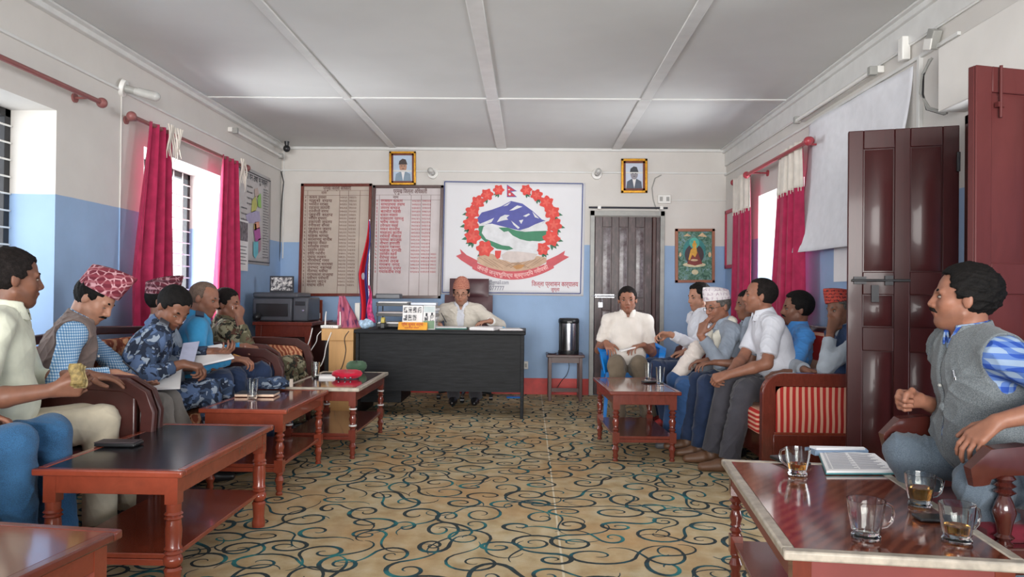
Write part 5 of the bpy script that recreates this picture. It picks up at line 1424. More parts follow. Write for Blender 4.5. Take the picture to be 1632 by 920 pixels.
def camo(name, cols, scale=9):
    t = NT(name); v = t.coord('Object'); 
    n = t.noise(v, scale, 2, 0.5, dist=0.6); n2 = t.noise(t.vmath('ADD', v, (3.1, 7.7, 1.3)), scale * 1.15, 2, 0.5, dist=0.6); n3 = t.noise(t.vmath('ADD', v, (13.1, 2.7, 5.3)), scale * 1.6, 2, 0.5, dist=0.6)
    c = t.mix(t.math('GREATER_THAN', n, 0.52), lin(cols[0]), lin(cols[1]))
    c = t.mix(t.math('GREATER_THAN', n2, 0.55), c, lin(cols[2]))
    c = t.mix(t.math('GREATER_THAN', n3, 0.585), c, lin(cols[3]))
    t.base(c); t.bump(t.noise(v, 250, 1), 0.15, 0.002); return t.set(0.9, 0.2)
M['camo_blue'] = camo('blue_grey_camouflage', ['#3c4a62', '#55688a', '#252c3c', '#8f9aa8'], 13)
M['camo_dark'] = camo('grey_camouflage', ['#4c505a', '#62666e', '#2b2e36', '#7c8088'], 12)
M['camo_green'] = camo('green_brown_camouflage', ['#5e5a46', '#8d8870', '#2c2d28', '#5a3f34'], 14)
# folded cap
p = on_table(424, 622, TT)
r = thing('camouflage_hat', 'folded blue grey camouflage cap on the red brown table', 'cap', p)
mb = MB(); mb.sphere((p[0], p[1] + .10, TT + .035), .12, 28, 14, (1.1, .7, .38)); mb.v = [(x, y, max(z + .008 * math.sin(40 * x + 30 * y), TT + .012)) for x, y, z in mb.v]
mb.build('crown', M['camo_blue'], r)
MB().box((p[0] + .04, p[1] + .02, TT + .014), (.16, .08, .006), rotz(.2)).build('peak', M['camo_blue'], r, bevel=0.002)
MB().box((p[0] + .145, p[1] + .08, TT + .04), (.022, .01, .055)).build('tag', M['tan_paper'], r)
p = on_table(412, 631)
r = thing('notebook', 'closed notebook with pinkish edges beside the tumbler and folded cap', 'notebook', p)
MB().box((p[0] - 0.01, p[1] + .01, TT + .010), (.24, .15, .014), rotz(.08)).build('pages', plain('cream_pages', '#e6c8b0', 0.7), r)
MB().box((p[0] - 0.01, p[1] + .01, TT + .0195), (.245, .155, .004), rotz(.08)).build('cover', M['ink'], r)
p = on_table(527, 603)
tag(MB().box((p[0] - .02, p[1] + .0, TT + .012), (.19, .12, .022), rotz(.05)).build('booklet', M['paper'], None, bevel=0.003), 'thick white booklet left of the red beret', 'booklet')
p = on_table(520, 600)
tag(MB().box((p[0] - .0, p[1] + .14, TT + .008), (.13, .07, .012), rotz(-.1)).build('mobile_phone', M['black_plastic'], None, bevel=0.004), 'dark phone behind the white booklet on the beret table', 'phone')
# wallet phone on table A
p = on_table(190, 710)
r = thing('phone_case', 'black flip phone case lying on the dark smoky tabletop', 'phone', (p[0], p[1], TT))
MB().box((p[0], p[1], TT + .008), (.17, .085, .014), rotz(.02)).build('phone', M['black_plastic'], r, bevel=0.004)
MB().box((p[0] - .005, p[1] + .002, TT + .017), (.165, .08, .004), rotz(.05)).build('flap', plain('case_leather', '#3b3136', 0.5), r, bevel=0.001)
# tea cups
def tea_cup(label, p, level, rz, h=0.082, r1=0.039, r0=0.028):
    r = thing('tea_cup', label, 'cup', (0, 0, 0))
    n = 48
    def rr(q, k, z, fl=0.0): 
        a = 2 * PI * k / n; f = 1 + fl * abs(math.sin(6 * a)); return (q * f * math.cos(a), q * f * math.sin(a), z + .001)
    prof = [(r0 * 1.0, 0, .06), (r0 * 1.02, .006, .06), (r0 * .9, .013, .02), (r0 * 1.0, .018, .03), (r1 * .93, h * .7, .02), (r1, h, 0), (r1 - .0028, h, 0), (r1 * .93 - .0032, h * .7, 0), (r0 - .003, .022, 0), (.001, .019, 0)]
    mb = MB(); mb.rings([[rr(q, k, z, f) for k in range(n)] for q, z, f in prof]); mb.build('bowl', M['glass'], r)
    P = [(r1 - .002, 0, h * .86), (r1 + .012, 0, h * .88), (r1 + .026, 0, h * .8), (r1 + .030, 0, h * .62), (r1 + .024, 0, h * .42), (r1 + .010, 0, h * .3), (r0 + .006, 0, h * .27)]
    MB().tube(P, .0042, 10).build('handle', M['glass'], r)
    if level:
        zl = .022 + (h * .7 - .022) * level
        rl = lambda z: r0 - .0036 + (r1 * .93 - .0032 - r0 + .003) * (z - .022) / (h * .7 - .022)
        MB().lathe([(.002, .0205), (rl(.022) - .0006, .023), (rl(zl) - .0006, zl), (.002, zl)], (0, 0, .001), 36).build('tea', M['tea'], r)
    place_rot(r, (p[0], p[1], TT), rz)
    return r
CK = 1.15
tea_cup('tea cup at the far left corner of the foreground table by the papers', on_table(1271, 757), .45, 2.2, .098, .046, .033)
tea_cup('tea cup near the right edge of the foreground table before the papers', on_table(1466, 806), .75, 0.1, .100, .046, .033)
tea_cup('empty tea cup nearest the pale front edge of the foreground table', on_table(1380, 858), 0, 0.1, .105, .050, .036)
tea_cup('tea cup at the right front beside the black phone', on_table(1525, 863), .45, 0.25, .102, .046, .035)
p = on_table(1490, 829); tag(MB().box((p[0] + .01, p[1], TT + .006), (.13, .062, .010), rotz(-.05)).build('mobile_phone', M['black_plastic'], None, bevel=0.004), 'black phone between the two right tea cups on the foreground table', 'phone')
# papers and folder
P4 = [on_table(1303, 722), on_table(1395, 728), on_table(1432, 757), on_table(1316, 757)]
r = thing('document_file', 'printed pages on a teal folder on the foreground table', 'papers', (P4[0] + P4[2]) / 2)
def quad_box(mb, Q, z0, z1): return mb.poly([(q[0], q[1], z0) for q in Q[::-1]], (0, 0, z1 - z0))
quad_box(MB(), P4, TT + .001, TT + .006).build('folder', plain('teal_folder', '#4f8f95', 0.5), r)
def shrink(Q, f):
    c = sum(Q) / 4; return [c + (q - c) * f for q in Q]
quad_box(MB(), shrink(P4, .97), TT + .006, TT + .014).build('pages', M['paper'], r)
g = MB()
for i in range(16):
    v = .1 + .052 * i
    for u0, u1 in ((.06, .1), (.12, .45 + .03 * math.sin(3 * i)), (.5, .9 - .05 * (i % 3))):
        Q = []
        for uu, vv in ((u0, v), (u1, v), (u1, v + .018), (u0, v + .018)):
            a = P4[0] * (1 - uu) + P4[1] * uu; b = P4[3] * (1 - uu) + P4[2] * uu; q = a * (1 - vv) + b * vv; Q.append((q[0], q[1], TT + .0145))
        g.poly(Q[::-1], (0, 0, .0003))
g.build('printed_lines', M['text_grey'], r, smooth=False)
P5 = [on_table(1283, 722), on_table(1380, 720), on_table(1400, 735), on_table(1316, 750)]
P5 = [q + arr(-.005, .02, 0) for q in P5]
r = thing('blue_file', 'thin blue grey file under the far side of the printed pages', 'papers', (P5[0] + P5[2]) / 2)
Q5 = [on_table(1286, 719), on_table(1383, 721), on_table(1390, 725.5), on_table(1300, 725)]
quad_box(MB(), [on_table(1285, 720), on_table(1380, 722), on_table(1384, 726), on_table(1299, 727)], TT + .001, TT + .02).build('cover', plain('file_blue_grey', '#7d93ad', 0.5), r)
quad_box(MB(), [on_table(1290, 721), on_table(1376, 723), on_table(1379, 725), on_table(1301, 725)], TT + .02, TT + .028).build('sheets', M['paper'], r)
p = on_table(1259, 737); tag(MB().box((p[0], p[1] - .0, TT + .008), (.09, .15, .014), rotz(.25)).build('phone_wallet', M['black_plastic'], None, bevel=0.004), 'black phone wallet behind the far left tea cup', 'phone')
# ================================================================== PEOPLE
class Vol:
    """signed distance volume and its surface (naive surface nets)"""
    def __init__(s, lo, hi, h):
        s.h = h; s.lo = np.asarray(lo, float); n = np.ceil((np.asarray(hi, float) - s.lo) / h).astype(int) + 1
        s.n = n; s.ax = [(s.lo[i] + h * np.arange(n[i])).astype(np.float32) for i in range(3)]
        s.F = np.full(tuple(n), 0.3, np.float32)
    def sl(s, lo, hi):
        a = np.clip(np.floor((np.asarray(lo) - s.lo) / s.h).astype(int), 0, s.n); b = np.clip(np.ceil((np.asarray(hi) - s.lo) / s.h).astype(int) + 1, 0, s.n)
        return tuple(slice(int(a[i]), int(b[i])) for i in range(3))
    def pts(s, S):
        return s.ax[0][S[0]][:, None, None], s.ax[1][S[1]][None, :, None], s.ax[2][S[2]][None, None, :]
    def op(s, prim, k, infl=0.0, sub=False):
        m = k + infl + 0.012
        S = s.sl(prim.lo - max(m, .01), prim.hi + max(m, .01))
        if any(q.stop <= q.start for q in S): return
        d = prim.d(*s.pts(S)) - infl; f = s.F[S]
        if sub: 
            a, b = f, -d; h = np.maximum(k - np.abs(a - b), 0) / k; s.F[S] = np.maximum(a, b) + h * h * k * .25
        else:
            h = np.maximum(k - np.abs(f - d), 0) / k; s.F[S] = np.minimum(f, d) - h * h * k * .25
    def mesh(s):
        F = s.F; F[0] = F[-1] = 0.3; F[:, 0] = F[:, -1] = 0.3; F[:, :, 0] = F[:, :, -1] = 0.3
        I = F < 0
        c = I[:-1, :-1, :-1].astype(np.int8)
        tot = np.zeros(tuple(q - 1 for q in F.shape), np.int8)
        for dx in (0, 1):
            for dy in (0, 1):
                for dz in (0, 1):
                    tot += I[dx:F.shape[0] - 1 + dx, dy:F.shape[1] - 1 + dy, dz:F.shape[2] - 1 + dz]
        act = np.argwhere((tot > 0) & (tot < 8))
        idx = np.full(tot.shape, -1, np.int32); idx[act[:, 0], act[:, 1], act[:, 2]] = np.arange(len(act))
        acc = np.zeros((len(act), 3)); cnt = np.zeros(len(act))
        cs = [(0, 0, 0), (1, 0, 0), (0, 1, 0), (1, 1, 0), (0, 0, 1), (1, 0, 1), (0, 1, 1), (1, 1, 1)]
        val = [F[act[:, 0] + a, act[:, 1] + b, act[:, 2] + c_] for a, b, c_ in cs]
        for i in range(8):
            for j in range(i + 1, 8):
                df = [cs[j][q] - cs[i][q] for q in range(3)]
                if sum(abs(q) for q in df) != 1: continue
                va, vb = val[i], val[j]; m = (va < 0) != (vb < 0)
                t = np.where(m, va / np.where(m, va - vb, 1), 0)
                for q in range(3): acc[:, q] += np.where(m, cs[i][q] + t * df[q], 0)
                cnt += m
        V = s.lo + s.h * (act + acc / np.maximum(cnt, 1)[:, None])
        Q = []
        for axis in range(3):
            a, b = [(1, 2), (2, 0), (0, 1)][axis]
            S0 = [slice(None)] * 3; S1 = [slice(None)] * 3; S0[axis] = slice(0, -1); S1[axis] = slice(1, None)
            A = I[tuple(S0)]; B = I[tuple(S1)]; E = np.argwhere(A != B)
            ok = (E[:, a] > 0) & (E[:, b] > 0); E = E[ok]
            fl = A[E[:, 0], E[:, 1], E[:, 2]]
            def ci(da, db):
                G = E.copy(); G[:, a] -= da; G[:, b] -= db
                return idx[np.clip(G[:, 0], 0, tot.shape[0] - 1), np.clip(G[:, 1], 0, tot.shape[1] - 1), np.clip(G[:, 2], 0, tot.shape[2] - 1)]
            q = np.stack([ci(1, 1), ci(0, 1), ci(0, 0), ci(1, 0)], 1)
            q[~fl] = q[~fl][:, ::-1]
            Q.append(q)
        Q = np.concatenate(Q); Q = Q[(Q >= 0).all(1)]
        return V, Q
class Cone:
    def __init__(s, a, b, r1, r2=None, clip=None, flat=None):
        s.a = np.asarray(a, float); s.b = np.asarray(b, float); s.r1 = r1; s.r2 = r1 if r2 is None else r2; s.clip = clip or []
        R = max(s.r1, s.r2); s.lo = np.minimum(s.a, s.b) - R; s.hi = np.maximum(s.a, s.b) + R
    def d(s, x, y, z):
        a = s.a; v = s.b - a; L = max(float(v @ v), 1e-9)
        px, py, pz = x - np.float32(a[0]), y - np.float32(a[1]), z - np.float32(a[2])
        t = np.clip((px * v[0] + py * v[1] + pz * v[2]) / L, 0, 1).astype(np.float32)
        d = np.sqrt((px - t * v[0]) ** 2 + (py - t * v[1]) ** 2 + (pz - t * v[2]) ** 2) - (s.r1 + (s.r2 - s.r1) * t)
        return clipd(d, x, y, z, s.clip)
def clipd(d, x, y, z, clip):
    for q, n in clip: d = np.maximum(d, (x - q[0]) * n[0] + (y - q[1]) * n[1] + (z - q[2]) * n[2])
    return d.astype(np.float32)
class Ell:
    def __init__(s, c, R, rad, clip=None):
        s.c = np.asarray(c, float); s.R = np.asarray(R, float); s.rad = np.asarray(rad, float); s.clip = clip or []
        e = np.sqrt(((s.R * s.rad[:, None]) ** 2).sum(0)); s.lo = s.c - e; s.hi = s.c + e
    def d(s, x, y, z):
        p = (x - s.c[0], y - s.c[1], z - s.c[2]); k0 = 0; k1 = 0
        for i in range(3):
            q = p[0] * s.R[i][0] + p[1] * s.R[i][1] + p[2] * s.R[i][2]
            k0 = k0 + (q / s.rad[i]) ** 2; k1 = k1 + (q / s.rad[i] ** 2) ** 2
        k0 = np.sqrt(k0); k1 = np.sqrt(k1) + 1e-9
        return clipd(k0 * (k0 - 1) / k1, x, y, z, s.clip)
class Box3:
    def __init__(s, c, R, half, rnd_=0.0):
        s.c = np.asarray(c, float); s.R = np.asarray(R, float); s.h = np.asarray(half, float); s.r = rnd_
        e = (np.abs(s.R) * s.h[:, None]).sum(0) + rnd_; s.lo = s.c - e; s.hi = s.c + e
    def d(s, x, y, z):
        p = (x - s.c[0], y - s.c[1], z - s.c[2]); q = []
        for i in range(3): q.append(np.abs(p[0] * s.R[i][0] + p[1] * s.R[i][1] + p[2] * s.R[i][2]) - s.h[i])
        o = np.sqrt(sum(np.maximum(a, 0) ** 2 for a in q)); ins = np.minimum(np.maximum(np.maximum(q[0], q[1]), q[2]), 0)
        return (o + ins - s.r).astype(np.float32)
class Shell:
    """open tube around an axis: |distance to a cone| - t, between two planes"""
    def __init__(s, a, b, r1, r2, t, gap=None, f=None, l=None, u=None):
        s.a = np.asarray(a, float); s.b = np.asarray(b, float); s.r1, s.r2, s.t = r1, r2, t; s.gap, s.f, s.l = gap, f, l
        R = max(r1, r2) + t; s.lo = np.minimum(s.a, s.b) - R; s.hi = np.maximum(s.a, s.b) + R
    def d(s, x, y, z):
        v = s.b - s.a; L = float(np.linalg.norm(v)); v = v / L
        px, py, pz = x - s.a[0], y - s.a[1], z - s.a[2]; h = px * v[0] + py * v[1] + pz * v[2]
        r = np.sqrt(np.maximum(px ** 2 + py ** 2 + pz ** 2 - h ** 2, 0)); t = np.clip(h / L, 0, 1)
        d = np.abs(r - (s.r1 + (s.r2 - s.r1) * t)) - s.t
        d = np.maximum(d, np.maximum(-h, h - L))
        if s.gap is not None:
            fw = px * s.f[0] + py * s.f[1] + pz * s.f[2]; la = np.abs(px * s.l[0] + py * s.l[1] + pz * s.l[2])
            g = np.minimum(fw - 0.01, s.gap[0] + s.gap[1] * h - la); d = np.maximum(d, g)
        return d.astype(np.float32)

def wrinkle(P, amp, seed, fr=22.0, N=None):
    r = np.random.RandomState(seed); out = np.zeros(len(P))
    ph = P @ (r.randn(3) * 9); 
    q = P @ (r.randn(3) * 5); msk = 0.55 + 0.45 * np.sin(q + 1.3 * np.sin(P @ (r.randn(3) * 8)))
    for i in range(5):
        k = r.randn(3); k[2] *= 0.7; k /= np.linalg.norm(k); w = P @ (k * fr * (0.6 + 0.45 * i)) + 2.0 * np.sin(ph * (0.6 + .3 * i) + i) + r.rand() * 6
        out += (1 - np.abs(np.sin(w))) ** 3 * (0.85 ** i)
    return amp * msk * (out / 1.1 - 0.55)
def vol_mesh(name, ops, h, mat, parent, base, disp=0.0, seed=1, tint=None, fr=22.0, smooth_it=1):
    lo = np.min([o[0].lo for o in ops if o[3] == 0], 0) - 0.05; hi = np.max([o[0].hi for o in ops if o[3] == 0], 0) + 0.05
    V = Vol(lo, hi, h)
    for prim, k, infl, sub in ops: V.op(prim, k, infl, bool(sub))
    P, Q = V.mesh()
    if len(P) == 0: return None
    # light smoothing and outward displacement
    def normals(P):
        n = np.cross(P[Q[:, 2]] - P[Q[:, 0]], P[Q[:, 3]] - P[Q[:, 1]]); N = np.zeros_like(P)
        for i in range(4): np.add.at(N, Q[:, i], n)
        return N / (np.linalg.norm(N, axis=1)[:, None] + 1e-12)
    for _ in range(smooth_it):
        S = np.zeros_like(P); C = np.zeros(len(P))
        for i in range(4):
            for j in ((i + 1) % 4, (i - 1) % 4): np.add.at(S, Q[:, i], P[Q[:, j]]); np.add.at(C, Q[:, i], 1)
        P = P * 0.5 + 0.5 * S / np.maximum(C, 1)[:, None]
    if disp: P = P + normals(P) * wrinkle(P - base, disp, seed, fr)[:, None]
    me = bpy.data.meshes.new(name); L = P - base
    me.vertices.add(len(L)); me.vertices.foreach_set('co', L.astype(np.float32).ravel())
    me.loops.add(Q.size); me.loops.foreach_set('vertex_index', Q.astype(np.int32).ravel())
    me.polygons.add(len(Q)); me.polygons.foreach_set('loop_start', (np.arange(len(Q)) * 4).astype(np.int32))
    me.polygons.foreach_set('loop_total', np.full(len(Q), 4, np.int32))
    me.update(calc_edges=True); me.validate()
    me.shade_smooth(); me.materials.append(mat)
    if tint is not None:
        c = tint(P); at_ = me.color_attributes.new('tint', 'FLOAT_COLOR', 'POINT')
        at_.data.foreach_set('color', np.concatenate([c, np.ones((len(P), 1))], 1).astype(np.float32).ravel())
    o = bpy.data.objects.new(name, me); COL.objects.link(o)
    if parent is not None: o.parent = parent
    else: o.location = tuple(base)
    return o

def skin_mat(name, c):
    t = NT(name); c = lin(c); at_ = t.n('ShaderNodeAttribute'); at_.attribute_name = 'tint'
    n = t.noise(t.coord(), 30, 4)
    b = t.ramp(n, [(0.35, tuple(x * 0.9 for x in c[:3])), (0.65, tuple(min(1, x * 1.06) for x in c[:3]))])
    t.base(t.mix(1.0, b, at_.outputs['Color'], 'MULTIPLY'))
    t.bump(t.noise(t.coord(), 220, 2), 0.08, 0.001)
    t.set(0.48, 0.4); t.b.inputs['Subsurface Weight'].default_value = 0.08; t.b.inputs['Subsurface Radius'].default_value = (0.01, 0.004, 0.002)
    return t.m
M['skin'] = skin_mat('warm_brown_skin', '#956652'); M['skin2'] = skin_mat('deep_brown_skin', '#7f5644'); M['skin3'] = skin_mat('light_brown_skin', '#ad7e68')
def hair_mat(name, c, c2):
    t = NT(name); v = t.coord('Object', (1, 1, 1)); n = t.noise(v, 260, 2); n2 = t.noise(v, 40, 3)
    t.base(t.ramp(t.mix(.4, n, n2), [(0.4, lin(c)[:3]), (0.65, lin(c2)[:3])])); t.bump(n, 0.5, 0.002); return t.set(0.75, 0.15)
M['hair'] = hair_mat('black_hair', '#0c0b0b', '#1c1918'); M['hair_grey'] = hair_mat('greying_hair', '#3c3a39', '#77736f')
M['hair_brown'] = hair_mat('dark_brown_hair', '#120f0e', '#272120')
M['stubble'] = hair_mat('cropped_hair', '#5a4a42', '#7a675c')
M['eye_white'] = plain('eye_white', '#8f837a', 0.6); M['iris'] = plain('dark_iris', '#20140f', 0.5)
def check(name, a, b, c, fx=28, plaid=True):
    t = NT(name); v = t.coord(); sp = t.n('ShaderNodeSeparateXYZ'); t.l(v, sp.inputs[0])
    wz = t.math('LESS_THAN', t.math('FRACT', t.math('MULTIPLY', sp.outputs[2], fx)), 0.5)
    h = t.math('ADD', sp.outputs[0], t.math('MULTIPLY', sp.outputs[1], 0.9)); wh = t.math('LESS_THAN', t.math('FRACT', t.math('MULTIPLY', h, fx)), 0.5)
    s = t.math('MULTIPLY', t.math('ADD', wz, wh), 0.5)
    t.base(t.ramp(s, [(0.2, lin(a)[:3]), (0.45, lin(b)[:3]), (0.8, lin(c)[:3])], 'CONSTANT')); return t.set(0.85, 0.2)
M['check_blue'] = check('blue_grey_check', '#8fa3bd', '#5876b4', '#2f4ea0', 27)
M['check_small'] = check('small_blue_check', '#c8d6e2', '#7ba3c8', '#4d7aa6', 75)
def dhaka(name, a, b, c, sc=38):
    t = NT(name); v = t.coord(); vo = t.n('ShaderNodeTexVoronoi', feature='DISTANCE_TO_EDGE'); t.l(v, vo.inputs['Vector']); vo.inputs['Scale'].default_value = sc
    w = t.n('ShaderNodeTexWave', wave_type='RINGS'); t.l(v, w.inputs['Vector']); w.inputs['Scale'].default_value = sc * .35; w.inputs['Distortion'].default_value = 3
    f = t.ramp(vo.outputs['Distance'], [(0.05, (1, 1, 1)), (0.10, (0, 0, 0))]); g = t.ramp(w.outputs['Fac'], [(0.5, (0, 0, 0)), (0.6, (1, 1, 1))])
    t.base(t.mix(t.math('MULTIPLY', g, 0.7), t.mix(f, lin(a), lin(b)), lin(c))); t.bump(t.noise(v, 300, 1), 0.2, 0.002); return t.set(0.8, 0.2)
M['dhaka_red'] = dhaka('maroon_pink_dhaka_weave', '#6d2a37', '#c99aa0', '#8d3f4b', 26)
M['dhaka_orange'] = dhaka('orange_pink_dhaka_weave', '#b3735f', '#8d4a45', '#c9907a', 50)
M['dhaka_dark'] = dhaka('dark_maroon_dhaka_weave', '#5e2430', '#a98088', '#43202a', 30)
M['dhaka_white'] = dhaka('pale_dhaka_weave', '#dcd6da', '#b9a9b6', '#e6e2e4', 26)
M['dhaka_bright'] = dhaka('red_dark_dhaka_weave', '#b04038', '#3a2a30', '#c0574a', 45)
FB = lambda n, c, **k: fabric(n, c, **k)
M['cream_shirt'] = FB('cream_green_shirt', '#d6d8c6'); M['cream_trouser'] = FB('cream_trousers', '#cabfa9')
M['jeans'] = FB('blue_denim', '#345a7f', var=0.10, c2='#3c6c98', weave=1500); M['jeans_grey'] = FB('grey_blue_denim', '#56626e', var=0.09, c2='#66727e', weave=1500)
M['vest_brown'] = FB('brown_waistcoat', '#7d6c66'); M['trouser_grey'] = FB('grey_brown_trousers', '#75706c')
M['navy'] = FB('navy_cloth', '#27344f'); M['blue_police'] = FB('light_blue_shirt', '#3f93c4'); M['blue_shirt'] = FB('mid_blue_shirt', '#4a8cd0')
M['white_shirt'] = FB('white_shirt_cloth', '#d4d6df', var=.02); M['white_shirt2'] = FB('pale_cream_shirt', '#ddd6cf', var=.02)
M['suit'] = FB('light_grey_suit', '#cdc6bb', var=.02); M['charcoal'] = FB('charcoal_trousers', '#45444b')
M['grey_shirt'] = FB('grey_blue_shirt', '#8b95a3'); M['cream_vest'] = FB('cream_shawl', '#d3cfc2', var=.05); M['grey_sleeve'] = FB('grey_sleeve_cloth', '#9ba3ad')
M['vest_grey'] = FB('grey_wool_waistcoat', '#60666a', c2='#777d80', weave=1300); M['khaki'] = FB('khaki_trousers', '#6e6254')
M['blue_trouser'] = FB('blue_trousers', '#33517c'); M['white_wrap'] = FB('white_wrap', '#d9cfc8')
M['shoe_black'] = plain('black_shoe', '#1d1c1e', 0.35); M['shoe_brown'] = plain('brown_shoe', '#6b4b36', 0.5); M['shoe_red'] = plain('red_black_shoe', '#a02c2c', 0.5, var=.3, scale=25); M['shoe_grey'] = plain('grey_shoe', '#55565a', 0.5)
M['navy_vest'] = FB('navy_waistcoat', '#2a3c5c')

HANDP = {'flat': [(6, 10, 6)] * 4, 'relax': [(18, 28, 18), (22, 32, 20), (26, 35, 22), (30, 38, 24)], 'grip': [(50, 60, 35)] * 4, 'curl': [(35, 50, 30)] * 4,
         'fist': [(82, 92, 60)] * 4, 'pen': [(42, 38, 18), (52, 52, 30), (66, 66, 40), (72, 70, 40)], 'spread': [(10, 18, 10)] * 4, 'cheek': [(12, 30, 20), (20, 40, 25), (35, 55, 30), (50, 60, 35)]}
def hand_ops(w, d, n, right, pose, s, ops):
    d = nrm(d); n = np.asarray(n, float); n = nrm(n - n.dot(d) * d)
    t = np.cross(d, n) * (1 if right else -1)
    w = np.asarray(w, float)
    ky = [.030, .0105, -.0095, -.028]; kx = [.086, .090, .085, .076]
    kn = [w + s * (d * kx[i] + t * ky[i]) for i in range(4)]
    for i in range(4): ops.append((Cone(w + s * (d * .004 + t * ky[i] * .45), kn[i], .0155 * s, .0125 * s), .012, 0, 0))
    ops.append((Cone(w + s * (t * .012 + d * .02 + n * .004), w + s * (t * .026 + d * .055 + n * .004), .016 * s, .012 * s), .012, 0, 0))
    LN = [(.042, .025, .020), (.047, .029, .021), (.043, .027, .021), (.034, .020, .018)]; RD = [.0092, .0095, .009, .008]
    C = HANDP[pose]; tips = []
    spl = 0.10 if pose != 'spread' else 0.2
    for i in range(4):
        dj = nrm(d + t * ky[i] / .03 * spl); p = kn[i]; A = 0; r = RD[i] * s
        for j in range(3):
            A += math.radians(C[i][j]); q = p + s * LN[i][j] * (math.cos(A) * dj + math.sin(A) * n)
            ops.append((Cone(p, q, r, r * .92), .003 if j else .006, 0, 0)); p = q; r *= .92
        tips.append(p)
    b = w + s * (d * .026 + t * .026 + n * .004)
    if pose in ('fist', 'grip', 'curl', 'pen'):
        ds = [d * .75 + t * .45 + n * .55, d * .8 - t * .25 + n * .45, d * .45 - t * .65 + n * .25]
    else: ds = [d * .62 + t * .72 + n * .25, d * .85 + t * .42 + n * .25, d * .95 + t * .2 + n * .2]
    p = b
    for v, L, r in zip(ds, (.043, .033, .027), (.0135, .0112, .0098)):
        q = p + nrm(v) * L * s; ops.append((Cone(p, q, r * s, r * .88 * s), .005, 0, 0)); p = q
    return tips
def ik(a, c, l1, l2, pole):
    a = np.asarray(a, float); c = np.asarray(c, float); v = c - a; L = np.linalg.norm(v)
    if L > (l1 + l2) * .995: c = a + v / L * (l1 + l2) * .995; v = c - a; L = np.linalg.norm(v)
    u = v / L; x = (l1 ** 2 - l2 ** 2 + L ** 2) / (2 * L); y = math.sqrt(max(l1 ** 2 - x ** 2, 0)); p = np.asarray(pole, float); p = nrm(p - p.dot(u) * u)
    return a + u * x + p * y, c
def frame(yaw, pitch=0, roll=0):
    """rows: forward, left, up; pitch > 0 looks down, roll > 0 tips towards the right side"""
    y, p, r = (math.radians(q) for q in (yaw, pitch, roll))
    R = rotz(y) @ roty(p) @ rotx(r)
    return R[:, 0], R[:, 1], R[:, 2]

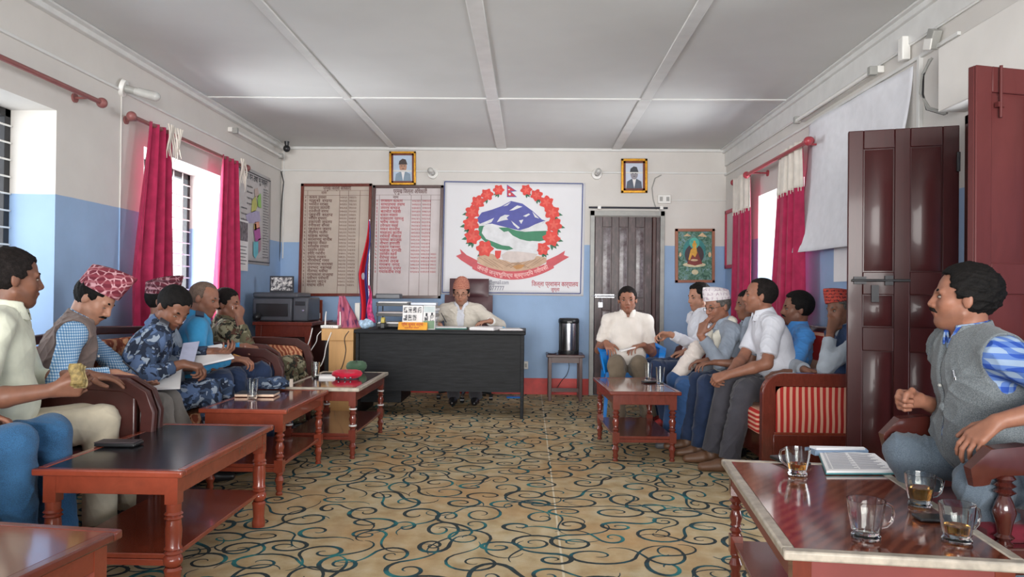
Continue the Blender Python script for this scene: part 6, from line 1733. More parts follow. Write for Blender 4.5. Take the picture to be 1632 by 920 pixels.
def person(label, head, lean, yaw, hyaw, hpitch=0, hroll=0, s=1.05, twist=0, hunch=10, tilt=0, h=0.0058, hands=None, feet=None, knees=None, skin='skin', hair='hair', hairline='short',
           belly=0.0, shirt=None, sleeve=2.0, vest=None, jacket=None, trousers=None, shoes='shoe_black', cap=None, glasses=False, moustache=False, collar=True, eyes='open',
           shawl=None, forearm_mat=None, build=1.0, seed=1, group=None, hem=0.0, capk=1.0, watch=None, vopen=True, epaulette=None, pocket=False, shirtamp=.0085, thigh=.54):
    f0, l0, _ = frame(yaw); Z = arr(0, 0, 1)
    ca = math.radians(lean); u0 = nrm(math.cos(ca) * Z + math.sin(ca) * f0 + math.sin(math.radians(tilt)) * l0)
    cb = math.radians(lean + hunch); f1, l1, _ = frame(yaw + twist); u1 = nrm(math.cos(cb) * Z + math.sin(cb) * f0 + math.sin(math.radians(tilt)) * l0)
    f0 = nrm(f0 - f0.dot(u0) * u0); l0 = np.cross(u0, f0); f1 = nrm(f1 - f1.dot(u1) * u1); l1 = np.cross(u1, f1)
    hf, hl, hu = frame(hyaw, hpitch, hroll)
    un = nrm(u1 * .6 + hu * .5 + hf * .10)
    Hc = np.asarray(head, float)
    N = Hc - un * .095 * s - hu * .045 * s
    W = N - .31 * s * u1; P = W - .19 * s * u0
    base = arr(P[0], P[1], 0.0)
    T0 = np.stack([f0, l0, u0]); T1 = np.stack([f1, l1, u1]); HR = np.stack([hf, hl, hu]); b = build
    torso = [(Ell(P + u0 * .02 * s, T0, arr(.112, .160, .105) * s * b), .04), (Ell(P + u0 * .15 * s + f0 * (.012 + belly * .5) * s, T0, arr(.108 + belly * .6, .148 + belly * .2, .13) * s * b), .05),
             (Ell(N - u1 * .17 * s + f1 * .004, T1, arr(.108, .158, .165) * s * b), .05)]
    SH = {}
    for sd, sg in (('L', 1), ('R', -1)):
        SH[sd] = N - u1 * .055 * s + l1 * sg * .168 * s * (b * .5 + .5)
        torso.append((Cone(N - u1 * .02 * s + l1 * sg * .03, SH[sd], .050 * s, .054 * s), .04))
    neck = [(Cone(N - u1 * .03 * s, Hc - hu * .05 * s - hf * .022 * s, .060 * s, .054 * s), .03)]
    def hp(x, y, z): return Hc + s * (hf * x + hl * y + hu * z)
    head_ = [(Ell(hp(-.012, 0, .030), HR, arr(.097, .077, .088) * s), .02, 0), (Ell(hp(.028, 0, -.045), HR, arr(.062, .056, .068) * s), .03, 0),
             (Cone(hp(.066, 0, -.096), hp(.070, 0, -.090), .020 * s), .02, 0)]
    for sg in (1, -1):
        head_ += [(Cone(hp(.0, sg * .050, -.055), hp(.055, sg * .018, -.092), .019 * s, .016 * s), .02, 0), (Cone(hp(.052, sg * .040, -.018), hp(.056, sg * .036, -.026), .021 * s), .02, 0),
                  (Cone(hp(.080, sg * .012, .020), hp(.070, sg * .042, .020), .012 * s, .010 * s), .012, 0)]
    head_ += [(Ell(hp(.102, .032, .001), HR, arr(.026, .019, .012) * s), .012, 1), (Ell(hp(.102, -.032, .001), HR, arr(.026, .019, .012) * s), .012, 1)]
    head_ += [(Cone(hp(.084, 0, .012), hp(.102, 0, -.026), .0085 * s, .0125 * s), .014, 0), (Cone(hp(.093, .013, -.032), hp(.093, -.013, -.032), .0095 * s), .007, 0),
              (Cone(hp(.084, .017, -.056), hp(.092, 0, -.055), .006 * s, .0075 * s), .006, 0), (Cone(hp(.084, -.017, -.056), hp(.092, 0, -.055), .006 * s, .0075 * s), .006, 0),
              (Cone(hp(.083, .014, -.066), hp(.083, -.014, -.066), .0085 * s), .006, 0)]
    for sg in (1, -1): head_ += [(Ell(hp(-.010, sg * .079, -.006), np.stack([nrm(hf * .9 - hl * sg * .35), nrm(hl * .9 + hf * sg * .35), hu]), arr(.018, .008, .031) * s), .006, 0)]
    # arms
    hands = hands or {}
    J = {}; body = []; sleeves = {'L': [], 'R': []}
    for sd, sg in (('L', 1), ('R', -1)):
        hd = hands.get(sd)
        if hd is None: hd = dict(w=SH[sd] - Z * .30 * s + f0 * .28 * s, pole=-Z, d=f0, n=-Z, pose='relax')
        E, Wr = ik(SH[sd], hd['w'], .285 * s, .255 * s, hd.get('pole', -Z)); J[sd] = (SH[sd], E, Wr)
        fd = nrm(Wr - E); mid = E + (Wr - E) * .35
        body += [(Cone(SH[sd], E, .046 * s, .037 * s), .02, 0, 0), (Cone(E, mid, .037 * s, .038 * s), .015, 0, 0), (Cone(mid, Wr, .038 * s, .025 * s), .015, 0, 0)]
        hops = []
        hand_ops(Wr, hd.get('d', fd), hd.get('n', -Z), sd == 'R', hd.get('pose', 'relax'), s * 1.0, hops); body += hops
    # legs
    feet = feet or {}; knees = knees or {}
    legs = {}
    for sd, sg in (('L', 1), ('R', -1)):
        hip = P + l0 * sg * .088 * s - u0 * .01
        ft = np.asarray(feet.get(sd, base + f0 * .46 * s + l0 * sg * .12 + arr(0, 0, .0)), float); ank = arr(ft[0], ft[1], ft[2] + .085 * s)
        if sd in knees:
            K = np.asarray(knees[sd], float); v = K - hip; Lk = np.linalg.norm(v); K = hip + v / Lk * min(max(Lk, .33 * s), thigh * s); v = ank - K; 
            if np.linalg.norm(v) > .46 * s: ank = K + nrm(v) * .46 * s
        else: K, ank = ik(hip, ank, .445 * s, .43 * s, Z * .9 + f0)
        legs[sd] = (hip, K, ank)
    # ---------------- body mesh (one continuous surface)
    ops = [(p, k, -.004, 0) for p, k in torso] + [(p, k, 0, 0) for p, k in neck] + [(p, k, 0, sb) for p, k, sb in head_]
    ops += body
    for sd in 'LR':
        hip, K, ank = legs[sd]
        ops += [(Cone(hip, K, .078 * s, .054 * s), .03, 0, 0), (Cone(K, K + (ank - K) * .35, .054 * s, .055 * s), .02, 0, 0), (Cone(K + (ank - K) * .35, ank, .053 * s, .036 * s), .02, 0, 0)]
    lipc = arr(.80, .55, .52); 
    def tint(Pn):
        c = np.ones((len(Pn), 3)); q = (Pn - Hc) / s; x, y, z = q @ hf, q @ hl, q @ hu
        lip = np.exp(-(((z + .0605) / .010) ** 4 + (y / .022) ** 4)) * (x > .075); c = c * (1 - lip[:, None]) + lip[:, None] * lipc
        bd = np.clip((-.040 - z) / .02, 0, 1) * (z > -.14) * (x > .0) * (1 - lip) * 0.20; c = c * (1 - bd[:, None])
        ck = np.exp(-(((z + .02) / .02) ** 2 + ((np.abs(y) - .04) / .02) ** 2)) * (x > .03); c[:, 1] *= 1 - .07 * ck; c[:, 2] *= 1 - .09 * ck
        return c
    o = vol_mesh('person', ops, h, M[skin], None, base, tint=tint)
    tag(o, label, 'person', group)
    # ---------------- face details
    for sg in (1, -1):
        e = MB(); zr = .0055 if eyes == 'open' else .0022
        c = hp(.0755, sg * .032, .001 if eyes == 'open' else -.003)
        def add_ell(mb, c, rad, nu=14, nv=10):
            rr = []
            for i in range(nv + 1):
                t = min(max(PI * i / nv, .03), PI - .03)
                rr.append([c + hl * rad[1] * math.sin(t) * math.cos(2 * PI * k / nu) + hf * rad[0] * math.sin(t) * math.sin(2 * PI * k / nu) - hu * rad[2] * math.cos(t) for k in range(nu)])
            mb.rings(rr)
        e.cur = 0; add_ell(e, c, arr(.007, .0135, zr) * s); e.cur = 1; add_ell(e, c + hf * .0026 * s, arr(.0055, .0062, zr * .95) * s)
        if eyes == 'open': add_ell(e, c + hu * zr * 1.05 * s - hf * .001, arr(.0075, .0145, .0016) * s)
        e.build('eye', [M['eye_white'], M['iris']], o)
    hm = M[hair if hair != 'bald' else 'stubble']
    ops = []
    for sg in (1, -1): ops += [(Cone(hp(.0865, sg * .014, .020), hp(.083, sg * .032, .026), .0042 * s, .0045 * s), .004, 0, 0), (Cone(hp(.083, sg * .032, .026), hp(.068, sg * .050, .020), .0045 * s, .003 * s), .004, 0, 0)]
    bh = M['hair'] if hair in ('hair', 'hair_brown', 'stubble') else M['hair_grey']
    vol_mesh('eyebrows', ops, .0032 * s, bh, o, base, smooth_it=0)
    if moustache:
        ops = []
        for sg in (1, -1): ops += [(Cone(hp(.100, sg * .002, -.045), hp(.094, sg * .016, -.048), .0062 * s, .0055 * s), .005, 0, 0), (Cone(hp(.094, sg * .016, -.048), hp(.082, sg * .028, -.056), .0055 * s, .003 * s), .005, 0, 0)]
        vol_mesh('moustache', ops, .0035 * s, bh, o, base, disp=.001, fr=300, smooth_it=0)
    # hair: a cap of hair over the skull, cut by the hairline
    front = {'short': (.050, .066), 'full': (.050, .082), 'bald': (.018, .085), 'receding': (.020, .088)}[hairline]
    th = {'short': .008, 'full': .012, 'bald': .003, 'receding': .007}[hairline]
    class HairPrim:
        def __init__(q):
            q.e = Ell(hp(-.014, 0, .028 + (.004 if hairline == 'full' else 0)), HR, arr(.099 + th, .079 + th, .090 + th) * s); q.lo, q.hi = q.e.lo, q.e.hi
        def d(q, x, y, z):
            d = q.e.d(x, y, z)
            X = ((x - Hc[0]) * hf[0] + (y - Hc[1]) * hf[1] + (z - Hc[2]) * hf[2]) / s; Zz = ((x - Hc[0]) * hu[0] + (y - Hc[1]) * hu[1] + (z - Hc[2]) * hu[2]) / s
            Y = np.abs((x - Hc[0]) * hl[0] + (y - Hc[1]) * hl[1] + (z - Hc[2]) * hl[2]) / s
            j = .003 * np.sin(90 * Y + 3) + .002 * np.sin(210 * Y) + .0025 * np.sin(260 * Zz)
            c1 = np.minimum(X - front[0] + j, front[1] + j - Zz + .35 * np.maximum(X - .05, 0)); c2 = np.minimum(X + .012, -.004 - Zz); c3 = -.066 - Zz + .2 * (X + .07)
            c4 = np.minimum(X - .028, .032 - Zz) + j
            def sm(a, b, k=.012):
                hh = np.maximum(k - np.abs(a - b), 0) / k; return np.maximum(a, b) + hh * hh * k * .25
            return sm(sm(sm(sm(d / s, c1), c2), c3), c4).astype(np.float32) * s
    if hairline == 'bald' and hair == 'bald': pass
    vol_mesh('hair', [(HairPrim(), .004, 0, 0)], min(h, .005), hm, o, base, disp=.006 if hairline == 'full' else .0035 if hairline == 'short' else .001, seed=seed + 9, fr=75)
    # ---------------- clothes
    st = M[shirt] if shirt else None
    infl = .013
    def arm_cones(sd, upto, r0=.058, r1=.050, r2=.040):
        S_, E, Wr = J[sd]; out = []
        if upto <= 1:
            q = S_ + (E - S_) * upto; n = nrm(E - S_)
            out.append((Cone(S_, S_ + (E - S_) * min(upto + .15, 1.0), r0 * s, (r1 + .006) * s, clip=[(q, n)]), .03))
        else:
            out.append((Cone(S_, E, r0 * s, r1 * s), .03)); t = upto - 1; q = E + (Wr - E) * t; n = nrm(Wr - E)
            out.append((Cone(E, E + (Wr - E) * min(1.1, t + .1), r1 * s, r2 * s, clip=[(q, n)]), .02))
        return out
    if shirt:
        ops = [(p, k, infl, 0) for p, k in torso]
        if hem: 
            for sd in 'LR': ops.append((Cone(legs[sd][0], legs[sd][0] + (legs[sd][1] - legs[sd][0]) * hem, .092 * s, .088 * s, clip=[(legs[sd][0] + (legs[sd][1] - legs[sd][0]) * hem, nrm(legs[sd][1] - legs[sd][0]))]), .05, .006, 0))
        up = sleeve if hasattr(sleeve, '__len__') else (sleeve, sleeve)
        for sd, u_ in zip('LR', up):
            if jacket is None: ops += [(p, k, 0, 0) for p, k in arm_cones(sd, u_)]
        # open neck
        if vopen: ops.append((Cone(N + f1 * .075 * s + u1 * .01, N + f1 * .115 * s - u1 * .055 * s, .022 * s, .006 * s), .012, 0, 1))
        ops.append((Cone(N - u1 * .02 * s, Hc - hu * .05 * s, .064 * s, .066 * s), .006, 0, 1))
        sh = vol_mesh('shirt', ops, h, st, o, base, disp=shirtamp, seed=seed)
        if collar:
            nt = N + nrm(Hc - N) * .052 * s
            co = [(Shell(N - u1 * .02 * s, nt, .070 * s, .062 * s, .0035, (.004, .35), f1, l1), .004, 0, 0), (Shell(N - u1 * .018 * s, nt, .088 * s, .066 * s, .0035, (.006, .5), f1, l1), .004, 0, 0)]
            vol_mesh('collar', co, min(h, .005), st, sh, base)
        R3_ = np.stack([f1, l1, u1], 1)
        if epaulette:
            for sd, sg in (('L', 1), ('R', -1)):
                q = N * .35 + SH[sd] * .65 + u1 * (.072 * s)
                MB().box(q, (.055, .115, .012), R3_ @ rotx(-sg * .25)).build('epaulette', M[epaulette], sh, bevel=.003)
        if pocket:
            q = N - u1 * .17 * s + f1 * (.118 * s * b + .012) + l1 * .07 * s
            MB().box(q, (.006, .095, .10), R3_ @ roty(-.05) @ rotz(.35)).build('pocket', st, sh, bevel=.003)
        if forearm_mat:
            for sd in forearm_mat[1]:
                vol_mesh('sleeve', [(p, k, .004, 0) for p, k in arm_cones(sd, 1.88)[1:]], h, M[forearm_mat[0]], sh, base, disp=.004, seed=seed + 4)
    if vest:
        ops = [(p, k, infl + .012, 0) for p, k in torso]
        if hem or True:
            for sd in 'LR': ops.append((Cone(legs[sd][0], legs[sd][0] + (legs[sd][1] - legs[sd][0]) * .22, .092 * s, .09 * s, clip=[(legs[sd][0] + (legs[sd][1] - legs[sd][0]) * .22, nrm(legs[sd][1] - legs[sd][0]))]), .05, .012, 0))
        for sg in (1, -1):
            ops.append((Ell(SH['L' if sg > 0 else 'R'] + l1 * sg * .043 * s - u1 * .035 * s, T1, arr(.088, .062, .115) * s), .008, 0, 1))
        ops.append((Cone(N - u1 * .02 * s, Hc - hu * .05 * s, .074 * s, .076 * s), .006, 0, 1))
        ops.append((Cone(N + f1 * .08 * s + u1 * .01, N + f1 * .145 * s - u1 * .075 * s, .026 * s, .008 * s), .01, 0, 1))
        R3 = np.stack([f1, l1, u1])
        ops.append((Box3(N - u1 * .28 * s + f1 * .17 * s, R3, arr(.06, .0022, .30) * s), .004, 0, 1))
        vs_ = vol_mesh('waistcoat', ops, h, M[vest], o, base, disp=.010, seed=seed + 2)
        nt = N + nrm(Hc - N) * .05 * s
        vol_mesh('collar', [(Shell(N - u1 * .03 * s, nt, .086 * s, .074 * s, .0042, (.012, .55), f1, l1), .004, 0, 0)], min(h, .005), M[vest], vs_, base)
        for i in range(3):
            q = N - u1 * (.14 + .10 * i) * s + f1 * (.108 + .036) * s * b + l1 * .012
            MB().sphere(q, .0065, 8, 6).build('button', M['white_plastic'] if vest == 'vest_brown' else M['grey_plastic'], vs_)
    if jacket:
        ops = [(p, k, infl + .012, 0) for p, k in torso]
        for sd in 'LR': ops += [(p, k, 0, 0) for p, k in arm_cones(sd, 1.90, .068, .060, .050)]
        ops.append((Cone(N - u1 * .02 * s, Hc - hu * .05 * s, .078 * s, .08 * s), .006, 0, 1))
        for t_ in np.linspace(0, 1, 7):
            ops.append((Cone(N + f1 * (.13 + .0 * t_) * s - u1 * (.02 + .27 * t_) * s + l1 * .0, N + f1 * .19 * s - u1 * (.02 + .27 * t_) * s, (.058 - .047 * t_) * s), .01, 0, 1))
        jk = vol_mesh('suit_jacket', ops, h, M[jacket], o, base, disp=.006, seed=seed + 2)
        nt = N + nrm(Hc - N) * .03 * s
        vol_mesh('lapel', [(Shell(N - u1 * .05 * s, nt, .105 * s, .080 * s, .005, (.035, .5), f1, l1), .004, 0, 0)], min(h, .005), M[jacket], jk, base)
        for sd in 'LR':
            S_, E, Wr = J[sd]; n_ = nrm(Wr - E)
            vol_mesh('cuff', [(Shell(Wr - n_ * .045 * s, Wr - n_ * .006 * s, .043 * s, .040 * s, .004), .004, 0, 0)], .004, M['paper'], jk, base)
    if shawl:
        ops = []
        for sg in (1, -1):
            ops += [(Cone(N + l1 * sg * .055 * s - f1 * .04 * s, N + l1 * sg * .065 * s + f1 * .09 * s - u1 * .07 * s, .040 * s, .034 * s), .02, .0, 0), (Cone(N + l1 * sg * .065 * s + f1 * .09 * s - u1 * .07 * s, W + l1 * sg * .055 * s + f1 * .135 * s - u0 * .02, .036 * s, .034 * s), .02, 0, 0)]
        ops.append((Cone(N - f1 * .06 * s + l1 * .05 * s, N - f1 * .06 * s - l1 * .05 * s, .04 * s), .02, 0, 0))
        ops.append((Cone(N - u1 * .02 * s, Hc - hu * .05 * s, .064 * s, .066 * s), .006, 0, 1))
        vol_mesh('shawl', ops, h, M[shawl], o, base, disp=.008, seed=seed + 5, fr=30)
    if trousers:
        ops = [(torso[0][0], .04, .010, 0)]
        for sd in 'LR':
            hip, K, ank = legs[sd]; v = nrm(ank - K); q = ank - v * .0
            ops += [(Cone(hip, K, .094 * s, .070 * s), .03, 0, 0), (Cone(K, ank + v * .05, .068 * s, .066 * s, clip=[(ank + v * .012, v)]), .03, 0, 0)]
        vol_mesh('trousers', ops, h, M[trousers], o, base, disp=.010, seed=seed + 3, fr=18)
    if shoes:
        for sd, sg in (('L', 1), ('R', -1)):
            hip, K, ank = legs[sd]; ffd = hands.get('foot' + sd, f0); ffd = nrm(arr(ffd[0], ffd[1], 0)); gz = ank[2] - .085 * s
            c = arr(ank[0], ank[1], gz)
            ops = [(Cone(c - ffd * .035 * s + arr(0, 0, .035), c + ffd * .06 * s + arr(0, 0, .04), .034 * s, .040 * s), .02, 0, 0), (Cone(c + ffd * .06 * s + arr(0, 0, .035), c + ffd * .165 * s + arr(0, 0, .026), .042 * s, .028 * s), .02, 0, 0),
                   (Cone(c + arr(0, 0, .05), ank, .036 * s, .040 * s), .02, 0, 0), (Box3(c + ffd * .06 + arr(0, 0, -.05 + .004), np.eye(3), (.3, .3, .05)), .004, 0, 1)]
            vol_mesh('shoe', ops, .006, M[shoes], o, base)
    if cap:
        ms = MB(); n = 44; capk_ = capk
        lv = [(0.0, 1.0, 1.0), (.012, 1.02, 1.02), (.040 * capk_, 1.03, .97), (.075 * capk_, 1.06, .80), (.098 * capk_, 1.09, .48), (.106 * capk_, 1.09, .18), (.104 * capk_, 1.02, .04)]
        rr = []
        for i, (zz, ka, kb) in enumerate(lv):
            ring = []
            for k in range(n):
                a = 2 * PI * k / n; t = zz / (.106 * capk_)
                x = -.012 + .106 * ka * math.cos(a); y = .087 * kb * math.sin(a)
                z_ = .048 + .012 * math.cos(a) + zz + t * (.020 * math.cos(a) - .006 * math.cos(2 * a)) 
                ring.append(hp(x, y + .012 * t * t, z_))
            rr.append(ring)
        ms.rings(rr, True); ms.build('topi_cap', M[cap], o)
    if glasses:
        g = MB()
        for sg in (1, -1):
            cc = hp(.096, sg * .033, -.002); g.tube([cc + s * (hl * .020 * math.cos(a) + hu * .015 * math.sin(a) - hf * .004 * abs(math.cos(a))) for a in np.linspace(0, 2 * PI, 20, endpoint=False)], .0013 * s, 6, closed=True)
            g.tube([hp(.092, sg * .053, .002), hp(.04, sg * .079, .004), hp(-.012, sg * .082, .0)], .0014 * s, 6)
        g.tube([hp(.096, .013, .0), hp(.101, 0, .004), hp(.096, -.013, .0)], .0014 * s, 6)
        g.build('spectacles', M['iron'], o)
    if watch:
        S_, E, Wr = J[watch]; n_ = nrm(Wr - E); vol_mesh('wristwatch', [(Shell(Wr - n_ * .035, Wr - n_ * .012, .030 * s, .028 * s, .0035), .003, 0, 0)], .004, M['black_plastic'], o, base)
    info = dict(P=P, N=N, W=W, J=J, legs=legs, o=o)
    print('PERSON', label[:40], 'pelvis', np.round(P, 2), 'knees', np.round(legs['L'][1], 2), np.round(legs['R'][1], 2), len(o.data.vertices))
    return info
H_ = lambda w, d, n=(0, 0, -1), pose='relax', pole=(0, 0, -1): dict(w=np.asarray(w, float), d=arr(*d), n=arr(*n), pose=pose, pole=arr(*pole))

# ---- left row
KX = -1.90
def seated_left(headpx, y, **k): return at(headpx[0], headpx[1], y)
LY = lambda px, x=KX: x * F / (px - 843.0)
# man in jeans, only the legs in frame
person('person in blue jeans at the left edge, only the legs in view', arr(-2.30, 2.45, 1.17), 0, 30, 20, s=1.06, hands={'L': H_((-2.1, 2.72, .68), (.8, .5, -.1)), 'R': H_((-2.1, 2.48, .68), (.8, .5, -.1))},
       feet={'L': (-1.92, 3.02, 0), 'R': (-1.92, 2.76, 0)}, thigh=.63, knees={'L': (-1.90, 2.94, .575), 'R': (-1.90, 2.70, .575)}, shirt='white_shirt', sleeve=.7, trousers='jeans', h=.007, seed=3)
# man in cream shirt
y = 3.14
person('person in a cream shirt and trousers holding folded notes, head turned away, far left', at(20, 444, y), 3, 34, 50, 4, s=1.08, twist=-8, hunch=4, h=.0048, skin='skin2', hairline='short', hair='hair_brown', belly=.03,
       hands={'R': H_(at(84, 622, 2.86), (.85, .35, .12), (-.3, .9, .3), 'grip', (-.2, -.5, -1)), 'L': H_(at(140, 598, 3.42), (.95, .2, -.12), (0, 0, -1), 'spread', (0, .6, -1))},
       feet={'L': (-1.98, 3.62, 0), 'R': (-1.95, 3.35, 0)}, thigh=.62, knees={'L': at(220, 655, 3.62), 'R': at(160, 672, 3.40)}, shirt='cream_shirt', sleeve=(1.35, 1.3), trousers='cream_trouser', shoes='shoe_black', seed=11, hem=.25, eyes='open', shirtamp=.007)
# man writing, brown vest
y = 3.80
person('person writing in a notebook, brown waistcoat and tall maroon patterned topi', at(151, 478, y), 0, 30, 5, 34, -8, s=1.0, hunch=18, h=.0048, skin='skin3', moustache=True, eyes='down',
       hands={'R': H_(at(186, 596, 3.62), (.9, .35, -.25), (.1, -.2, -1), 'pen', (-.2, -.9, -.6)), 'L': H_(at(206, 606, 3.98), (.8, -.3, -.1), (.0, .3, .9), 'flat', (.2, .8, -.6))},
       feet={'L': (-1.9, 4.30, 0), 'R': (-1.92, 4.0, 0)}, knees={'L': at(292, 636, 4.20), 'R': at(252, 648, 3.98)}, shirt='check_small', sleeve=1.85, vest='vest_brown', trousers='trouser_grey', cap='dhaka_red', capk=1.25, seed=21)
# policeman in blue camouflage
y = 4.32
person('person in blue grey camouflage bowing over an open notebook', at(277, 490, y), 3, 28, -28, 40, -4, s=1.03, hunch=22, skin='skin2', eyes='down',
       hands={'R': H_(at(292, 580, 4.15), (.85, .3, -.2), (0, .2, -1), 'pen', (-.2, -.8, -.8)), 'L': H_(at(345, 560, 4.75), (.8, -.5, 0), (0, .2, 1), 'curl', (.3, .9, -.5))},
       feet={'L': (-1.88, 4.9, 0), 'R': (-1.9, 4.6, 0)}, knees={'L': at(382, 612, 4.86), 'R': at(330, 622, 4.55)}, shirt='camo_blue', epaulette='camo_dark', sleeve=1.8, trousers='camo_blue', seed=31)
# man hidden behind
person('person in a dark maroon topi mostly hidden behind the bowing man in camouflage', at(261, 480, 4.72), -6, 20, 10, 5, s=.98, hunch=4, h=.0075, skin='skin2', shirt='grey_shirt', trousers='navy', cap='dhaka_dark', seed=41,
       knees={'L': (-1.98, 4.98, .57), 'R': (-2.0, 4.80, .57)}, feet={'L': (-1.98, 5.0, 0), 'R': (-2.0, 4.85, 0)}, hands={'L': H_((-2.15, 4.85, .66), (.8, .4, -.1)), 'R': H_((-2.2, 4.65, .66), (.8, .4, -.1))})
# bald policeman in light blue shirt
y = 5.06
person('person with cropped hair in a light blue uniform shirt and navy trousers', at(326, 477, y), -2, 26, 0, 14, -4, s=1.0, hunch=12, skin='skin', hair='bald', hairline='bald',
       hands={'R': H_(at(372, 572, 4.98), (.9, .2, -.1), (0, .2, -1), 'curl', (-.2, -.8, -.8)), 'L': H_(at(392, 552, 5.42), (.75, -.3, -.12), (0, .1, -1), 'relax', (.3, .7, -.8))},
       feet={'L': (-1.82, 5.55, 0), 'R': (-1.86, 5.22, 0)}, thigh=.6, knees={'L': at(446, 584, 5.5), 'R': at(416, 594, 5.25)}, shirt='blue_police', epaulette='navy', sleeve=1.85, trousers='navy', seed=51)
# soldier, hand on chin
y = 5.72
Hd = at(362, 484, y)
person('person in green brown camouflage resting a fist against the chin', Hd, -4, 30, 2, 6, 4, s=1.0, hunch=8, skin='skin', hair='hair_brown', hairline='short',
       hands={'R': H_(at(381, 508, 5.52), (.05, .35, .9), (-.9, .3, .1), 'fist', (.5, -.3, -1)), 'L': H_(at(420, 560, 6.0), (.9, .2, -.1), (0, 0, -1), 'relax', (.2, .8, -.8))},
       feet={'L': (-1.78, 6.3, 0), 'R': (-1.85, 5.95, 0)}, thigh=.62, knees={'L': at(486, 576, 6.2), 'R': at(458, 582, 5.9)}, shirt='camo_green', sleeve=1.75, trousers='camo_green', seed=61)

# ---- man at the desk
person('person in a light suit and topi signing papers behind the black desk', at(735, 468, 7.74), 8, -90, -90, 10, 0, s=1.0, hunch=10, skin='skin3', hair='hair_brown', cap='dhaka_orange', capk=1.18, eyes='down', glasses=True,
       hands={'R': H_(at(690, 514, 7.50), (.75, -.6, -.15), (0, 0, -1), 'pen', (-1, .3, -.6)), 'L': H_(at(781, 512, 7.52), (-.9, -.4, -.1), (0, 0, -1), 'relax', (1, .3, -.6))},
       shirt='white_shirt', jacket='suit', trousers='charcoal', seed=71, feet={'L': (-.55, 7.78, 0), 'R': (-.78, 7.78, 0)})
# ---- man on the blue chair
person('person in a cream short sleeved shirt and khaki trousers on the blue chair', at(1000, 478, 7.02), -2, -94, -98, 4, 2, s=1.04, hunch=2, skin='skin', hair='hair_brown', belly=.03,
       hands={'R': H_(at(966, 546, 6.84), (.25, -.8, -.45), (.2, 0, -1), 'relax', (-.35, .5, -1)), 'L': H_(at(1026, 550, 6.76), (-.85, -.35, -.15), (0, 0, -1), 'relax', (.45, .5, -1))},
       feet={'L': (1.08, 6.62, 0), 'R': (.80, 6.60, 0)}, knees={'L': at(1018, 580, 6.62), 'R': at(983, 580, 6.60)}, shirt='white_shirt2', sleeve=.72, trousers='khaki', shoes='shoe_black', seed=81, hem=.2)

# ---- right row
# man reaching out
person('person in the far right corner stretching out a white sleeved arm', at(1114, 474, 6.72), -2, 186, 200, 8, 0, s=1.02, hunch=6, h=.0065, skin='skin3', hairline='full',
       hands={'L': H_(at(1068, 533, 6.35), (-.97, -.1, 0), (0, -.5, -.8), 'curl', (0, -.3, -1)), 'R': H_(at(1092, 560, 6.85), (-.9, 0, -.2), (0, 0, -1), 'relax', (0, .4, -1))},
       shirt='white_shirt', sleeve=1.9, trousers='navy', shoes='shoe_red', seed=91, feet={'L': (1.22, 6.50, 0), 'R': (1.2, 6.78, 0)})
# man with pale topi and glasses, hand at mouth
Hd = at(1143, 489, 5.92)
person('person in a pale topi and spectacles, cream shawl, one hand at the mouth', Hd, 9, 184, 206, 12, 4, s=1.04, hunch=12, skin='skin', hair='hair_grey', cap='dhaka_white', glasses=True, capk=.9,
       hands={'L': H_(at(1116, 534, 5.60), (.30, .1, .95), (.8, .5, 0), 'cheek', (-.4, -.5, -1)), 'R': H_(at(1112, 600, 5.95), (-.9, -.1, -.2), (0, 0, -1), 'relax', (0, .4, -1))},
       shirt='grey_shirt', sleeve=1.85, shawl='cream_vest', trousers='blue_trouser', shoes='shoe_grey', seed=101, feet={'L': (1.16, 5.62, 0), 'R': (1.14, 5.92, 0)}, knees={'L': at(1092, 615, 5.66), 'R': at(1078, 606, 5.98)})
# man mostly hidden, navy trousers
person('person in navy trousers almost hidden behind the man in the white shirt', at(1193, 486, 5.68), 4, 180, 180, 5, 0, s=.96, hunch=8, h=.0065, skin='skin2', shirt='grey_shirt', sleeve=.7, trousers='navy', shoes='shoe_brown', seed=111,
       hands={'L': H_((1.40, 5.58, .66), (-.9, 0, -.1)), 'R': H_((1.38, 5.75, .66), (-.9, 0, -.1))}, feet={'L': (1.24, 5.36, 0), 'R': (1.20, 5.56, 0)}, knees={'L': at(1118, 612, 5.38), 'R': at(1105, 606, 5.6)})
# man in white short sleeved shirt, clasped hands
person('person in a white short sleeved shirt and charcoal trousers with clasped hands', at(1211, 472, 5.34), 12, 178, 164, -2, 0, s=1.06, hunch=10, h=.005, skin='skin', hair='hair_brown', hairline='receding', belly=.03,
       hands={'L': H_(at(1160, 598, 5.04), (-.85, .35, -.3), (0, .6, -.7), 'grip', (.1, -.6, -1)), 'R': H_(at(1163, 594, 5.22), (-.9, -.2, -.3), (0, -.6, -.7), 'grip', (.1, .8, -1))},
       shirt='white_shirt', sleeve=.80, trousers='charcoal', shoes='shoe_brown', seed=121, feet={'L': (1.33, 4.92, 0), 'R': (1.28, 5.16, 0)}, knees={'L': at(1186, 622, 5.0), 'R': at(1158, 612, 5.22)})
# man in blue shirt leaning back
person('person in a mid blue shirt leaning back on the sofa behind the man in white', at(1270, 492, 5.56), -8, 178, 172, 2, -4, s=1.04, hunch=2, h=.0058, skin='skin2', hair='hair', hairline='full', moustache=True,
       hands={'L': H_(at(1283, 590, 4.95), (.75, -.45, -.1), (0, 0, -1), 'relax', (-.6, 0, -1)), 'R': H_((1.7, 5.75, .62), (-.9, 0, -.1))},
       shirt='blue_shirt', sleeve=1.05, forearm_mat=('grey_sleeve', 'L'), trousers='charcoal', seed=131, feet={'L': (1.5, 5.36, 0), 'R': (1.48, 5.52, 0)})
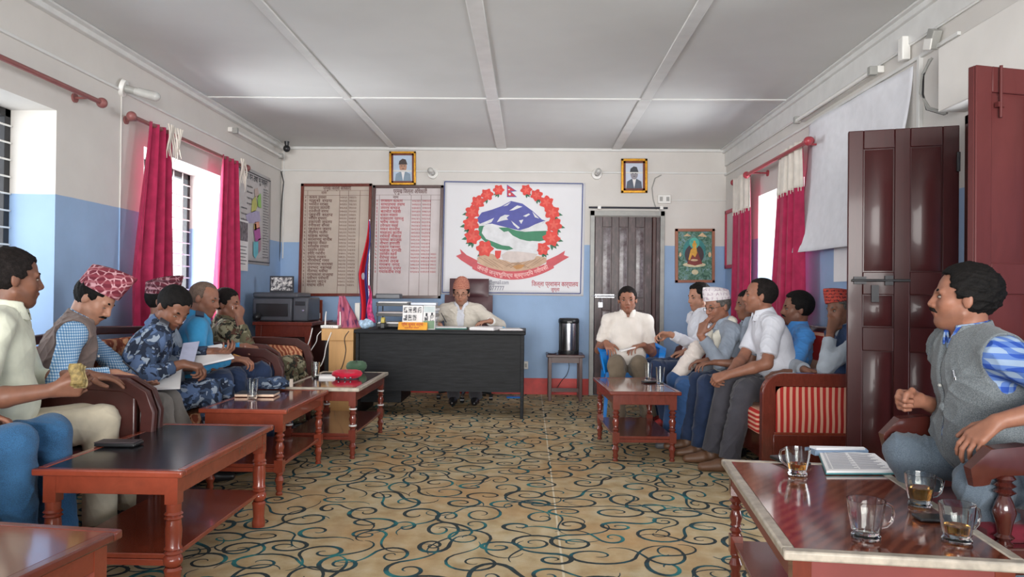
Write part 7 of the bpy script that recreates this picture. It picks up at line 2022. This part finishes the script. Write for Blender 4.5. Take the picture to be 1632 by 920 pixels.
# man with hand on the cheek behind the door
Hd = at(1342, 494, 4.86)
person('person in a red topi resting the face on one hand beside the open door', Hd, 2, 184, 190, 10, 8, s=.98, hunch=6, h=.0058, skin='skin2', cap='dhaka_bright', capk=.8, hair='hair_grey', glasses=False,
       hands={'L': H_(at(1324, 528, 4.80), (.35, .15, .9), (.3, .9, 0), 'cheek', (-.5, -.2, -1)), 'R': H_((1.75, 5.1, .64), (-.9, 0, -.1))},
       shirt='grey_sleeve', sleeve=1.8, vest='navy_vest', trousers='charcoal', seed=141, feet={'L': (1.72, 4.88, 0), 'R': (1.7, 5.08, 0)})
# speaking man in the foreground
SPK = person('person speaking with a raised fist, grey waistcoat over blue check shirt, nearest right', at(1536, 476, 2.60), 22, 178, 152, -3, 0, s=.955, twist=0, hunch=-6, h=.0042, skin='skin', hair='hair', hairline='full', moustache=True, belly=.045, build=1.06,
       hands={'R': H_(at(1466, 638, 2.70), (-1, -.15, .02), (0, -.9, -.15), 'fist', (.9, .5, -.7)), 'L': H_(at(1590, 672, 2.28), (-.75, .15, -.65), (.3, .3, -.8), 'relax', (1, -.6, .1))},
       shirt='check_blue', sleeve=.85, vest='vest_grey', trousers='jeans_grey', shoes='shoe_black', seed=151, feet={'L': (1.66, 2.42, 0), 'R': (1.60, 2.70, 0)}, knees={'L': (1.43, 2.36, .575), 'R': (1.44, 2.71, .585)})

# ---- things in hands and on laps
def lap_book(name, label, quad, th=0.012, cover=None, lines=0):
    """quad: four world points (near-left, near-right, far-right, far-left) of the open page"""
    c = sum(quad) / 4
    r = thing(name, label, 'notebook', c)
    n = nrm(np.cross(quad[1] - quad[0], quad[3] - quad[0])); n = n if n[2] > 0 else -n
    Q = quad if np.cross(quad[1] - quad[0], quad[3] - quad[0]).dot(n) > 0 else quad[::-1]
    MB().poly([q - n * th for q in Q], n * th).build('pages', M['paper'], r)
    MB().poly([c + (q - c) * 1.02 - n * (th + .003) for q in Q], n * .003).build('cover', cover or M['ink'], r)
    if lines:
        g = MB()
        for i in range(lines):
            v = .1 + .8 * i / lines
            a = Q[0] * (1 - v) + Q[3] * v; b = Q[1] * (1 - v) + Q[2] * v; w = (Q[3] - Q[0]) * .006
            p0 = a * .92 + b * .08; p1 = a * .1 + b * .9
            g.poly([p0 + n * .0004, p1 + n * .0004, p1 + w + n * .0004, p0 + w + n * .0004], n * .0002)
        g.build('ruled_lines', M['text_grey'], r, smooth=False)
    return r
lap_book('notebook', 'open white notebook on the lap of the man in the brown waistcoat', [at(236, 619, 3.95), at(287, 617, 4.02), at(290, 584, 4.32), at(222, 583, 4.22)])
lap_book('notebook', 'open white notebook held by the bowing man in blue camouflage', [at(311, 583, 4.55), at(373, 569, 4.70), at(353, 548, 4.90), at(301, 557, 4.78)])
q = [at(283, 583, 4.42), at(309, 578, 4.50), at(318, 545, 4.72), at(292, 548, 4.62)]
tag(MB().poly(q, nrm((0, .3, 1)) * .004).build('loose_page', plain('lavender_paper', '#b9bdd6', 0.7)), 'loose lavender page beside the open notebook of the bowing man', 'paper')
def pen(label, a, b, mat):
    a = np.asarray(a, float); b = np.asarray(b, float); r = thing('ballpoint_pen', label, 'pen', a); d = nrm(b - a)
    MB().cyl(a + d * .01, b, .0042, .0042, 10).build('barrel', mat, r); MB().cyl(a, a + d * .01, .001, .0042, 10).build('tip', M['metal'], r)
pen('dark pen in the hand of the man writing in the brown waistcoat', at(222, 598, 3.80), at(196, 576, 3.66), M['ink'])
pen('black pen in the hand of the man signing at the desk', at(712, 515, 7.36), at(703, 499, 7.46), M['ink'])
pen('orange pen in the hands of the man in the light blue uniform shirt', at(390, 571, 5.15), at(372, 565, 5.0), M['orange'])
from mathutils.bvhtree import BVHTree
wc = [c_ for c_ in SPK['o'].children if c_.name.startswith('waistcoat')][0]
bt_ = BVHTree.FromPolygons([v.co.copy() for v in wc.data.vertices], [tuple(p_.vertices) for p_ in wc.data.polygons])
def on_vest(px, py):
    o_ = np.array(SPK['o'].location); d_ = nrm(ray(px, py)); hit = bt_.ray_cast(Vector(CAM - o_), Vector(d_))
    return np.array(hit[0]) + o_ - d_ * 0.004 if hit[0] is not None else at(px, py, 2.4)
pen('thin pen clipped to the pocket of the grey waistcoat', on_vest(1523, 606), on_vest(1520, 590), M['metal'])
pk = MB(); A_, B_ = on_vest(1520, 603), on_vest(1566, 600)
pk.tube([A_, on_vest(1535, 601), on_vest(1550, 600), B_], .004, 6); pk.build('pocket_welt', M['vest_grey'], SPK['o'])
# folded notes held by the man in cream
c = at(121, 597, 2.84); r = thing('banknotes', 'folded yellowish notes held upright by the man in the cream shirt', 'banknotes', c)
for i in range(4):
    MB().grid(lambda u, v: c + arr((u - .5) * .038 + .004 * i + .006 * math.sin(6 * v), (u - .5) * .02 + .003 * i, (v - .5) * .085 - .004 * i), 4, 8).build('note', plain('note_paper_%d' % i, ['#8f7a48', '#a08d5c', '#7d6a3e', '#a8966a'][i], 0.7, var=.3, scale=60), r, solid=0.0015)
# folded paper on the lap of the man on the blue chair
q = at(1002, 556, 6.72); tag(MB().box(q, (.17, .06, .012), rotz(.2) @ roty(-.25)).build('folded_paper', M['paper']), 'folded white paper on the lap of the man on the blue chair', 'paper')
# white wrap on the knees beside the pale topi
q = at(1096, 582, 5.95)
ops = [(Cone(at(1112, 556, 5.98), at(1080, 600, 5.98), .07, .06), .03, 0, 0), (Cone(at(1080, 600, 5.98), at(1072, 622, 5.98), .05, .03), .03, 0, 0)]
tag(vol_mesh('white_wrap', ops, .007, M['white_wrap'], None, q, disp=.01, seed=8, fr=26), 'creased white wrap lying across the lap left of the man in the pale topi', 'cloth')
